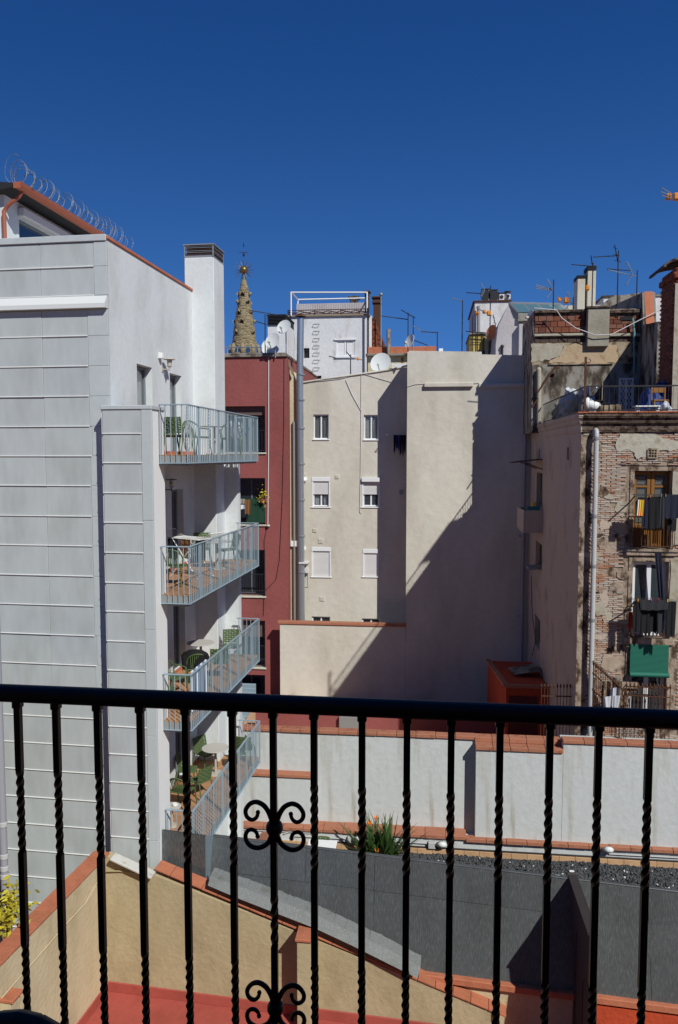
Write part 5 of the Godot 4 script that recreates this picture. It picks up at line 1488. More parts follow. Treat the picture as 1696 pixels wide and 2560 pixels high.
func balcony_furniture():
	var L := house_frame()
	var fl := [17.0, 14.0, 11.23, 8.21]
	var arm := make_chair(true); var chair := make_chair(false); var tab := make_table(0.375, 0.73); var low := make_table(0.23, 0.48)
	var used := {}
	var list := [
		[chair, 0, -0.62, -1.15, 165, "dark green woven chair seen from behind at the near end of the top balcony"],
		[chair, 0, -1.02, -1.3, 150, "green chair half hidden behind the clad pier on the top balcony"],
		[arm, 0, -0.75, -2.75, 60, "green armchair in the middle of the top balcony"],
		[tab, 0, -0.55, -3.6, 0, "round table in the middle of the top balcony"],
		[arm, 0, -0.35, -4.4, 200, "green armchair beyond the table on the top balcony"],
		[arm, 1, -0.82, -1.35, 180, "green armchair at the near end of the second balcony, beside the small table"],
		[low, 1, -0.95, -0.75, 0, "small round table in the near corner of the second balcony"],
		[chair, 1, -1.30, -4.75, 20, "green woven chair by the wall on the second balcony"],
		[chair, 1, -0.50, -4.6, -50, "green woven chair near the far end of the second balcony"],
		[tab, 1, -0.62, -3.9, 0, "round table between the woven chairs of the second balcony"],
		[tab, 2, -1.16, -4.1, 0, "round table by the wall on the third balcony, half in shadow"],
		[chair, 2, -0.62, -5.05, 10, "green woven chair at the far end of the third balcony"],
		[chair, 2, -0.42, -3.35, 200, "green woven chair by the railing of the third balcony, seen past the towel"],
		[arm, 2, -1.12, -1.85, 70, "green armchair at the near end of the third balcony"],
		[arm, 2, -0.80, -2.75, 200, "green armchair draped with a black coat on the third balcony"],
		[chair, 2, -0.95, -0.85, 120, "green chair in the near corner of the third balcony, just above the railing"],
		[tab, 3, -0.90, -4.45, 0, "round table with pale top on the lowest balcony"],
		[chair, 3, -1.32, -4.80, 60, "green woven chair left of the round table on the lowest balcony"],
		[chair, 3, -0.42, -4.95, -70, "green chair right of the round table on the lowest balcony"],
		[arm, 3, -1.10, -2.35, 170, "green armchair with slatted back on the lowest balcony"],
		[chair, 3, -0.86, -3.0, 240, "green chair with a bare seat in the middle of the lowest balcony"],
		[chair, 3, -1.42, -3.6, 100, "green chair against the wall behind the armchair on the lowest balcony"],
		[low, 3, -1.00, -1.35, 0, "small round table with a white bowl in the near corner of the lowest balcony"],
		[chair, 3, -0.30, -5.35, 180, "green chair in the far right corner of the lowest balcony"]]
	for q in list:
		var xf := L * Transform3D(Basis.from_euler(Vector3(0, deg_to_rad(q[4]), 0)), Vector3(q[2], fl[q[1]], q[3]))
		var src: Node3D = q[0]
		if not used.has(src):
			used[src] = true; src.transform = xf; src.set_meta("label", q[5])
		else: copy(src, xf, q[5])
	var b: MB
	var o := T("ashtray", L * Vector3(-0.92, fl[3] + 0.48, -1.38), "small white bowl on the small table of the lowest balcony", "bowl")
	b = mb(); b.xf = Transform3D.IDENTITY; b.lathe([Vector2(0.05, 0), Vector2(0.07, 0.03), Vector2(0.06, 0.055), Vector2(0.0, 0.04)], Vector3.ZERO, 14); put(o, "bowl", b, M.white_paint)
	# clothes rack on the second balcony
	o = T("clothes_rack", Vector3.ZERO, "folding clothes rack with washing on the second balcony", "clothes rack")
	o.transform = L * Transform3D(Basis.from_euler(Vector3(0, deg_to_rad(-25), 0)), Vector3(-0.85, fl[1], -2.6)); inv = Transform3D.IDENTITY
	b = mb()
	for k in 11: b.tube([Vector3(-0.5, 0.95, -0.28 + 0.056 * k), Vector3(0.5, 0.95, -0.28 + 0.056 * k)], 0.006, 4)
	for x in [-0.5, 0.5]: b.tube([Vector3(x, 0.95, -0.3), Vector3(x, 0.95, 0.3)], 0.01, 5)
	put(o, "rack_top", b, M.white_paint)
	for s in [-1, 1]:
		b = mb()
		for k in 7: b.tube([Vector3(-0.5 * s, 0.95, -0.25 + 0.08 * k), Vector3(-0.85 * s, 1.12, -0.25 + 0.08 * k)], 0.005, 4)
		b.tube([Vector3(-0.85 * s, 1.12, -0.3), Vector3(-0.85 * s, 1.12, 0.3)], 0.01, 5); put(o, "rack_wing", b, M.white_paint)
		b = mb(); b.tube([Vector3(0.45 * s, 0, -0.28), Vector3(-0.4 * s, 0.94, -0.26)], 0.011, 5); b.tube([Vector3(0.45 * s, 0, 0.28), Vector3(-0.4 * s, 0.94, 0.26)], 0.011, 5); put(o, "leg", b, M.white_paint)
	var names := ["navy shirt on the folding clothes rack", "brown shirt at the left of the folding clothes rack", "dark trousers on the folding clothes rack", "white shirt at the right of the folding clothes rack", "black garment on the folding clothes rack"]
	var mats := ["navy_cloth", "brown_cloth", "black_cloth", "white_cloth", "black_cloth"]
	for k in 5:
		var w := T("hanging_clothes", Vector3.ZERO, names[k], "clothes", "washing on the folding rack")
		w.transform = o.transform; inv = Transform3D.IDENTITY
		b = mb(); var z := 0.26 - 0.11 * k; var x := -0.4 + 0.18 * ((k * 2) % 5)
		b.cloth(Vector3(x - 0.16, 0.96, z), Vector3(x + 0.16, 0.96, z), 0.55, 2.0, 0.02, Vector3.BACK, 0.1, 0.1, 30 + k); put(w, "cloth", b, M[mats[k]])
	# towel over the third railing, coat on the armchair, bundle on the top railing
	var f := func(y: float, z: float, x := 0.03): return L * Vector3(x, y, z)
	o = T("striped_towel", f.call(12.3, -0.6), "white and blue towel hung over the railing of the third balcony", "towel")
	for k in 7:
		b = mb(); b.col = Color(0.72, 0.73, 0.76) if k % 2 == 0 else Color(0.16, 0.20, 0.36)
		b.cloth(f.call(12.31, -0.15 - 0.15 * k, -0.05), f.call(12.31, -0.15 - 0.15 * (k + 1), -0.05), 0.95, 0.8, 0.02, L.basis.x, 0.06, 0.0, 50)
		put(o, "stripe", b, M.paint)
	o = T("black_coat", L * Vector3(-0.80, fl[2] + 0.6, -2.75), "black coat lying over the back of the armchair on the third balcony", "coat")
	b = mb(); var c := L * Vector3(-0.80, fl[2] + 0.90, -2.62)
	b.ball(c + Vector3(0, -0.16, -0.02), Vector3(0.36, 0.19, 0.14), 12); b.cloth(c + Vector3(-0.34, -0.08, 0.12), c + Vector3(0.34, -0.08, 0.12), 0.45, 2.0, 0.03, Vector3.BACK, 0.2, 0.1, 9); put(o, "cloth", b, M.black_cloth)
	o = T("white_laundry", f.call(17.9, -3.9, -0.2), "white and grey washing bundled behind the top balcony railing", "clothes")
	for k in 4:
		b = mb(); b.cloth(f.call(17.88, -3.6 - 0.3 * k, -0.12), f.call(17.86, -3.88 - 0.3 * k, -0.12), 0.45 + 0.1 * (k % 2), 2.0, 0.05, L.basis.x, 0.25, 0.1, 60 + k); put(o, "cloth", b, M.white_cloth if k % 2 == 0 else M.bag_grey)
	o = T("cable_hoop", f.call(17.6, -0.25, -0.15), "coiled pale hose hanging behind the top balcony railing", "hose")
	b = mb()
	for k in 3:
		var p := []
		for i in 25: p.append(f.call(17.35 + sin(TAU * i / 24) * (0.24 + 0.02 * k), -0.30 + 0.04 * k + cos(TAU * i / 24) * 0.2, -0.08))
		b.tube(p, 0.012, 5, -1, false)
	put(o, "coil", b, M.pvc)
	o = T("white_cushion", L * Vector3(-1.1, fl[1] + 0.55, -1.0), "white cloth over something by the pier on the second balcony", "cloth")
	b = mb(); var cc := L * Vector3(-1.12, fl[1] + 0.78, -1.1); b.cloth(cc + Vector3(-0.2, 0, 0), cc + Vector3(0.16, -0.02, 0.05), 0.5, 1.0, 0.04, Vector3.BACK, 0.1, -0.3, 71); put(o, "cloth", b, M.white_cloth)
	# washing and awning in the red house's second recess
	var D := 36.3
	o = T("green_awning", at(640, 1262, D - 0.1), "dark green screen cloth behind a railing of the red house", "screen")
	b = mb(); b.cloth(at(616, 1246, D - 0.12), at(662, 1246, D - 0.12), 1.15, 7.0, 0.02, Vector3.BACK, 0.0, 0.0, 4); put(o, "cloth", b, mat("screen_green", 0.012, 0.05, 0.028, 0.8))
	var nm := ["beige cloth drying in front of the red house", "white cloth drying in front of the red house", "brown patterned cloth drying in front of the red house"]
	var ps := [[598, 1247, 613, 0.25, "curtain"], [598, 1262, 612, 0.22, "white_cloth"], [613, 1249, 627, 0.72, "brown_cloth"]]
	for k in 3:
		var p := at(ps[k][0], ps[k][1], D - 0.35); var q := at(ps[k][2], ps[k][1], D - 0.35)
		o = T("hanging_clothes", p, nm[k], "clothes", "washing of the red house")
		b = mb(); b.cloth(p, q, ps[k][3], 2.0, 0.03, Vector3.BACK, 0.15, 0.0, 80 + k); put(o, "cloth", b, M[ps[k][4]])
	o = T("rail_plant", at(657, 1240, D - 0.25), "small leafy green pot plant on the red house's railing", "plant")
	b = mb(); var pc := at(657, 1240, D - 0.25)
	for i in 60:
		var p := pc + Vector3(rng.randfn(0, 0.16), rng.randfn(0, 0.16), rng.randfn(0, 0.1)); var d := Vector3(rng.randfn(), rng.randfn(), rng.randfn()).normalized() * 0.08; var e := d.cross(Vector3(rng.randfn(), rng.randfn(), rng.randfn())).normalized() * 0.04
		b.flat(p - e, p + d, p + e)
	put(o, "foliage", b, M.yellow_leaf)
	b = mb(); b.lathe([Vector2(0.08, -0.32), Vector2(0.11, -0.14)], pc, 10); b.bar(pc + Vector3(-0.2, -0.15, 0), pc + Vector3(0.2, -0.45, 0.1), 0.02, 0.02); put(o, "pot", b, M.terracotta)

# ------------------------------------------------------------------ aerials and dishes
func aerial(label: String, px: float, ytop: float, ybot: float, dist: float, booms: Array, orange := []):
	var top := at(px, ytop, dist); var bot := at(px, ybot, dist)
	var o := T("tv_aerial", Vector3(top.x, bot.y, top.z), label, "aerial", "television aerials on the roofs")
	var s := dist / 1952.0
	var b := mb(); b.tube([Vector3(top.x, bot.y - 0.4, top.z), top], 1.6 * s, 6, 1.3 * s); put(o, "mast", b, M.dark_metal)
	for m in booms:      # [y, x from, x to, y to, elements, element length in metres, light]
		var p := at(m[1], m[0], dist); var q := at(m[2], m[3], dist)
		p.z += 0.4; q.z -= 0.2
		b = mb(); b.tube([p, q], 1.2 * s, 5)
		var d := (q - p).normalized(); var e := d.cross(Vector3(0.25, 1, 0.3).normalized()).normalized()
		for i in m[4]:
			var c := p.lerp(q, (i + 0.5) / m[4]); var h: float = m[5] * lerpf(0.6, 1.0, float(i) / m[4]) / 2
			b.bar(c - e * h, c + e * h, 0.9 * s, 0.9 * s)
		put(o, "boom", b, M.dark_metal if not m[6] else M.galvanised)
	for q in orange:     # [x, y, r]
		b = mb(); var c := at(q[0], q[1], dist); var r: float = q[2] * s; b.slab(Vector3.ZERO); b.box(c.x - r, c.x + r, c.y - r * 1.2, c.y + r * 1.2, c.z - r, c.z + r, r * 0.4); put(o, "booster_box", b, M.orange_plastic)
	return o

func reflector(o: Node3D, px: float, py: float, dist: float, h: float, lean: float):
	var c := at(px, py, dist); var b := mb()
	for s in [-1.0, 1.0]:
		for k in 5:
			var y := h * (k + 0.6) / 5.0
			var p := c + Vector3(-lean * y, s * y, 0)
			b.bar(p + Vector3(0.05, 0, -0.22), p + Vector3(-0.05, 0, 0.22), 0.025, 0.025)
		b.bar(c, c + Vector3(-lean * h, s * h, 0.15), 0.02, 0.02); b.bar(c, c + Vector3(-lean * h, s * h, -0.15), 0.02, 0.02)
	put(o, "reflector", b, M.galvanised)

func dish(label: String, px: float, py: float, rpx: float, dist: float, dir: Vector3, m: Material, low: float):
	var c := at(px, py, dist); var r := rpx * dist / 1952.0
	var o := T("satellite_dish", Vector3(c.x, low, c.z), label, "satellite dish", "satellite dishes on the roofs")
	dir = dir.normalized()
	var u := Vector3.UP.cross(dir).normalized(); var w := dir.cross(u)
	var b := mb(); b.xf = inv * Transform3D(Basis(u, dir, u.cross(dir)), c)
	var prof := []
	for i in 7: prof.append(Vector2(r * (1.0 - i / 6.0), 0.16 * r * pow(1.0 - i / 6.0, 2)))
	var back := []
	for i in 7: back.append(Vector2(r * i / 6.0, 0.16 * r * pow(i / 6.0, 2) - 0.02))
	b.lathe(back + prof, Vector3.ZERO, 28); put(o, "bowl", b, m)
	b = mb(); var f := c + dir * r * 0.9 - w * r * 0.55
	b.tube([c - w * r * 0.92, f], 0.018 + r * 0.012, 6); put(o, "arm", b, M.grey_metal)
	b = mb(); b.tube([f, f - dir * 0.12 + w * 0.05], 0.05, 8); put(o, "receiver", b, M.ivory_render)
	b = mb(); b.tube([c - dir * 0.05, c - dir * 0.18, Vector3(c.x, low, c.z) - dir * 0.2], 0.03, 6); put(o, "bracket", b, M.grey_metal)

func roof_clutter():
	var white: Material = M.dish
	dish("white satellite dish highest beside the flue, above the red roof", 711, 818, 19, 37.5, Vector3(-0.35, 0.45, 1), white, 21.4)
	dish("large white satellite dish standing on the edge of the red house's roof", 683, 853, 21, 36.0, Vector3(-0.4, 0.4, 1), white, at(683, 890, 36).y)
	dish("white satellite dish half hidden behind the large one on the red roof", 678, 868, 24, 38.5, Vector3(-0.1, 0.3, 1), white, 20.8)
	dish("largest white satellite dish, behind the sloping cream parapet", 953, 908, 26, 39.5, Vector3(-0.25, 0.35, 1), white, 20.3)
	dish("white satellite dish on a mast at the end of the blank cream wall", 1026, 853, 17, 36.5, Vector3(-1.3, 0.5, 1), white, 21.2)
	dish("small white satellite dish beside the brick parapet", 1327, 790, 14, 35.0, Vector3(-1.6, 0.4, 1), white, 21.0)
	dish("rusty orange satellite dish on the mustard roof house", 1231, 832, 19, 42.5, Vector3(-1.4, 0.3, 1), M.dish_orange, 21.5)
	var a: Node3D
	aerial("tv aerial behind the dishes on the red house's roof", 663, 786, 862, 38, [[779, 628, 684, 784, 3, 0.5, 0], [807, 645, 664, 809, 2, 0.3, 0]])
	aerial("tv aerial in front of the white stair house's window", 877, 886, 942, 41, [[893, 826, 838, 893, 2, 0.4, 0], [881, 868, 878, 893, 1, 0.1, 0], [897, 874, 905, 898, 2, 0.3, 1]], [[895, 897, 3]])
	aerial("tv aerial with two booms beside the flat dish", 1021, 782, 872, 40, [[793, 955, 1021, 797, 14, 0.30, 0], [778, 1004, 1038, 793, 4, 0.5, 0]])
	aerial("thin tv aerial pole just right of the two-boomed aerial", 1034, 790, 880, 41, [[818, 1034, 1056, 826, 2, 0.3, 1], [853, 1036, 1070, 862, 6, 0.2, 0]])
	aerial("small tv aerial standing alone over the terracotta roof", 1094, 830, 876, 40, [[832, 1054, 1096, 830, 6, 0.25, 0]])
	aerial("tall thin aerial pole alone against the sky left of the mustard house", 1157, 750, 884, 44, [[748, 1128, 1160, 752, 3, 0.2, 1]])
	a = aerial("tall aerial with orange boxes in front of the white house with air conditioners", 1227, 714, 890, 43, [[772, 1190, 1230, 788, 6, 0.4, 1], [735, 1166, 1206, 732, 12, 0.2, 0], [790, 1232, 1240, 812, 2, 0.3, 1]], [[1193, 784, 4], [1211, 779, 4], [1223, 783, 5]])
	reflector(a, 1212, 724, 43, 0.35, 0.5)
	a = aerial("aerial with a fan of rods above the glass roof", 1385, 699, 765, 38, [[716, 1336, 1384, 721, 1, 0.5, 1], [726, 1336, 1384, 723, 1, 0.5, 1], [721, 1336, 1384, 722, 8, 0.35, 1]])
	reflector(a, 1384, 722, 38, 0.42, 0.7)
	a = aerial("short aerial with orange boxes on the brick parapet", 1434, 742, 780, 37, [[744, 1390, 1432, 756, 6, 0.3, 1]], [[1399, 749, 4], [1416, 751, 6]])
	reflector(a, 1428, 750, 37, 0.36, 0.5)
	aerial("aerial mast in front of the two cream stacks", 1483, 657, 772, 40, [[666, 1426, 1484, 663, 12, 0.22, 0], [644, 1474, 1486, 676, 1, 0.3, 0]], [[1469, 720, 5]])
	a = aerial("tallest aerial mast with two long booms right of the cream stacks", 1547, 626, 742, 37, [[648, 1480, 1548, 636, 14, 0.25, 0], [618, 1532, 1549, 658, 3, 0.5, 0], [677, 1514, 1582, 674, 8, 0.2, 0]])
	a = aerial("slanting aerial mast with a folded grid right of the tallest mast", 1594, 675, 740, 36, [[680, 1515, 1594, 688, 22, 0.28, 1]])
	reflector(a, 1583, 684, 36, 0.5, 0.6)
	a = aerial("aerial head with orange boxes at the right edge, high in the sky", 1712, 470, 900, 20, [[484, 1642, 1712, 490, 1, 0.2, 1], [493, 1640, 1712, 493, 1, 0.3, 1], [502, 1642, 1712, 496, 1, 0.2, 1]], [[1672, 492, 6], [1691, 492, 7]])

func leaf_blade(b: MB, base: Vector3, dir: Vector3, len: float, wid: float, bend: float):
	var side := dir.cross(Vector3.UP).normalized()
	var prev := base; var pw := wid * 0.25
	for i in range(1, 6):
		var t := i / 5.0
		var p := base + dir * len * t + Vector3.DOWN * bend * t * t
		var w := wid * sin(PI * (0.15 + 0.85 * t)) if i < 5 else 0.004
		b.quad(prev - side * pw, p - side * w, p + side * w, prev + side * pw)
		prev = p; pw = w

func court_clutter():
	var b: MB
	var o := T("flowering_plant", at(950, 2140, 22.2), "clump of strap leaved plant with orange flowers by the court wall", "plant")
	var root := Vector3(at(950, 2140, 22.2).x, 5.07, -22.15)
	for k in 3:
		b = mb()
		for i in 64:
			var a := rng.randf() * TAU; var el := rng.randf_range(0.5, 1.45)
			var d := Vector3(cos(a) * cos(el), sin(el), sin(a) * cos(el))
			b.col = Color(1, 1, 1) * rng.randf_range(0.6, 1.5)
			leaf_blade(b, root + Vector3(rng.randf_range(-0.35, 0.4), 0.02, rng.randf_range(-0.25, 0.25)), d, rng.randf_range(0.8, 1.6), rng.randf_range(0.025, 0.055), rng.randf_range(0.0, 0.35))
		put(o, "foliage", b, M.leaf)
	for q in [[940, 2052, 22.2], [925, 2066, 22.1], [943, 2138, 21.8]]:
		var p := at(q[0], q[1], q[2])
		b = mb(); b.tube([Vector3(p.x + 0.05, 5.2, p.z), p], 0.012, 5); put(o, "stem", b, M.leaf)
		b = mb()
		for i in 5: leaf_blade(b, p, Vector3(cos(i * 1.3) * 0.5, 0.9, sin(i * 1.3) * 0.3).normalized(), 0.2, 0.025, 0.0)
		put(o, "flower", b, M.flower)
	# white table and green chair
	var tp := at(780, 2108, 21.0)
	o = T("terrace_table", Vector3(tp.x, 5.07, -20.4), "white rectangular table on the corner terrace left of the plant", "table")
	var t0 := at(752, 2122, 20.2); var t1 := at(828, 2124, 20.2)
	b = mb(); b.box(t0.x, t1.x, 5.82, 5.86, -21.7, -20.9, 0.01); put(o, "table_top", b, M.white_paint)
	for x in [t0.x + 0.06, t1.x - 0.06]:
		for z in [-21.0, -20.2]:
			b = mb(); b.box(x - 0.025, x + 0.025, 5.07, 5.82, z - 0.025, z + 0.025, 0.004); put(o, "leg", b, M.white_paint)
	var ch := make_chair(false)
	ch.transform = Transform3D(Basis.from_euler(Vector3(0, deg_to_rad(0), 0)), Vector3(at(803, 2100, 21.6).x, 5.07 + 0.02, -21.5))
	tag(ch, "green chair behind the white table on the corner terrace", "chair", "")
	ch.remove_meta("group")
	o = T("yellow_bush", hit(30, 2300, 2, -12.2), "yellow leaved bush behind the side wall at the lower left", "bush")
	var c := hit(24, 2270, 2, -12.6)
	for k in 3:
		b = mb()
		for i in 90:
			var p := c + Vector3(rng.randfn(-0.02, 0.12), rng.randfn(-0.05, 0.19), rng.randfn(0, 0.2)); var d := Vector3(rng.randfn(), rng.randfn() * 0.6, rng.randfn()).normalized() * rng.randf_range(0.06, 0.1); var e := d.cross(Vector3(rng.randfn(), rng.randfn(), rng.randfn())).normalized() * 0.035
			b.col = Color(1, 1, 1) * rng.randf_range(0.45, 1.15)
			b.quad(p - d, p - e, p + d, p + e)
		put(o, "foliage", b, M.yellow_leaf)
	b = mb()
	for k in 5: b.tube([c + Vector3(0, -1.6, 0), c + Vector3(rng.randfn(0, 0.1), 0.1, rng.randfn(0, 0.1))], 0.012, 5)
	put(o, "stem", b, M.old_wood)
	for q in [[1, "white", 1430, 2168], [2, "white", 1395, 2160], [3, "white", 1670, 2206], [4, "white", 1306, 2150]]:
		var p := at(q[2], q[3], 22.4 - 0.3 * q[0]); p.y = 5.12
		o = T("paper_scrap", p, ["scrap of white paper on the gravel by the middle of the fin wall", "scrap of white paper on the gravel left of the larger scrap", "scrap of white paper at the right end of the gravel", "scrap of white paper near the beige skirting tiles"][q[0] - 1], "litter", "white scraps on the gravel")
		b = mb(); b.box(p.x - 0.07, p.x + 0.07, p.y, p.y + 0.03, p.z - 0.04, p.z + 0.04, 0.01); put(o, "paper", b, M.white_cloth)

func far_roofs():
	var o: Node3D; var b: MB; var D := 50.0
	# white stair house
	o = T("stair_house", Vector3(-5, 0, -D), "white plastered roof house with iron rungs and a louvred shutter window", "house")
	var r := rect(716, 789, 919, 1000, D)
	var wn := rect(840, 850, 887, 891, D); var bw := rect(760, 870, 774, 895, D); var lw := rect(780, 939, 804, 952, D)
	b = mb(); b.wall(r[0], r[1], 4, r[3], -D, [wn, bw, lw], 0.25); b.box(r[0], r[1], 4, r[3], -D - 9, -D - 0.5); b.quad(Vector3(r[1], 4, -D), Vector3(r[1], 4, -D - 0.5), Vector3(r[1], r[3], -D - 0.5), Vector3(r[1], r[3], -D)); b.quad(Vector3(r[0], 4, -D - 0.5), Vector3(r[0], 4, -D), Vector3(r[0], r[3], -D), Vector3(r[0], r[3], -D - 0.5))
	put(o, "wall", b, M.far_white)
	b = mb(); b.box(r[0] - 0.1, r[1] + 0.15, r[3], r[3] + 0.1, -D - 9, -D + 0.12); put(o, "coping", b, M.old_wood)
	b = mb(); b.box(wn[0] - 0.1, wn[1] + 0.1, wn[3] + 0.003, wn[3] + 0.1, -D - 0.1, -D + 0.08); b.box(wn[0] - 0.08, wn[1] + 0.08, wn[2] - 0.1, wn[2] - 0.003, -D - 0.1, -D + 0.1); frame_of(b, wn[0] + 0.003, wn[1] - 0.003, wn[2], wn[3], -D - 0.03, 0.09, 0.08, 1)
	var f := put(o, "window", b, M.frame_white)
	for k in 2:
		b = mb(); var xa := lerpf(wn[0], wn[1], k * 0.5) + 0.09; slats(b, xa, xa + (wn[1] - wn[0]) / 2 - 0.16, wn[2] + 0.1, wn[3] - 0.1, -D - 0.06, 0.085); put(f, "louvre_shutter", b, M.frame_white)
	for w in [bw, lw]:
		b = mb(); b.box(w[0], w[1], w[2], w[3], -D - 0.3, -D - 0.26)
		for k in 4: b.box(lerpf(w[0], w[1], (k + 0.5) / 4) - 0.015, lerpf(w[0], w[1], (k + 0.5) / 4) + 0.015, w[2], w[3], -D - 0.1, -D - 0.07)
		put(o, "window", b, M.dark_metal)
	for y in [814, 832, 850, 868, 886, 904, 923]:
		var p := at(790, y, D); b = mb()
		var q := [Vector3(-0.15, 0.1, 0.02), Vector3(0.24, 0.1, 0.03), Vector3(0.15, -0.1, 0.05), Vector3(-0.24, -0.1, 0.03), Vector3(-0.15, 0.1, 0.02)]
		for i in 4: b.tube([p + q[i], p + q[i + 1]], 0.010, 5)
		put(o, "rung", b, M.dark_metal)
	# terrace on top of it: railing, back wall, white pipe frame
	b = mb(); var t := rect(742, 756, 919, 771, D + 3); b.box(t[0], t[1], r[3], t[3], -D - 3.3, -D - 3)
	for k in 40: b.box(lerpf(t[0], t[1], k / 40.0), lerpf(t[0], t[1], (k + 0.5) / 40.0), r[3], t[3] - 0.02, -D - 3, -D - 2.97)
	put(o, "roof_screen", b, M.lilac)
	b = mb(); var g := rect(720, 771, 920, 789, D)
	b.box(g[0], g[1], g[3] - 0.05, g[3], -D - 0.04, -D + 0.02); b.box(g[0], g[1], r[3] + 0.15, r[3] + 0.2, -D - 0.04, -D + 0.02)
	for k in 4: b.box(lerpf(g[0], g[1], k / 3.0) - 0.03, lerpf(g[0], g[1], k / 3.0) + 0.03, r[3], g[3], -D - 0.04, -D + 0.02)
	for j in 2:
		var p := []
		for i in 41: p.append(Vector3(lerpf(g[0], g[1], i / 40.0), lerpf(r[3] + 0.2, g[3] - 0.1, 0.3 + 0.4 * j) + 0.05 * sin(i * 0.9 + j * 2.0), -D - 0.01))
		b.tube(p, 0.03, 5)
	put(o, "terrace_railing", b, M.rust)
	b = mb()
	var fr := [[728, 731, 49.8], [745, 749, 53.5], [918, 731, 49.8], [922, 745, 53.5]]
	var tp := []
	for q in fr: tp.append(at(q[0], q[1], q[2]))
	b.tube([tp[0], tp[2]], 0.05, 6); b.tube([tp[1], tp[3]], 0.05, 6); b.tube([tp[0], tp[1]], 0.05, 6); b.tube([tp[2], tp[3]], 0.05, 6)
	for q in tp: b.tube([q, Vector3(q.x, r[3] + 0.05, q.z)], 0.05, 6)
	put(o, "pergola_frame", b, M.white_paint)
	b = mb(); var c := rect(911, 727, 922, 752, D - 0.3); b.box(c[0], c[1], c[2] - 0.6, c[3], -D - 0.6, -D - 0.1, 0.03); b.box(c[0] - 0.08, c[1] + 0.08, c[3], c[3] + 0.1, -D - 0.7, -D, 0.03); put(o, "chimney", b, M.cornice)
	b = mb(); c = rect(876, 745, 893, 760, D + 4); b.box(c[0], c[1], c[2] - 1, c[3], -D - 4.6, -D - 4.0, 0.05); b.box(c[0] - 0.15, c[1] + 0.15, c[3], c[3] + 0.15, -D - 4.8, -D - 3.9, 0.05); put(o, "chimney", b, M.cornice)
	# brick gable to its right
	o = T("brick_gable", Vector3(0, 0, -52), "brown brick gable and tall chimney behind the white stair house", "house")
	b = mb(); var pl := []
	for q in [[930, 1000], [930, 794], [937, 796], [957, 846], [959, 866], [959, 1000]]: pl.append(Vector2(at(q[0], q[1], 50.5).x, at(q[0], q[1], 50.5).y))
	b.prism(pl, -58, -50.5); put(o, "wall", b, M.brick_red)
	b = mb(); var r2 := rect(934, 745, 950, 830, 54); b.box(r2[0], r2[1], r2[2], r2[3], -54.7, -54, 0.03); b.box(r2[0] - 0.08, r2[1] + 0.12, r2[3] - 0.35, r2[3] - 0.2, -54.8, -53.9, 0.03); b.box(r2[0] - 0.12, r2[1] + 0.12, r2[3], r2[3] + 0.12, -54.8, -53.9, 0.03); put(o, "chimney", b, M.rust)
	b = mb(); b.tube([at(953, 865, 50), at(953, 736, 50)], 0.04, 5); b.ball(at(953, 736, 50), Vector3(0.12, 0.12, 0.12), 8); put(o, "lightning_rod", b, M.grey_metal)
	b = mb(); var wr := rect(919, 789, 930, 1000, 50.4); b.box(wr[0], wr[1], 4, wr[3], -51, -50.4); put(o, "render_strip", b, M.far_white)
	for x in [919, 922]:
		b = mb(); b.tube([at(x, 940, 49.6), at(x, 770, 49.6)], 0.035, 5); put(o, "cable", b, M.dark_metal)
	# grey louvred block at the left of it
	o = T("louvre_block", Vector3(-9, 0, -47), "grey roof block with black louvres behind the satellite dishes", "roof block")
	b = mb(); var lb := rect(671, 812, 720, 1000, 47); b.box(lb[0], lb[1], 4, lb[3], -53, -47); put(o, "wall", b, M.far_white)
	for k in 7:
		b = mb(); var y: float = lb[3] + 0.04 + k * 0.085; b.bar(Vector3(lb[0] - 0.05, y, -46.95), Vector3(lb[1] - 0.1, y, -46.95), 0.12, 0.03); put(o, "louvre", b, M.dark_metal)
	b = mb(); b.box(lb[0], lb[1] - 0.15, lb[3], lb[3] + 0.56, -50, -47.1); b.box(lb[0] - 0.05, lb[1] - 0.1, lb[3] + 0.57, lb[3] + 0.62, -50, -46.9); put(o, "louvre_core", b, M.dark_inside)
	# long terracotta roof
	o = T("terracotta_roof_house", Vector3(1, 0, -43), "low house with a long terracotta parapet and a buff chimney pipe", "house")
	var tr := rect(920, 865, 1091, 885, 43)
	b = mb(); b.box(tr[0], tr[1], tr[2], tr[3], -46, -43, 0.02); put(o, "parapet", b, M.terracotta)
	b = mb(); b.box(tr[0] - 0.1, tr[1], tr[2] - 0.14, tr[2], -46, -42.8, 0.02); put(o, "ledge", b, M.concrete)
	b = mb(); b.box(tr[0], tr[1], 4, tr[2] - 0.14, -45.9, -43.1); put(o, "wall", b, M.pale_yellow)
	b = mb(); var dw := rect(1003, 893, 1009, 908, 43); b.box(dw[0], dw[1], dw[2], dw[3], -43.2, -43.08); put(o, "window", b, M.wood)
	b = mb(); b.tube([at(972, 890, 42.7), at(972, 823, 42.7)], 0.11, 10); put(o, "chimney_pipe", b, M.sand_render)
	b = mb(); var wl := rect(981, 908, 1016, 925, 40); b.box(wl[0], wl[1], 15, wl[3], -41, -40); put(o, "white_parapet", b, M.far_white)
	b = mb(); var vp := at(1103, 876, 40); b.box(vp.x - 0.1, vp.x + 0.1, vp.y - 0.6, vp.y + 0.1, -40.2, -40); put(o, "vent", b, M.white_paint)
	# mustard roof house
	o = T("mustard_house", Vector3(7, 0, -45), "small mustard yellow roof house with rails on top", "house")
	var mr := rect(1173, 836, 1247, 1000, 45); b = mb(); b.box(mr[0], mr[1], 4, mr[3], -49, -45, 0.02); put(o, "wall", b, M.mustard)
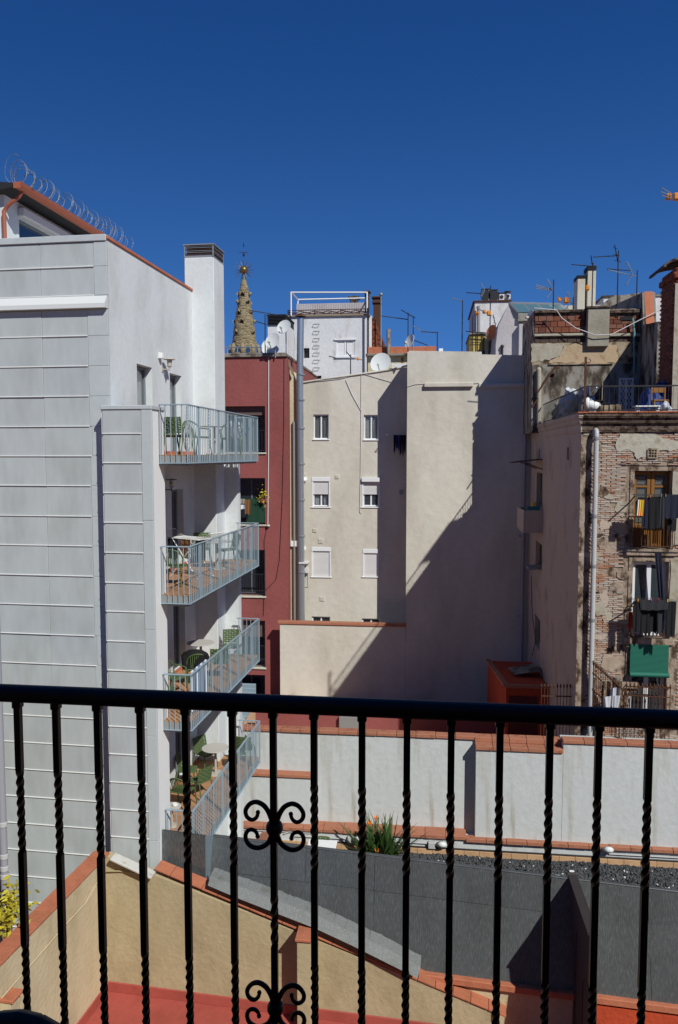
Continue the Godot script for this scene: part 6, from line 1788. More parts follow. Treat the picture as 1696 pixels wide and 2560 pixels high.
	b = mb(); b.box(mr[0] - 0.05, mr[1] + 0.05, mr[3], mr[3] + 0.1, -49, -44.9, 0.02); put(o, "coping", b, M.concrete)
	b = mb(); var gd := rect(1197, 877, 1224, 892, 45); b.box(gd[0], gd[1], gd[2], gd[3], -45.02, -44.98); put(o, "window", b, M.blue_glass)
	b = mb()
	for x in [1182, 1194, 1208]: b.tube([at(x, 886, 44.9), at(x, 790 if x == 1182 else 832, 44.9)], 0.03, 5)
	b.tube([at(1165, 828, 44.7), at(1215, 832, 44.7)], 0.03, 5); b.tube([at(1178, 856, 44.9), at(1202, 856, 44.9)], 0.02, 5); put(o, "cable", b, M.dark_metal)
	b = mb(); var ub := rect(1214, 836, 1222, 886, 44.6); b.box(ub[0], ub[1], ub[2], ub[3], -44.9, -44.6); put(o, "duct", b, M.old_plaster)
	# white house with the air conditioners
	o = T("air_conditioner_house", Vector3(9, 0, -53), "white roof house carrying air conditioners", "house")
	var wr2 := rect(1184, 753, 1276, 1000, 53); b = mb(); b.box(wr2[0], wr2[1], 4, wr2[3], -60, -53, 0.02); b.box(wr2[1], wr2[1] + 1.6, 4, wr2[3] + 0.1, -60, -54); put(o, "wall", b, M.far_white)
	b = mb(); b.box(wr2[0] - 0.1, wr2[1] + 0.1, wr2[3], wr2[3] + 0.08, -60, -52.9); put(o, "coping", b, M.rust)
	b = mb(); b.tube([at(1197, 765, 52.7), at(1197, 830, 52.7)], 0.1, 8); put(o, "downpipe", b, M.grey_metal)
	var ax := 0
	for q in [[1205, 722, 1225, 751], [1226, 724, 1246, 751], [1248, 732, 1262, 751], [1263, 728, 1278, 751]]:
		var w := rect(q[0], q[1], q[2], q[3], 53.4)
		var u := T("air_conditioner", Vector3(w[0], w[2], -53.6), ["left air conditioner on the white roof house", "second air conditioner on the white roof house", "small grey unit right of the air conditioners", "rounded white unit at the right of the air conditioners"][ax], "air conditioner", "units on the white roof house")
		b = mb(); b.box(w[0], w[1], w[2], w[3], -54.2, -53.5, 0.04 if ax < 3 else 0.2); put(u, "casing", b, M.shutter)
		b = mb(); b.xf = inv * Transform3D(Basis.from_euler(Vector3(PI / 2, 0, 0)), Vector3((w[0] + w[1]) / 2, (w[2] + w[3]) / 2, -53.5)); b.lathe([Vector2(0.36 if ax < 2 else 0.12, 0), Vector2(0.36 if ax < 2 else 0.12, 0.02), Vector2(0.0, 0.02)], Vector3.ZERO, 18); put(u, "fan_grille", b, M.dark_metal)
		b = mb(); b.box(w[0] - 0.02, w[1] + 0.02, w[3], w[3] + 0.04, -54.2, -53.45); put(u, "lid", b, M.dark_metal)
		ax += 1
	# lilac gable with glass roof
	o = T("lilac_gable", Vector3(9, 0, -41), "lilac grey gable with a small glass roof beside the blank cream house", "house")
	pl = []
	for q in [[1240, 1000], [1240, 862], [1246, 815], [1274, 757], [1297, 780], [1297, 803], [1297, 815], [1330, 815], [1330, 1000]]: pl.append(Vector2(at(q[0], q[1], 41).x, at(q[0], q[1], 41).y))
	b = mb(); b.prism(pl, -47, -41); put(o, "wall", b, M.lilac)
	b = mb(); var lj := rect(1297, 815, 1328, 900, 40.6); b.box(lj[0], lj[1], lj[2], lj[3], -41, -40.6, 0.01); b.box(lj[0], lj[0] + 0.2, lj[3], lj[3] + 0.12, -41, -40.6); put(o, "front_step", b, M.lilac)
	b = mb(); var gb := rect(1295, 782, 1322, 803, 40.8); b.box(gb[0], gb[1], gb[2], gb[3], -42.5, -40.8, 0.02); put(o, "dormer", b, M.grey_render)
	b = mb(); var gp := [at(1274, 757, 41), at(1400, 760, 47), at(1422, 774, 47), at(1297, 781, 40.8)]
	b.quad(gp[0], gp[3], gp[2], gp[1]); var dn := Vector3(0, -0.06, 0); b.quad(gp[1] + dn, gp[2] + dn, gp[3] + dn, gp[0] + dn); put(o, "glass_roof", b, M.roof_glass)
	b = mb()
	for k in 5: b.bar(gp[0].lerp(gp[1], k / 4.0), gp[3].lerp(gp[2], k / 4.0), 0.08, 0.08)
	b.bar(gp[0], gp[1], 0.14, 0.1); put(o, "glazing_bar", b, M.grey_metal)
	b = mb(); var vp2 := at(1256, 866, 40.9); b.tube([vp2, vp2 + Vector3(0, -0.6, 0)], 0.06, 8); b.ball(vp2, Vector3(0.1, 0.1, 0.1), 8); put(o, "vent", b, M.dark_metal)
	# cream stacks and the long white house beyond
	o = T("cream_stacks", Vector3(16, 0, -50), "pair of tall cream chimney stacks with louvred tops", "chimney")
	for q in [[1440, 696, 1464, 688], [1465, 676, 1491, 664]]:
		var w := rect(q[0], q[1], q[2], 900, 50); b = mb(); b.box(w[0], w[1], w[2], w[3], -51.2, -50, 0.02); var s := put(o, "stack", b, M.ivory_render)
		var hy := at(q[0], q[3], 50).y
		for k in 4: b = mb(); b.box(w[0] - 0.03, w[1] + 0.03, lerpf(w[3], hy, (k + 0.3) / 4), lerpf(w[3], hy, (k + 0.8) / 4), -51.2, -49.97); put(s, "louvre", b, M.dark_metal)
		b = mb(); b.box(w[0] + 0.05, w[1] - 0.05, w[3], hy - 0.03, -51.1, -50.1); put(s, "flue_core", b, M.dark_inside)
	o = T("long_white_house", Vector3(20, 0, -58), "long low white house on the skyline at the right", "house")
	b = mb(); var lr := rect(1503, 740, 1665, 1000, 58); b.box(lr[0], lr[1], 4, lr[3], -66, -58, 0.02); put(o, "wall", b, M.far_white)
	b = mb(); var lr2 := rect(1400, 762, 1505, 1000, 54); b.box(lr2[0], lr2[1], 4, lr2[3], -60, -54, 0.02); put(o, "low_wall", b, M.ivory_render)
	b = mb(); b.box(lr[0] - 0.1, lr[1], lr[3], lr[3] + 0.12, -66, -57.9); put(o, "coping", b, M.concrete)
	spire()
	upper_house()

func spire():
	var D := 92.0
	var base := at(612, 905, D); base.y -= 1.0
	var o := T("stone_spire", base, "slender conical spire of rough stone with a spiked bronze ball on top", "spire")
	var rad := []
	for q in [[700, 6], [709, 7.5], [732, 12], [766, 16.5], [809, 23.5], [855, 29], [880, 34], [905, 38]]: rad.append(Vector2(q[1] / 1952.0 * D, at(612, q[0], D).y))
	rad.append(Vector2(rad[-1].x * 1.05, base.y))
	var b := mb(); var pr := rad.duplicate(); pr.reverse()
	b.lathe(pr, Vector3(base.x, 0, base.z), 24, true); put(o, "body", b, M.stone)
	var st := MB.new(); st.xf = Transform3D.IDENTITY; st.slab(Vector3(0.17, 0.09, 0.05), 0.04)
	var tones := [Color(0.29, 0.24, 0.145), Color(0.25, 0.205, 0.12), Color(0.33, 0.28, 0.175), Color(0.20, 0.16, 0.10)]
	var mm := MultiMesh.new(); mm.transform_format = MultiMesh.TRANSFORM_3D; mm.use_colors = true; mm.mesh = st.mesh(M.tone); mm.instance_count = 1500
	for i in 1500:
		var y := lerpf(rad[0].y, rad[7].y, sqrt(rng.randf())); var rr := 0.3
		for k in rad.size() - 1:
			if y <= rad[k].y and y >= rad[k + 1].y: rr = lerpf(rad[k].x, rad[k + 1].x, (rad[k].y - y) / (rad[k].y - rad[k + 1].y))
		var a := rng.randf() * TAU; var s := rng.randf_range(0.6, 1.25)
		mm.set_instance_transform(i, Transform3D(Basis.from_euler(Vector3(rng.randf_range(-0.12, 0.12), -a + PI / 2, rng.randf_range(-0.12, 0.12))).scaled(Vector3(s, s, s)), inv * Vector3(base.x + cos(a) * rr, y, base.z + sin(a) * rr)))
		mm.set_instance_color(i, tones[rng.randi() % 4])
	var mi := MultiMeshInstance3D.new(); mi.name = "stonework"; mi.multimesh = mm; o.add_child(mi); mi.set_meta("kind", "stuff")
	for q in [[733, 13, 4], [757, 15, 4], [805, 23, 4], [733, 13, 4]]: pass
	for lvl in [[736, 12.5, 0.0], [757, 15.5, 0.8], [782, 19.0, 0.4], [805, 23.0, 0.0], [833, 26.5, 0.5]]:
		for k in 4:
			var a: float = lvl[2] + k * PI / 2; var y := at(612, lvl[0], D).y; var rr: float = lvl[1] / 1952.0 * D
			var d := Vector3(cos(a), 0, sin(a)); b = mb(); var c := Vector3(base.x, y, base.z) + d * (rr + 0.02)
			var u := Vector3(-d.z, 0, d.x)
			b.flat(c + Vector3(0, 0.30, 0) + d * 0.05, c + u * 0.26 - Vector3(0, 0.15, 0) + d * 0.15, c + d * 0.36 + Vector3(0, 0.18, 0)); b.flat(c + Vector3(0, 0.30, 0) + d * 0.05, c + d * 0.36 + Vector3(0, 0.18, 0), c - u * 0.26 - Vector3(0, 0.15, 0) + d * 0.15)
			b.flat(c + u * 0.26 - Vector3(0, 0.15, 0) + d * 0.15, c + Vector3(0, 0.05, 0), c + d * 0.36 + Vector3(0, 0.18, 0)); b.flat(c - u * 0.26 - Vector3(0, 0.15, 0) + d * 0.15, c + d * 0.36 + Vector3(0, 0.18, 0), c + Vector3(0, 0.05, 0))
			put(o, "vent_hood", b, M.stone)
			b = mb(); b.xf = inv * Transform3D(Basis(u, Vector3.UP, u.cross(Vector3.UP)), c - Vector3(0, 0.15, 0)); b.slab(Vector3(0.22, 0.22, 0.06), 0.04); put(o, "vent_opening", b, M.dark_inside)
	for k in 8:
		var a := k * PI / 4 + 0.3; var d := Vector3(cos(a), 0, sin(a)); var u := Vector3(-d.z, 0, d.x); var c := Vector3(base.x, at(612, 880, D).y, base.z) + d * 1.5
		b = mb(); b.xf = inv * Transform3D(Basis(u, Vector3.UP, u.cross(Vector3.UP)), c); b.prism([Vector2(-0.3, -0.9), Vector2(0.3, -0.9), Vector2(0.28, 0.1), Vector2(0, 0.6), Vector2(-0.28, 0.1)], -0.18, 0.18); put(o, "arched_window", b, M.blue_glass)
		b = mb(); c = Vector3(base.x, at(612, 872, D).y, base.z) + Vector3(cos(a + PI / 8), 0, sin(a + PI / 8)) * 1.62; b.ball(c + Vector3(0, -0.3, 0), Vector3(0.32, 0.9, 0.32), 8); put(o, "stone_buttress", b, M.stone)
	var yc := at(612, 700, D).y; var yb := at(608, 675, D).y; var x := base.x; var z := base.z
	b = mb(); b.lathe([Vector2(0.27, yc - 0.1), Vector2(0.22, yc + 0.2), Vector2(0.06, at(608, 684, D).y)], Vector3(x, 0, z), 14); b.tube([Vector3(x, yb, z), Vector3(x, at(608, 606, D).y, z)], 0.05, 6, 0.02); put(o, "cone_tip", b, M.green_bronze)
	b = mb(); b.ball(Vector3(x, yb, z), Vector3(0.46, 0.46, 0.46), 16); put(o, "bronze_ball", b, M.bronze)
	for k in 16:
		var a := k * TAU / 16; b = mb(); var d := Vector3(cos(a), sin(a), 0.3 * sin(k * 2.1)).normalized(); b.tube([Vector3(x, yb, z) + d * 0.4, Vector3(x, yb, z) + d * 1.3], 0.06, 5, 0.008); put(o, "spike", b, M.bronze)
	var ym := at(608, 636, D).y
	b = mb(); b.ball(Vector3(x, ym, z), Vector3(0.13, 0.3, 0.13), 8)
	for s in [-1, 1]: b.tube([Vector3(x, ym + 0.1, z), Vector3(x + s * 0.3, ym + 0.3, z), Vector3(x + s * 0.62, ym + 0.16, z)], 0.05, 5, 0.02)
	b.ball(Vector3(x, at(608, 612, D).y, z), Vector3(0.08, 0.3, 0.08), 6); put(o, "weather_vane", b, M.dark_metal)

func upper_house():
	var o: Node3D; var b: MB; var D := 32.8
	o = T("terrace_back_wall", Vector3(8, 18, -D), "patched brick and render wall behind the roof terrace", "wall")
	var w := rect(1328, 776, 1606, 1080, D); var lo := 17.9
	b = mb(); b.box(w[0], w[1], lo, at(1330, 912, D).y, -D - 4, -D + 0.06); put(o, "grey_wall", b, M.grey_render)
	var ya := at(1330, 912, D).y; var yb := at(1330, 858, D).y; var yt := at(1330, 772, D).y
	b = mb(); b.box(w[0], w[1], ya, yb, -D - 4, -D); put(o, "rendered_band", b, M.sand_render)
	b = mb(); b.box(w[0] + 0.05, w[1], yb, yt - 0.05, -D - 4, -D - 0.14); put(o, "brick_core", b, M.mortar)
	# big hollow bricks, each a piece
	var tones := [Color(0.20, 0.068, 0.042), Color(0.24, 0.088, 0.055), Color(0.145, 0.052, 0.038), Color(0.22, 0.10, 0.07)]
	for zone in [[1338, 786, 1464, 832], [1524, 786, 1600, 832], [1338, 842, 1464, 857], [1524, 842, 1600, 857]]:
		var z := rect(zone[0], zone[1], zone[2], zone[3], D)
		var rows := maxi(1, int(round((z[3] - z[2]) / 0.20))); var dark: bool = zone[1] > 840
		for i in rows:
			var x: float = z[0] - (0.0 if i % 2 else 0.15)
			while x < z[1] - 0.1:
				var wd := rng.randf_range(0.27, 0.33) if not dark else 0.36
				var x1 := minf(x + wd, z[1]); var x0 := maxf(x, z[0])
				if rng.randf() > 0.03 and x1 - x0 > 0.05:
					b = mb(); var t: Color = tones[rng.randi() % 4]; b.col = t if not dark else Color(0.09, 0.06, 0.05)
					var y0 := lerpf(z[2], z[3], float(i) / rows)
					b.box(x0 + 0.008, x1 - 0.008, y0 + 0.008, y0 + (z[3] - z[2]) / rows - 0.008, -D - 0.16, -D - 0.10 + rng.randf() * 0.03, 0.008); put(o, "brick", b, M.tone)
				x += wd
	for s in [[1336, 832, 1464, 842], [1524, 832, 1602, 842], [1336, 772, 1464, 784], [1524, 772, 1606, 784]]:
		b = mb(); var z := rect(s[0], s[1], s[2], s[3], D)
		b.box(z[0], z[1], z[2] + 0.01, z[3] - 0.01, -D - 0.2, -D + 0.03, 0.02); put(o, "ledge", b, M.old_plaster if s[1] > 800 else M.cornice)
	b = mb(); var pz := rect(1466, 772, 1522, 868, D); b.box(pz[0], pz[1], pz[2], pz[3], -D - 0.3, -D + 0.22, 0.015); put(o, "pier", b, M.putty)
	b = mb(); b.box(pz[0] - 0.06, pz[1] + 0.03, pz[3], pz[3] + 0.08, -D - 0.4, -D + 0.28, 0.015); put(o, "pier_cap", b, M.cornice)
	for q in [[1360, 800, 1366, 808], [1420, 796, 1426, 803], [1384, 784, 1388, 790], [1540, 786, 1546, 792], [1553, 790, 1586, 800]]:
		b = mb(); var z := rect(q[0], q[1], q[2], q[3], D); b.box(z[0], z[1], z[2], z[3], -D - 0.2, -D - 0.06); put(o, "hole", b, M.dark_inside)
	b = mb(); var lg := rect(1370, 908, 1532, 914, D); b.box(lg[0], lg[1], lg[2], lg[3], -D, -D + 0.12, 0.02); put(o, "ledge", b, M.sand_render)
	for poly in [[[1408, 866], [1440, 858], [1470, 866], [1500, 858], [1540, 862], [1548, 906], [1500, 909], [1440, 908], [1372, 907], [1378, 897], [1400, 893]], [[1328, 859], [1396, 859], [1412, 862], [1404, 880], [1398, 892], [1372, 900], [1340, 904], [1328, 906]]]:
		var p := []
		for q in poly: p.append(Vector2(at(q[0], q[1], D).x, at(q[0], q[1], D).y))
		b = mb(); b.prism(ragged(p, 0.05), -D - 0.02, -D + 0.015); put(o, "render_patch", b, M.peach if poly[0][0] > 1400 else M.old_plaster)
	b = mb(); b.tube([at(1582, 795, D - 0.1), at(1586, 830, D - 0.1), at(1587, 935, D - 0.1)], 0.05, 8); put(o, "downpipe", b, mat("teal_pipe", 0.10, 0.24, 0.25, 0.6))
	var cb := []
	for q in [[1336, 770], [1392, 775], [1405, 795], [1440, 820], [1490, 838], [1530, 836], [1600, 800], [1660, 770]]: cb.append(at(q[0], q[1], D - 0.35))
	b = mb(); b.tube(cb, 0.02, 5); put(o, "cable", b, M.shutter)
	b = mb(); b.tube([at(1348, 925, D - 0.2), at(1348, 1060, D - 0.2)], 0.09, 10); b.ball(at(1348, 925, D - 0.2), Vector3(0.1, 0.12, 0.1), 8); put(o, "vent_pipe", b, M.old_plaster)
	b = mb(); b.bar(at(1344, 982, D - 0.3), at(1387, 919, D - 0.3), 0.07, 0.07); b.bar(at(1386, 919, D - 0.3), at(1400, 920, D - 0.3), 0.07, 0.07); b.bar(at(1330, 1020, D - 0.3), at(1346, 995, D - 0.3), 0.05, 0.05); put(o, "strut", b, M.rust)
	# tall end wall, facing left and in shade, with a terracotta edge
	o = T("tall_end_wall", Vector3(10, 15, -34), "tall dark rendered end wall with a slanting terracotta edge beside the brick chimney", "wall")
	var X := at(1604, 800, D).x
	b = mb(); var l2 := Transform3D(Basis(Vector3(0, 0, 1), Vector3(0, 1, 0), Vector3(-1, 0, 0)), Vector3.ZERO)
	b.xf = inv * l2
	var pl := []
	for q in [[1500, 765, 1], [1530, 742, 1], [1606, 733, 0]]:
		pass
	pl = [Vector2(-43.0, 15), Vector2(-43.0, at(1600, 733, D).y + 0.9), Vector2(-D + 0.0, at(1612, 731, D).y), Vector2(-D + 0.3, hit(1638, 795, 0, X).y), Vector2(-30.5, hit(1652, 786, 0, X).y - 0.2), Vector2(-30.5, 15)]
	b.prism(pl, -X - 0.5, -X); put(o, "wall", b, M.grey_render)
	b = mb(); b.bar(Vector3(X + 0.25, at(1612, 731, D).y + 0.03, -D - 0.05), Vector3(X + 0.25, hit(1638, 795, 0, X).y + 0.03, -D + 0.30), 0.32, 0.08); put(o, "coping", b, M.terracotta)
	b = mb(); var bk := []
	for q in [[1495, 900], [1495, 768], [1530, 742], [1616, 729], [1630, 800], [1630, 900]]: bk.append(Vector2(at(q[0], q[1], 38.5).x, at(q[0], q[1], 38.5).y))
	b.prism(bk, -42, -38.5); put(o, "back_wall", b, M.grey_render)
	# brick chimney at the right edge
	o = T("brick_chimney", Vector3(8, 15, -26), "large weathered brick chimney with an arched tile cap at the right edge", "chimney")
	var CX := at(1686, 800, 26).x; var fz := hit(1652, 800, 0, CX).z
	var ct := at(1686, 668, 26).y
	b = mb(); b.box(CX, CX + 1.6, 15, ct, fz, -26, 0.03); b.box(CX - 0.08, CX + 1.6, ct - 0.35, ct - 0.15, fz - 0.05, -25.93, 0.03); put(o, "shaft", b, M.brick_red)
	var br := MB.new(); br.col = Color(0.24, 0.09, 0.055); br.slab(Vector3(0.02, 0.028, 0.14), 0.006); var bm := br.mesh(M.tone)
	var br2 := MB.new(); br2.col = Color(0.16, 0.07, 0.05); br2.slab(Vector3(0.02, 0.028, 0.14), 0.006); var bm2 := br2.mesh(M.tone)
	var nb := 0
	for i in 44:
		var y := ct - 0.42 - i * 0.072
		var z := -26.16 - (0.0 if i % 2 else 0.15)
		while z > fz + 0.1 and nb < 299:
			share(o, "brick", bm if rng.randf() < 0.6 else bm2, inv * Transform3D(Basis.IDENTITY, Vector3(CX - 0.004 + rng.randf_range(-0.008, 0.004), y, z))); nb += 1
			z -= 0.30
	b = mb(); b.xf = inv * Transform3D(Basis.IDENTITY, Vector3(CX + 0.6, ct, 0))
	var arc := []
	for i in 13: arc.append(Vector2(-cos(PI * i / 12) * 1.0, sin(PI * i / 12) * 0.34))
	for i in 13: arc.append(Vector2(cos(PI * i / 12) * 0.92, sin(PI * i / 12) * 0.27 + 0.0))
	b.prism(arc, fz - 0.1, -25.9); put(o, "arched_cap", b, M.cornice)
	b = mb(); b.prism([Vector2(0, 0), Vector2(1, 0), Vector2(1, 1)], 0, 0.01) if false else b.box(CX + 0.0, CX + 1.6, 16, ct - 0.5, -26.0, -25.985); put(o, "front_patch", b, M.old_plaster)
	terrace_things()

func terrace_things():
	var o: Node3D; var b: MB; var roof := 18.24; var X := 4.62
	var ty := at(1466, 966, 24.1).y
	o = T("terrace_railing", Vector3(X, roof, -24), "thin rusty iron railing round the roof terrace of the brick house", "railing")
	b = mb(); b.bar(Vector3(X, ty, -24.1), Vector3(X, ty, -32.6), 0.04, 0.03); b.bar(Vector3(X, ty, -24.1), Vector3(13, ty, -24.1), 0.03, 0.04); b.bar(Vector3(X, roof + 0.08, -24.1), Vector3(X, roof + 0.08, -32.6), 0.03, 0.03); b.bar(Vector3(X, roof + 0.08, -24.1), Vector3(13, roof + 0.08, -24.1), 0.03, 0.03)
	put(o, "rail", b, M.dark_metal)
	var bar := MB.new(); bar.box(-0.003, 0.003, roof, ty, -0.010, 0.010); var bmesh := bar.mesh(M.dark_metal)
	for k in 65: share(o, "baluster", bmesh, inv * Transform3D(Basis.IDENTITY, Vector3(X, 0, -24.1 - k * 0.131)))
	for k in 60: share(o, "baluster", bmesh, inv * Transform3D(Basis.IDENTITY, Vector3(X + k * 0.14, 0, -24.1)))
	b = mb(); var pt := at(1466, 892, 24.1); b.bar(Vector3(X, roof - 0.1, -24.1), Vector3(X, pt.y, -24.1), 0.06, 0.06)
	var hk := []
	for i in 9: hk.append(Vector3(X + 0.08 + cos(-PI * 0.5 + i * PI * 1.3 / 8) * 0.06, pt.y - 0.12 - sin(-PI * 0.5 + i * PI * 1.3 / 8) * 0.06, -24.1))
	b.tube(hk, 0.012, 5); put(o, "corner_post", b, M.rust)
	var sack := func(px: float, py: float, z: float, r: Vector3, lbl: String, m: Material, sd: int):
		var c := at(px + (14.0 if px < 1500 else 0.0), py, z); r.y = (c.y - roof) * 0.52; c.y = (c.y + roof) / 2.0; var s := T("sack", Vector3(c.x, roof, c.z), lbl, "bag", "rubbish bags on the roof terrace")
		var bb := mb(); bb.ball(c, r, 26)
		var nz := FastNoiseLite.new(); nz.seed = sd; nz.frequency = 2.6
		for i in bb.v.size():
			var q := bb.v[i] - inv * c; var k := 1.0 + 0.75 * nz.get_noise_3d(q.x * 2.0, q.y * 2.0, q.z * 2.0) + 0.3 * nz.get_noise_3d(q.x * 6.0, q.y * 6.0, q.z * 6.0)
			bb.v[i] = inv * c + q * k
		for i in range(0, bb.v.size(), 3):
			var nn := (bb.v[i + 2] - bb.v[i]).cross(bb.v[i + 1] - bb.v[i])
			if nn.length() > 1e-9: bb.n[i] = nn.normalized(); bb.n[i + 1] = bb.n[i]; bb.n[i + 2] = bb.n[i]
		put(s, "bag", bb, m)
	sack.call(1414, 980, 31, Vector3(0.38, 0.42, 0.38), "tall pale bag at the left of the pile on the roof terrace", M.bag_white, 1)
	sack.call(1436, 992, 30, Vector3(0.34, 0.34, 0.3), "grey bag in the middle of the pile on the roof terrace", M.bag_grey, 2)
	sack.call(1449, 977, 30.5, Vector3(0.30, 0.20, 0.30), "white bag on top of the pile on the roof terrace", M.bag_white, 3)
	sack.call(1405, 1008, 31.6, Vector3(0.20, 0.2, 0.2), "small white bag low in front of the pile on the roof terrace", M.bag_grey, 4)
	sack.call(1456, 1000, 28.2, Vector3(0.28, 0.30, 0.25), "dark grey bag beside the white scooter", M.bag_grey, 5)
	sack.call(1384, 1008, 31.8, Vector3(0.22, 0.2, 0.22), "pale bag lying left of the pile near the railing", M.old_plaster, 6)
	sack.call(1666, 1008, 24.9, Vector3(0.15, 0.13, 0.15), "crumpled white bag at the right, by the wooden chair", M.bag_white, 7)
	# scooter
	var c := at(1482, 1010, 25.2)
	o = T("scooter", Vector3(c.x, roof, c.z), "white motor scooter with handlebar and mirror on the roof terrace", "scooter")
	b = mb(); b.ball(Vector3(c.x + 0.02, c.y - 0.05, c.z), Vector3(0.24, 0.17, 0.14), 12); b.ball(Vector3(c.x - 0.16, c.y + 0.0, c.z), Vector3(0.10, 0.22, 0.16), 12); put(o, "fairing", b, M.white_paint)
	for x in [-0.28, 0.3]:
		b = mb(); b.xf = inv * Transform3D(Basis.from_euler(Vector3(PI / 2, 0, 0)), Vector3(c.x + x, roof + 0.2, c.z)); b.lathe([Vector2(0.12, -0.05), Vector2(0.2, -0.045), Vector2(0.2, 0.045), Vector2(0.12, 0.05)], Vector3.ZERO, 18); put(o, "wheel", b, M.black_cloth)
	b = mb(); b.tube([Vector3(c.x - 0.28, roof + 0.2, c.z), Vector3(c.x - 0.14, c.y + 0.3, c.z)], 0.03, 6); b.tube([Vector3(c.x - 0.14, c.y + 0.3, c.z - 0.25), Vector3(c.x - 0.14, c.y + 0.3, c.z + 0.25)], 0.015, 6); put(o, "handlebar", b, M.dark_metal)
	b = mb(); b.tube([Vector3(c.x - 0.14, c.y + 0.3, c.z + 0.2), Vector3(c.x + 0.05, c.y + 0.47, c.z + 0.22)], 0.01, 5); b.ball(Vector3(c.x + 0.06, c.y + 0.48, c.z + 0.22), Vector3(0.05, 0.05, 0.02), 8); put(o, "mirror", b, M.galvanised)
	b = mb(); b.box(c.x + 0.0, c.x + 0.34, c.y + 0.05, c.y + 0.12, c.z - 0.1, c.z + 0.1, 0.03); put(o, "saddle", b, M.black_cloth)
	# broom, crates, board, lattice gate, tarpaulin, chair
	var p := at(1505, 1018, 26); var q := at(1507, 956, 26.4)
	o = T("broom", p, "wooden broom handle leaning upright on the roof terrace", "broom")
	b = mb(); b.tube([p, q], 0.015, 6); put(o, "handle", b, M.old_wood)
	b = mb(); b.box(p.x - 0.15, p.x + 0.15, roof, p.y + 0.02, p.z - 0.04, p.z + 0.04, 0.01); put(o, "bristles", b, M.old_wood)
	var k := 0
	for s in [[1500, 1508], [1510, 1522], [1524, 1538], [1540, 1554]]:
		var r := rect(s[0], 1014 - k, s[1], 1026, 25.0)
		o = T("crate", Vector3(r[0], roof, -25.2), ["first pale block from the left in the row on the terrace edge", "second pale block from the left in the row on the terrace edge", "third pale block from the left in the row on the terrace edge", "rightmost pale block in the row on the terrace edge"][k], "block", "pale blocks on the terrace edge")
		b = mb(); b.box(r[0], r[1], roof, r[3], -25.3, -25.0, 0.015); put(o, "block", b, M.sand_render); k += 1
	o = T("white_board", Vector3(at(1620, 1020, 24.8).x, roof, -24.8), "white plank on short legs at the terrace edge", "bench")
	var r := rect(1588, 1014, 1650, 1018, 24.8); b = mb(); b.box(r[0], r[1], r[2], r[3], -25.1, -24.7, 0.01); put(o, "plank", b, M.white_paint)
	for x in [r[0] + 0.05, r[1] - 0.1]: b = mb(); b.box(x, x + 0.1, roof, r[2], -25.0, -24.8, 0.01); put(o, "leg", b, M.white_paint)
	var gr2 := rect(1545, 945, 1584, 1040, 32.4)
	o = T("lattice_gate", Vector3(gr2[0], roof, -32.4), "white folding lattice gate in the shade at the back of the roof terrace", "gate")
	b = mb(); frame_of(b, gr2[0], gr2[1], roof, gr2[3], -32.3, 0.07, 0.06, 1)
	put(o, "frame", b, M.frame_white)
	for i in 5:
		for j in 7:
			var cc := Vector3(lerpf(gr2[0], gr2[1], (i + 0.5) / 5), lerpf(roof, gr2[3], (j + 0.5) / 7), -32.32); var hx: float = (gr2[1] - gr2[0]) / 10; var hy: float = (gr2[3] - roof) / 14
			if j in [2, 4, 6] or true:
				b = mb(); b.bar(cc + Vector3(-hx, -hy, 0), cc + Vector3(hx, hy, 0), 0.02, 0.02); b.bar(cc + Vector3(-hx, hy, 0.01), cc + Vector3(hx, -hy, 0.01), 0.02, 0.02); put(o, "lattice", b, M.frame_white)
	var tp := at(1620, 1000, 27.0)
	o = T("blue_tarpaulin", Vector3(tp.x, roof, tp.z), "blue tarpaulin thrown over a heap on the roof terrace", "tarpaulin")
	b = mb(); var gx := 16; var gz := 10; var gpt := []
	var t0 := at(1576, 1030, 27).x; var t1 := at(1672, 1030, 27).x
	for i in gx + 1:
		var row := []
		for j in gz + 1:
			var u := float(i) / gx; var v := float(j) / gz
			var h := (0.55 + 0.45 * u) * pow(sin(PI * clampf(v, 0.02, 0.98)), 0.5) * minf(1.0, u * 3.0) * minf(1.0, (1 - u) * 5.0 + 0.3)
			row.append(Vector3(lerpf(t0, t1, u), roof + h * 1.3 + 0.05 * sin(i * 1.9 + j * 1.3), -27.6 + 1.5 * v))
		gpt.append(row)
	for i in gx:
		for j in gz: b.quad(gpt[i][j + 1], gpt[i + 1][j + 1], gpt[i + 1][j], gpt[i][j])
	put(o, "sheet", b, M.tarp_blue)
	c = at(1650, 1000, 25.3)
	o = T("wooden_chair", Vector3(c.x, roof, c.z), "brown wooden chair in front of the blue tarpaulin", "chair")
	b = mb(); b.box(c.x - 0.22, c.x + 0.22, roof + 0.40, roof + 0.45, c.z - 0.2, c.z + 0.2, 0.01); put(o, "seat", b, M.wood)
	for x in [-0.2, 0.2]:
		for z in [-0.18, 0.18]: b = mb(); b.box(c.x + x - 0.02, c.x + x + 0.02, roof, roof + (0.4 if z > 0 else 0.85), c.z + z - 0.02, c.z + z + 0.02, 0.004); put(o, "leg", b, M.wood)
	b = mb(); b.box(c.x - 0.22, c.x + 0.22, roof + 0.68, roof + 0.84, c.z - 0.2, c.z - 0.17, 0.01); put(o, "backrest", b, M.wood)
	low_right()

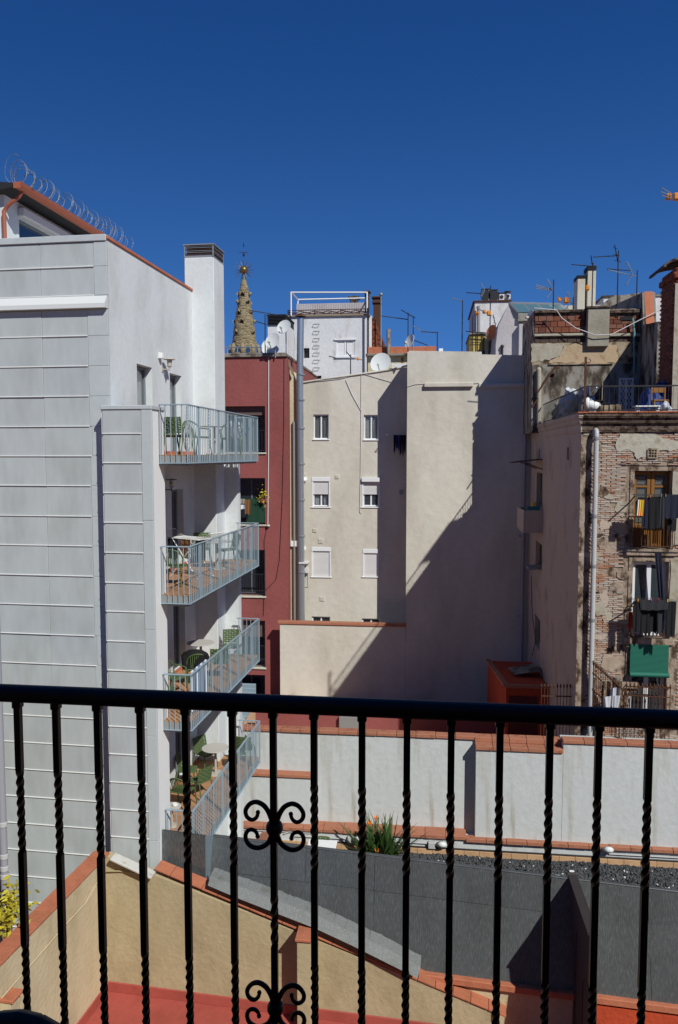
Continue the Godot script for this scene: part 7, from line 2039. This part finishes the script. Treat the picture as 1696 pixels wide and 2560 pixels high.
func low_right():                       # the vermilion shed and the spiked fences under the brick house
	var o := T("red_shed", Vector3(5, 0, -30), "vermilion shed with sloping roof in the shaded corner", "shed")
	var b := mb()
	var f := at(1221, 1655, 33.4); var g := at(1400, 1790, 28.5)
	var xl := f.x; var yt := f.y
	b.xf = inv
	var x1 := 4.5
	var y1 := at(1266, 1716, 29.0).y
	b.quad(Vector3(xl, 0, -33.6), Vector3(at(1266, 1716, 29).x, 0, -29), at(1266, 1716, 29), Vector3(xl, yt, -33.6))
	var p := at(1266, 1716, 29); var q := Vector3(x1, p.y, -29); 
	b.quad(Vector3(p.x, 0, -29), Vector3(x1, 0, -29), q, p); b.quad(p, q, Vector3(x1, yt, -33.6), Vector3(xl, yt, -33.6))
	put(o, "wall", b, M.vermilion)
	b = mb(); var r := Vector3(x1, yt, -33.6)
	b.bar(Vector3(xl, yt + 0.03, -33.6), p + Vector3(0, 0.03, 0), 0.2, 0.08); b.bar(p + Vector3(0, 0.03, 0), q + Vector3(0, 0.03, 0), 0.2, 0.1); put(o, "roof_edge", b, M.orange_cap)
	b = mb(); b.box(p.x + 0.1, x1 - 0.4, p.y - 3.0, p.y - 0.35, -29.02, -28.97); put(o, "door", b, mat("dark_red", 0.10, 0.022, 0.02, 0.9))
	b = mb(); var s := at(1300, 1672, 31.0); b.bar(Vector3(p.x + 0.4, lerpf(p.y, yt, 0.4) + 0.12, -31), Vector3(p.x + 1.5, lerpf(p.y, yt, 0.45) + 0.3, -31.2), 1.0, 0.03); put(o, "loose_sheet", b, M.concrete)
	o = T("red_low_wall", Vector3(0, 0, -31), "dark red low wall in the shade beyond the white court wall", "wall")
	b = mb(); var w := rect(640, 1795, 1290, 1900, 31); b.box(w[0], w[1], 0, at(900, 1788, 31).y, -31.4, -31); put(o, "wall", b, M.red_wall)
	b = mb(); var dg := rect(848, 1790, 905, 1840, 30.8); b.box(dg[0], dg[1], dg[2], at(850, 1787, 31).y - 0.02, -31, -30.8, 0.01); put(o, "grey_cabinet", b, M.grey_metal)
	# fences
	var k := 0
	for fn in [[1354, 1740, 1490, 1742, 24.6, 24.6, 18], [1476, 1676, 1566, 1760, 23.75, 23.3, 22], [1566, 1738, 1676, 1744, 23.6, 23.6, 12]]:
		var a := at(fn[0], fn[1], fn[4]); var e := at(fn[2], fn[3], fn[5])
		o = T("spiked_fence", Vector3(a.x, 6, a.z), ["rusty spiked fence at the foot of the shaded side wall", "steep row of rusty spikes in front of the white soil pipe", "rusty spiked fence in front of the lowest door"][k], "fence", "spiked fences below the brick house")
		k += 1
		b = mb(); b.bar(a, e, 0.03, 0.03); b.bar(a - Vector3(0, 0.5, 0), e - Vector3(0, 0.5, 0), 0.03, 0.03); put(o, "rail", b, M.rust)
		for i in fn[6]:
			var c := a.lerp(e, i / float(fn[6] - 1)); b = mb(); b.bar(c - Vector3(0, 1.3, 0), c + Vector3(0, 0.28, 0), 0.016, 0.016); b.lathe([Vector2(0.012, 0.26), Vector2(0.032, 0.32), Vector2(0.0, 0.42)], c, 5); put(o, "spike", b, M.rust)
	o = T("hanging_dust_sheet", at(1530, 1760, 23.4), "crumpled white sheet hung over the spiked fence", "sheet")
	b = mb(); b.cloth(at(1508, 1742, 23.35), at(1552, 1738, 23.35), 0.95, 1.6, 0.07, Vector3.BACK, 0.35, 0.35, 21); b.cloth(at(1528, 1720, 23.4), at(1548, 1718, 23.4), 0.7, 1.2, 0.06, Vector3.BACK, 0.3, -0.3, 22); put(o, "cloth", b, M.bag_white)
	b = mb(); b.tube([at(1546, 1745, 23.7), at(1542, 1700, 23.7)], 0.12, 8, 0.08)
	var t := T("grey_stump", at(1544, 1740, 23.7), "grey rendered stump against the brick wall above the sheet", "stump")
	b.xf = inv; b = mb(); b.tube([at(1546, 1760, 23.7), at(1541, 1692, 23.7)], 0.16, 8, 0.1); put(t, "stump", b, M.concrete)
	var z := 0
	for x in [1514, 1553]:
		o = T("wooden_batten", at(x, 1720, 23.5), ["weathered wooden batten left of the white sheet", "weathered wooden batten right of the white sheet"][z], "batten"); z += 1
		b = mb(); var c := at(x, 1703, 23.5); b.box(c.x - 0.04, c.x + 0.04, c.y - 0.7, c.y, -23.54, -23.5, 0.005); put(o, "batten", b, M.sand_render)
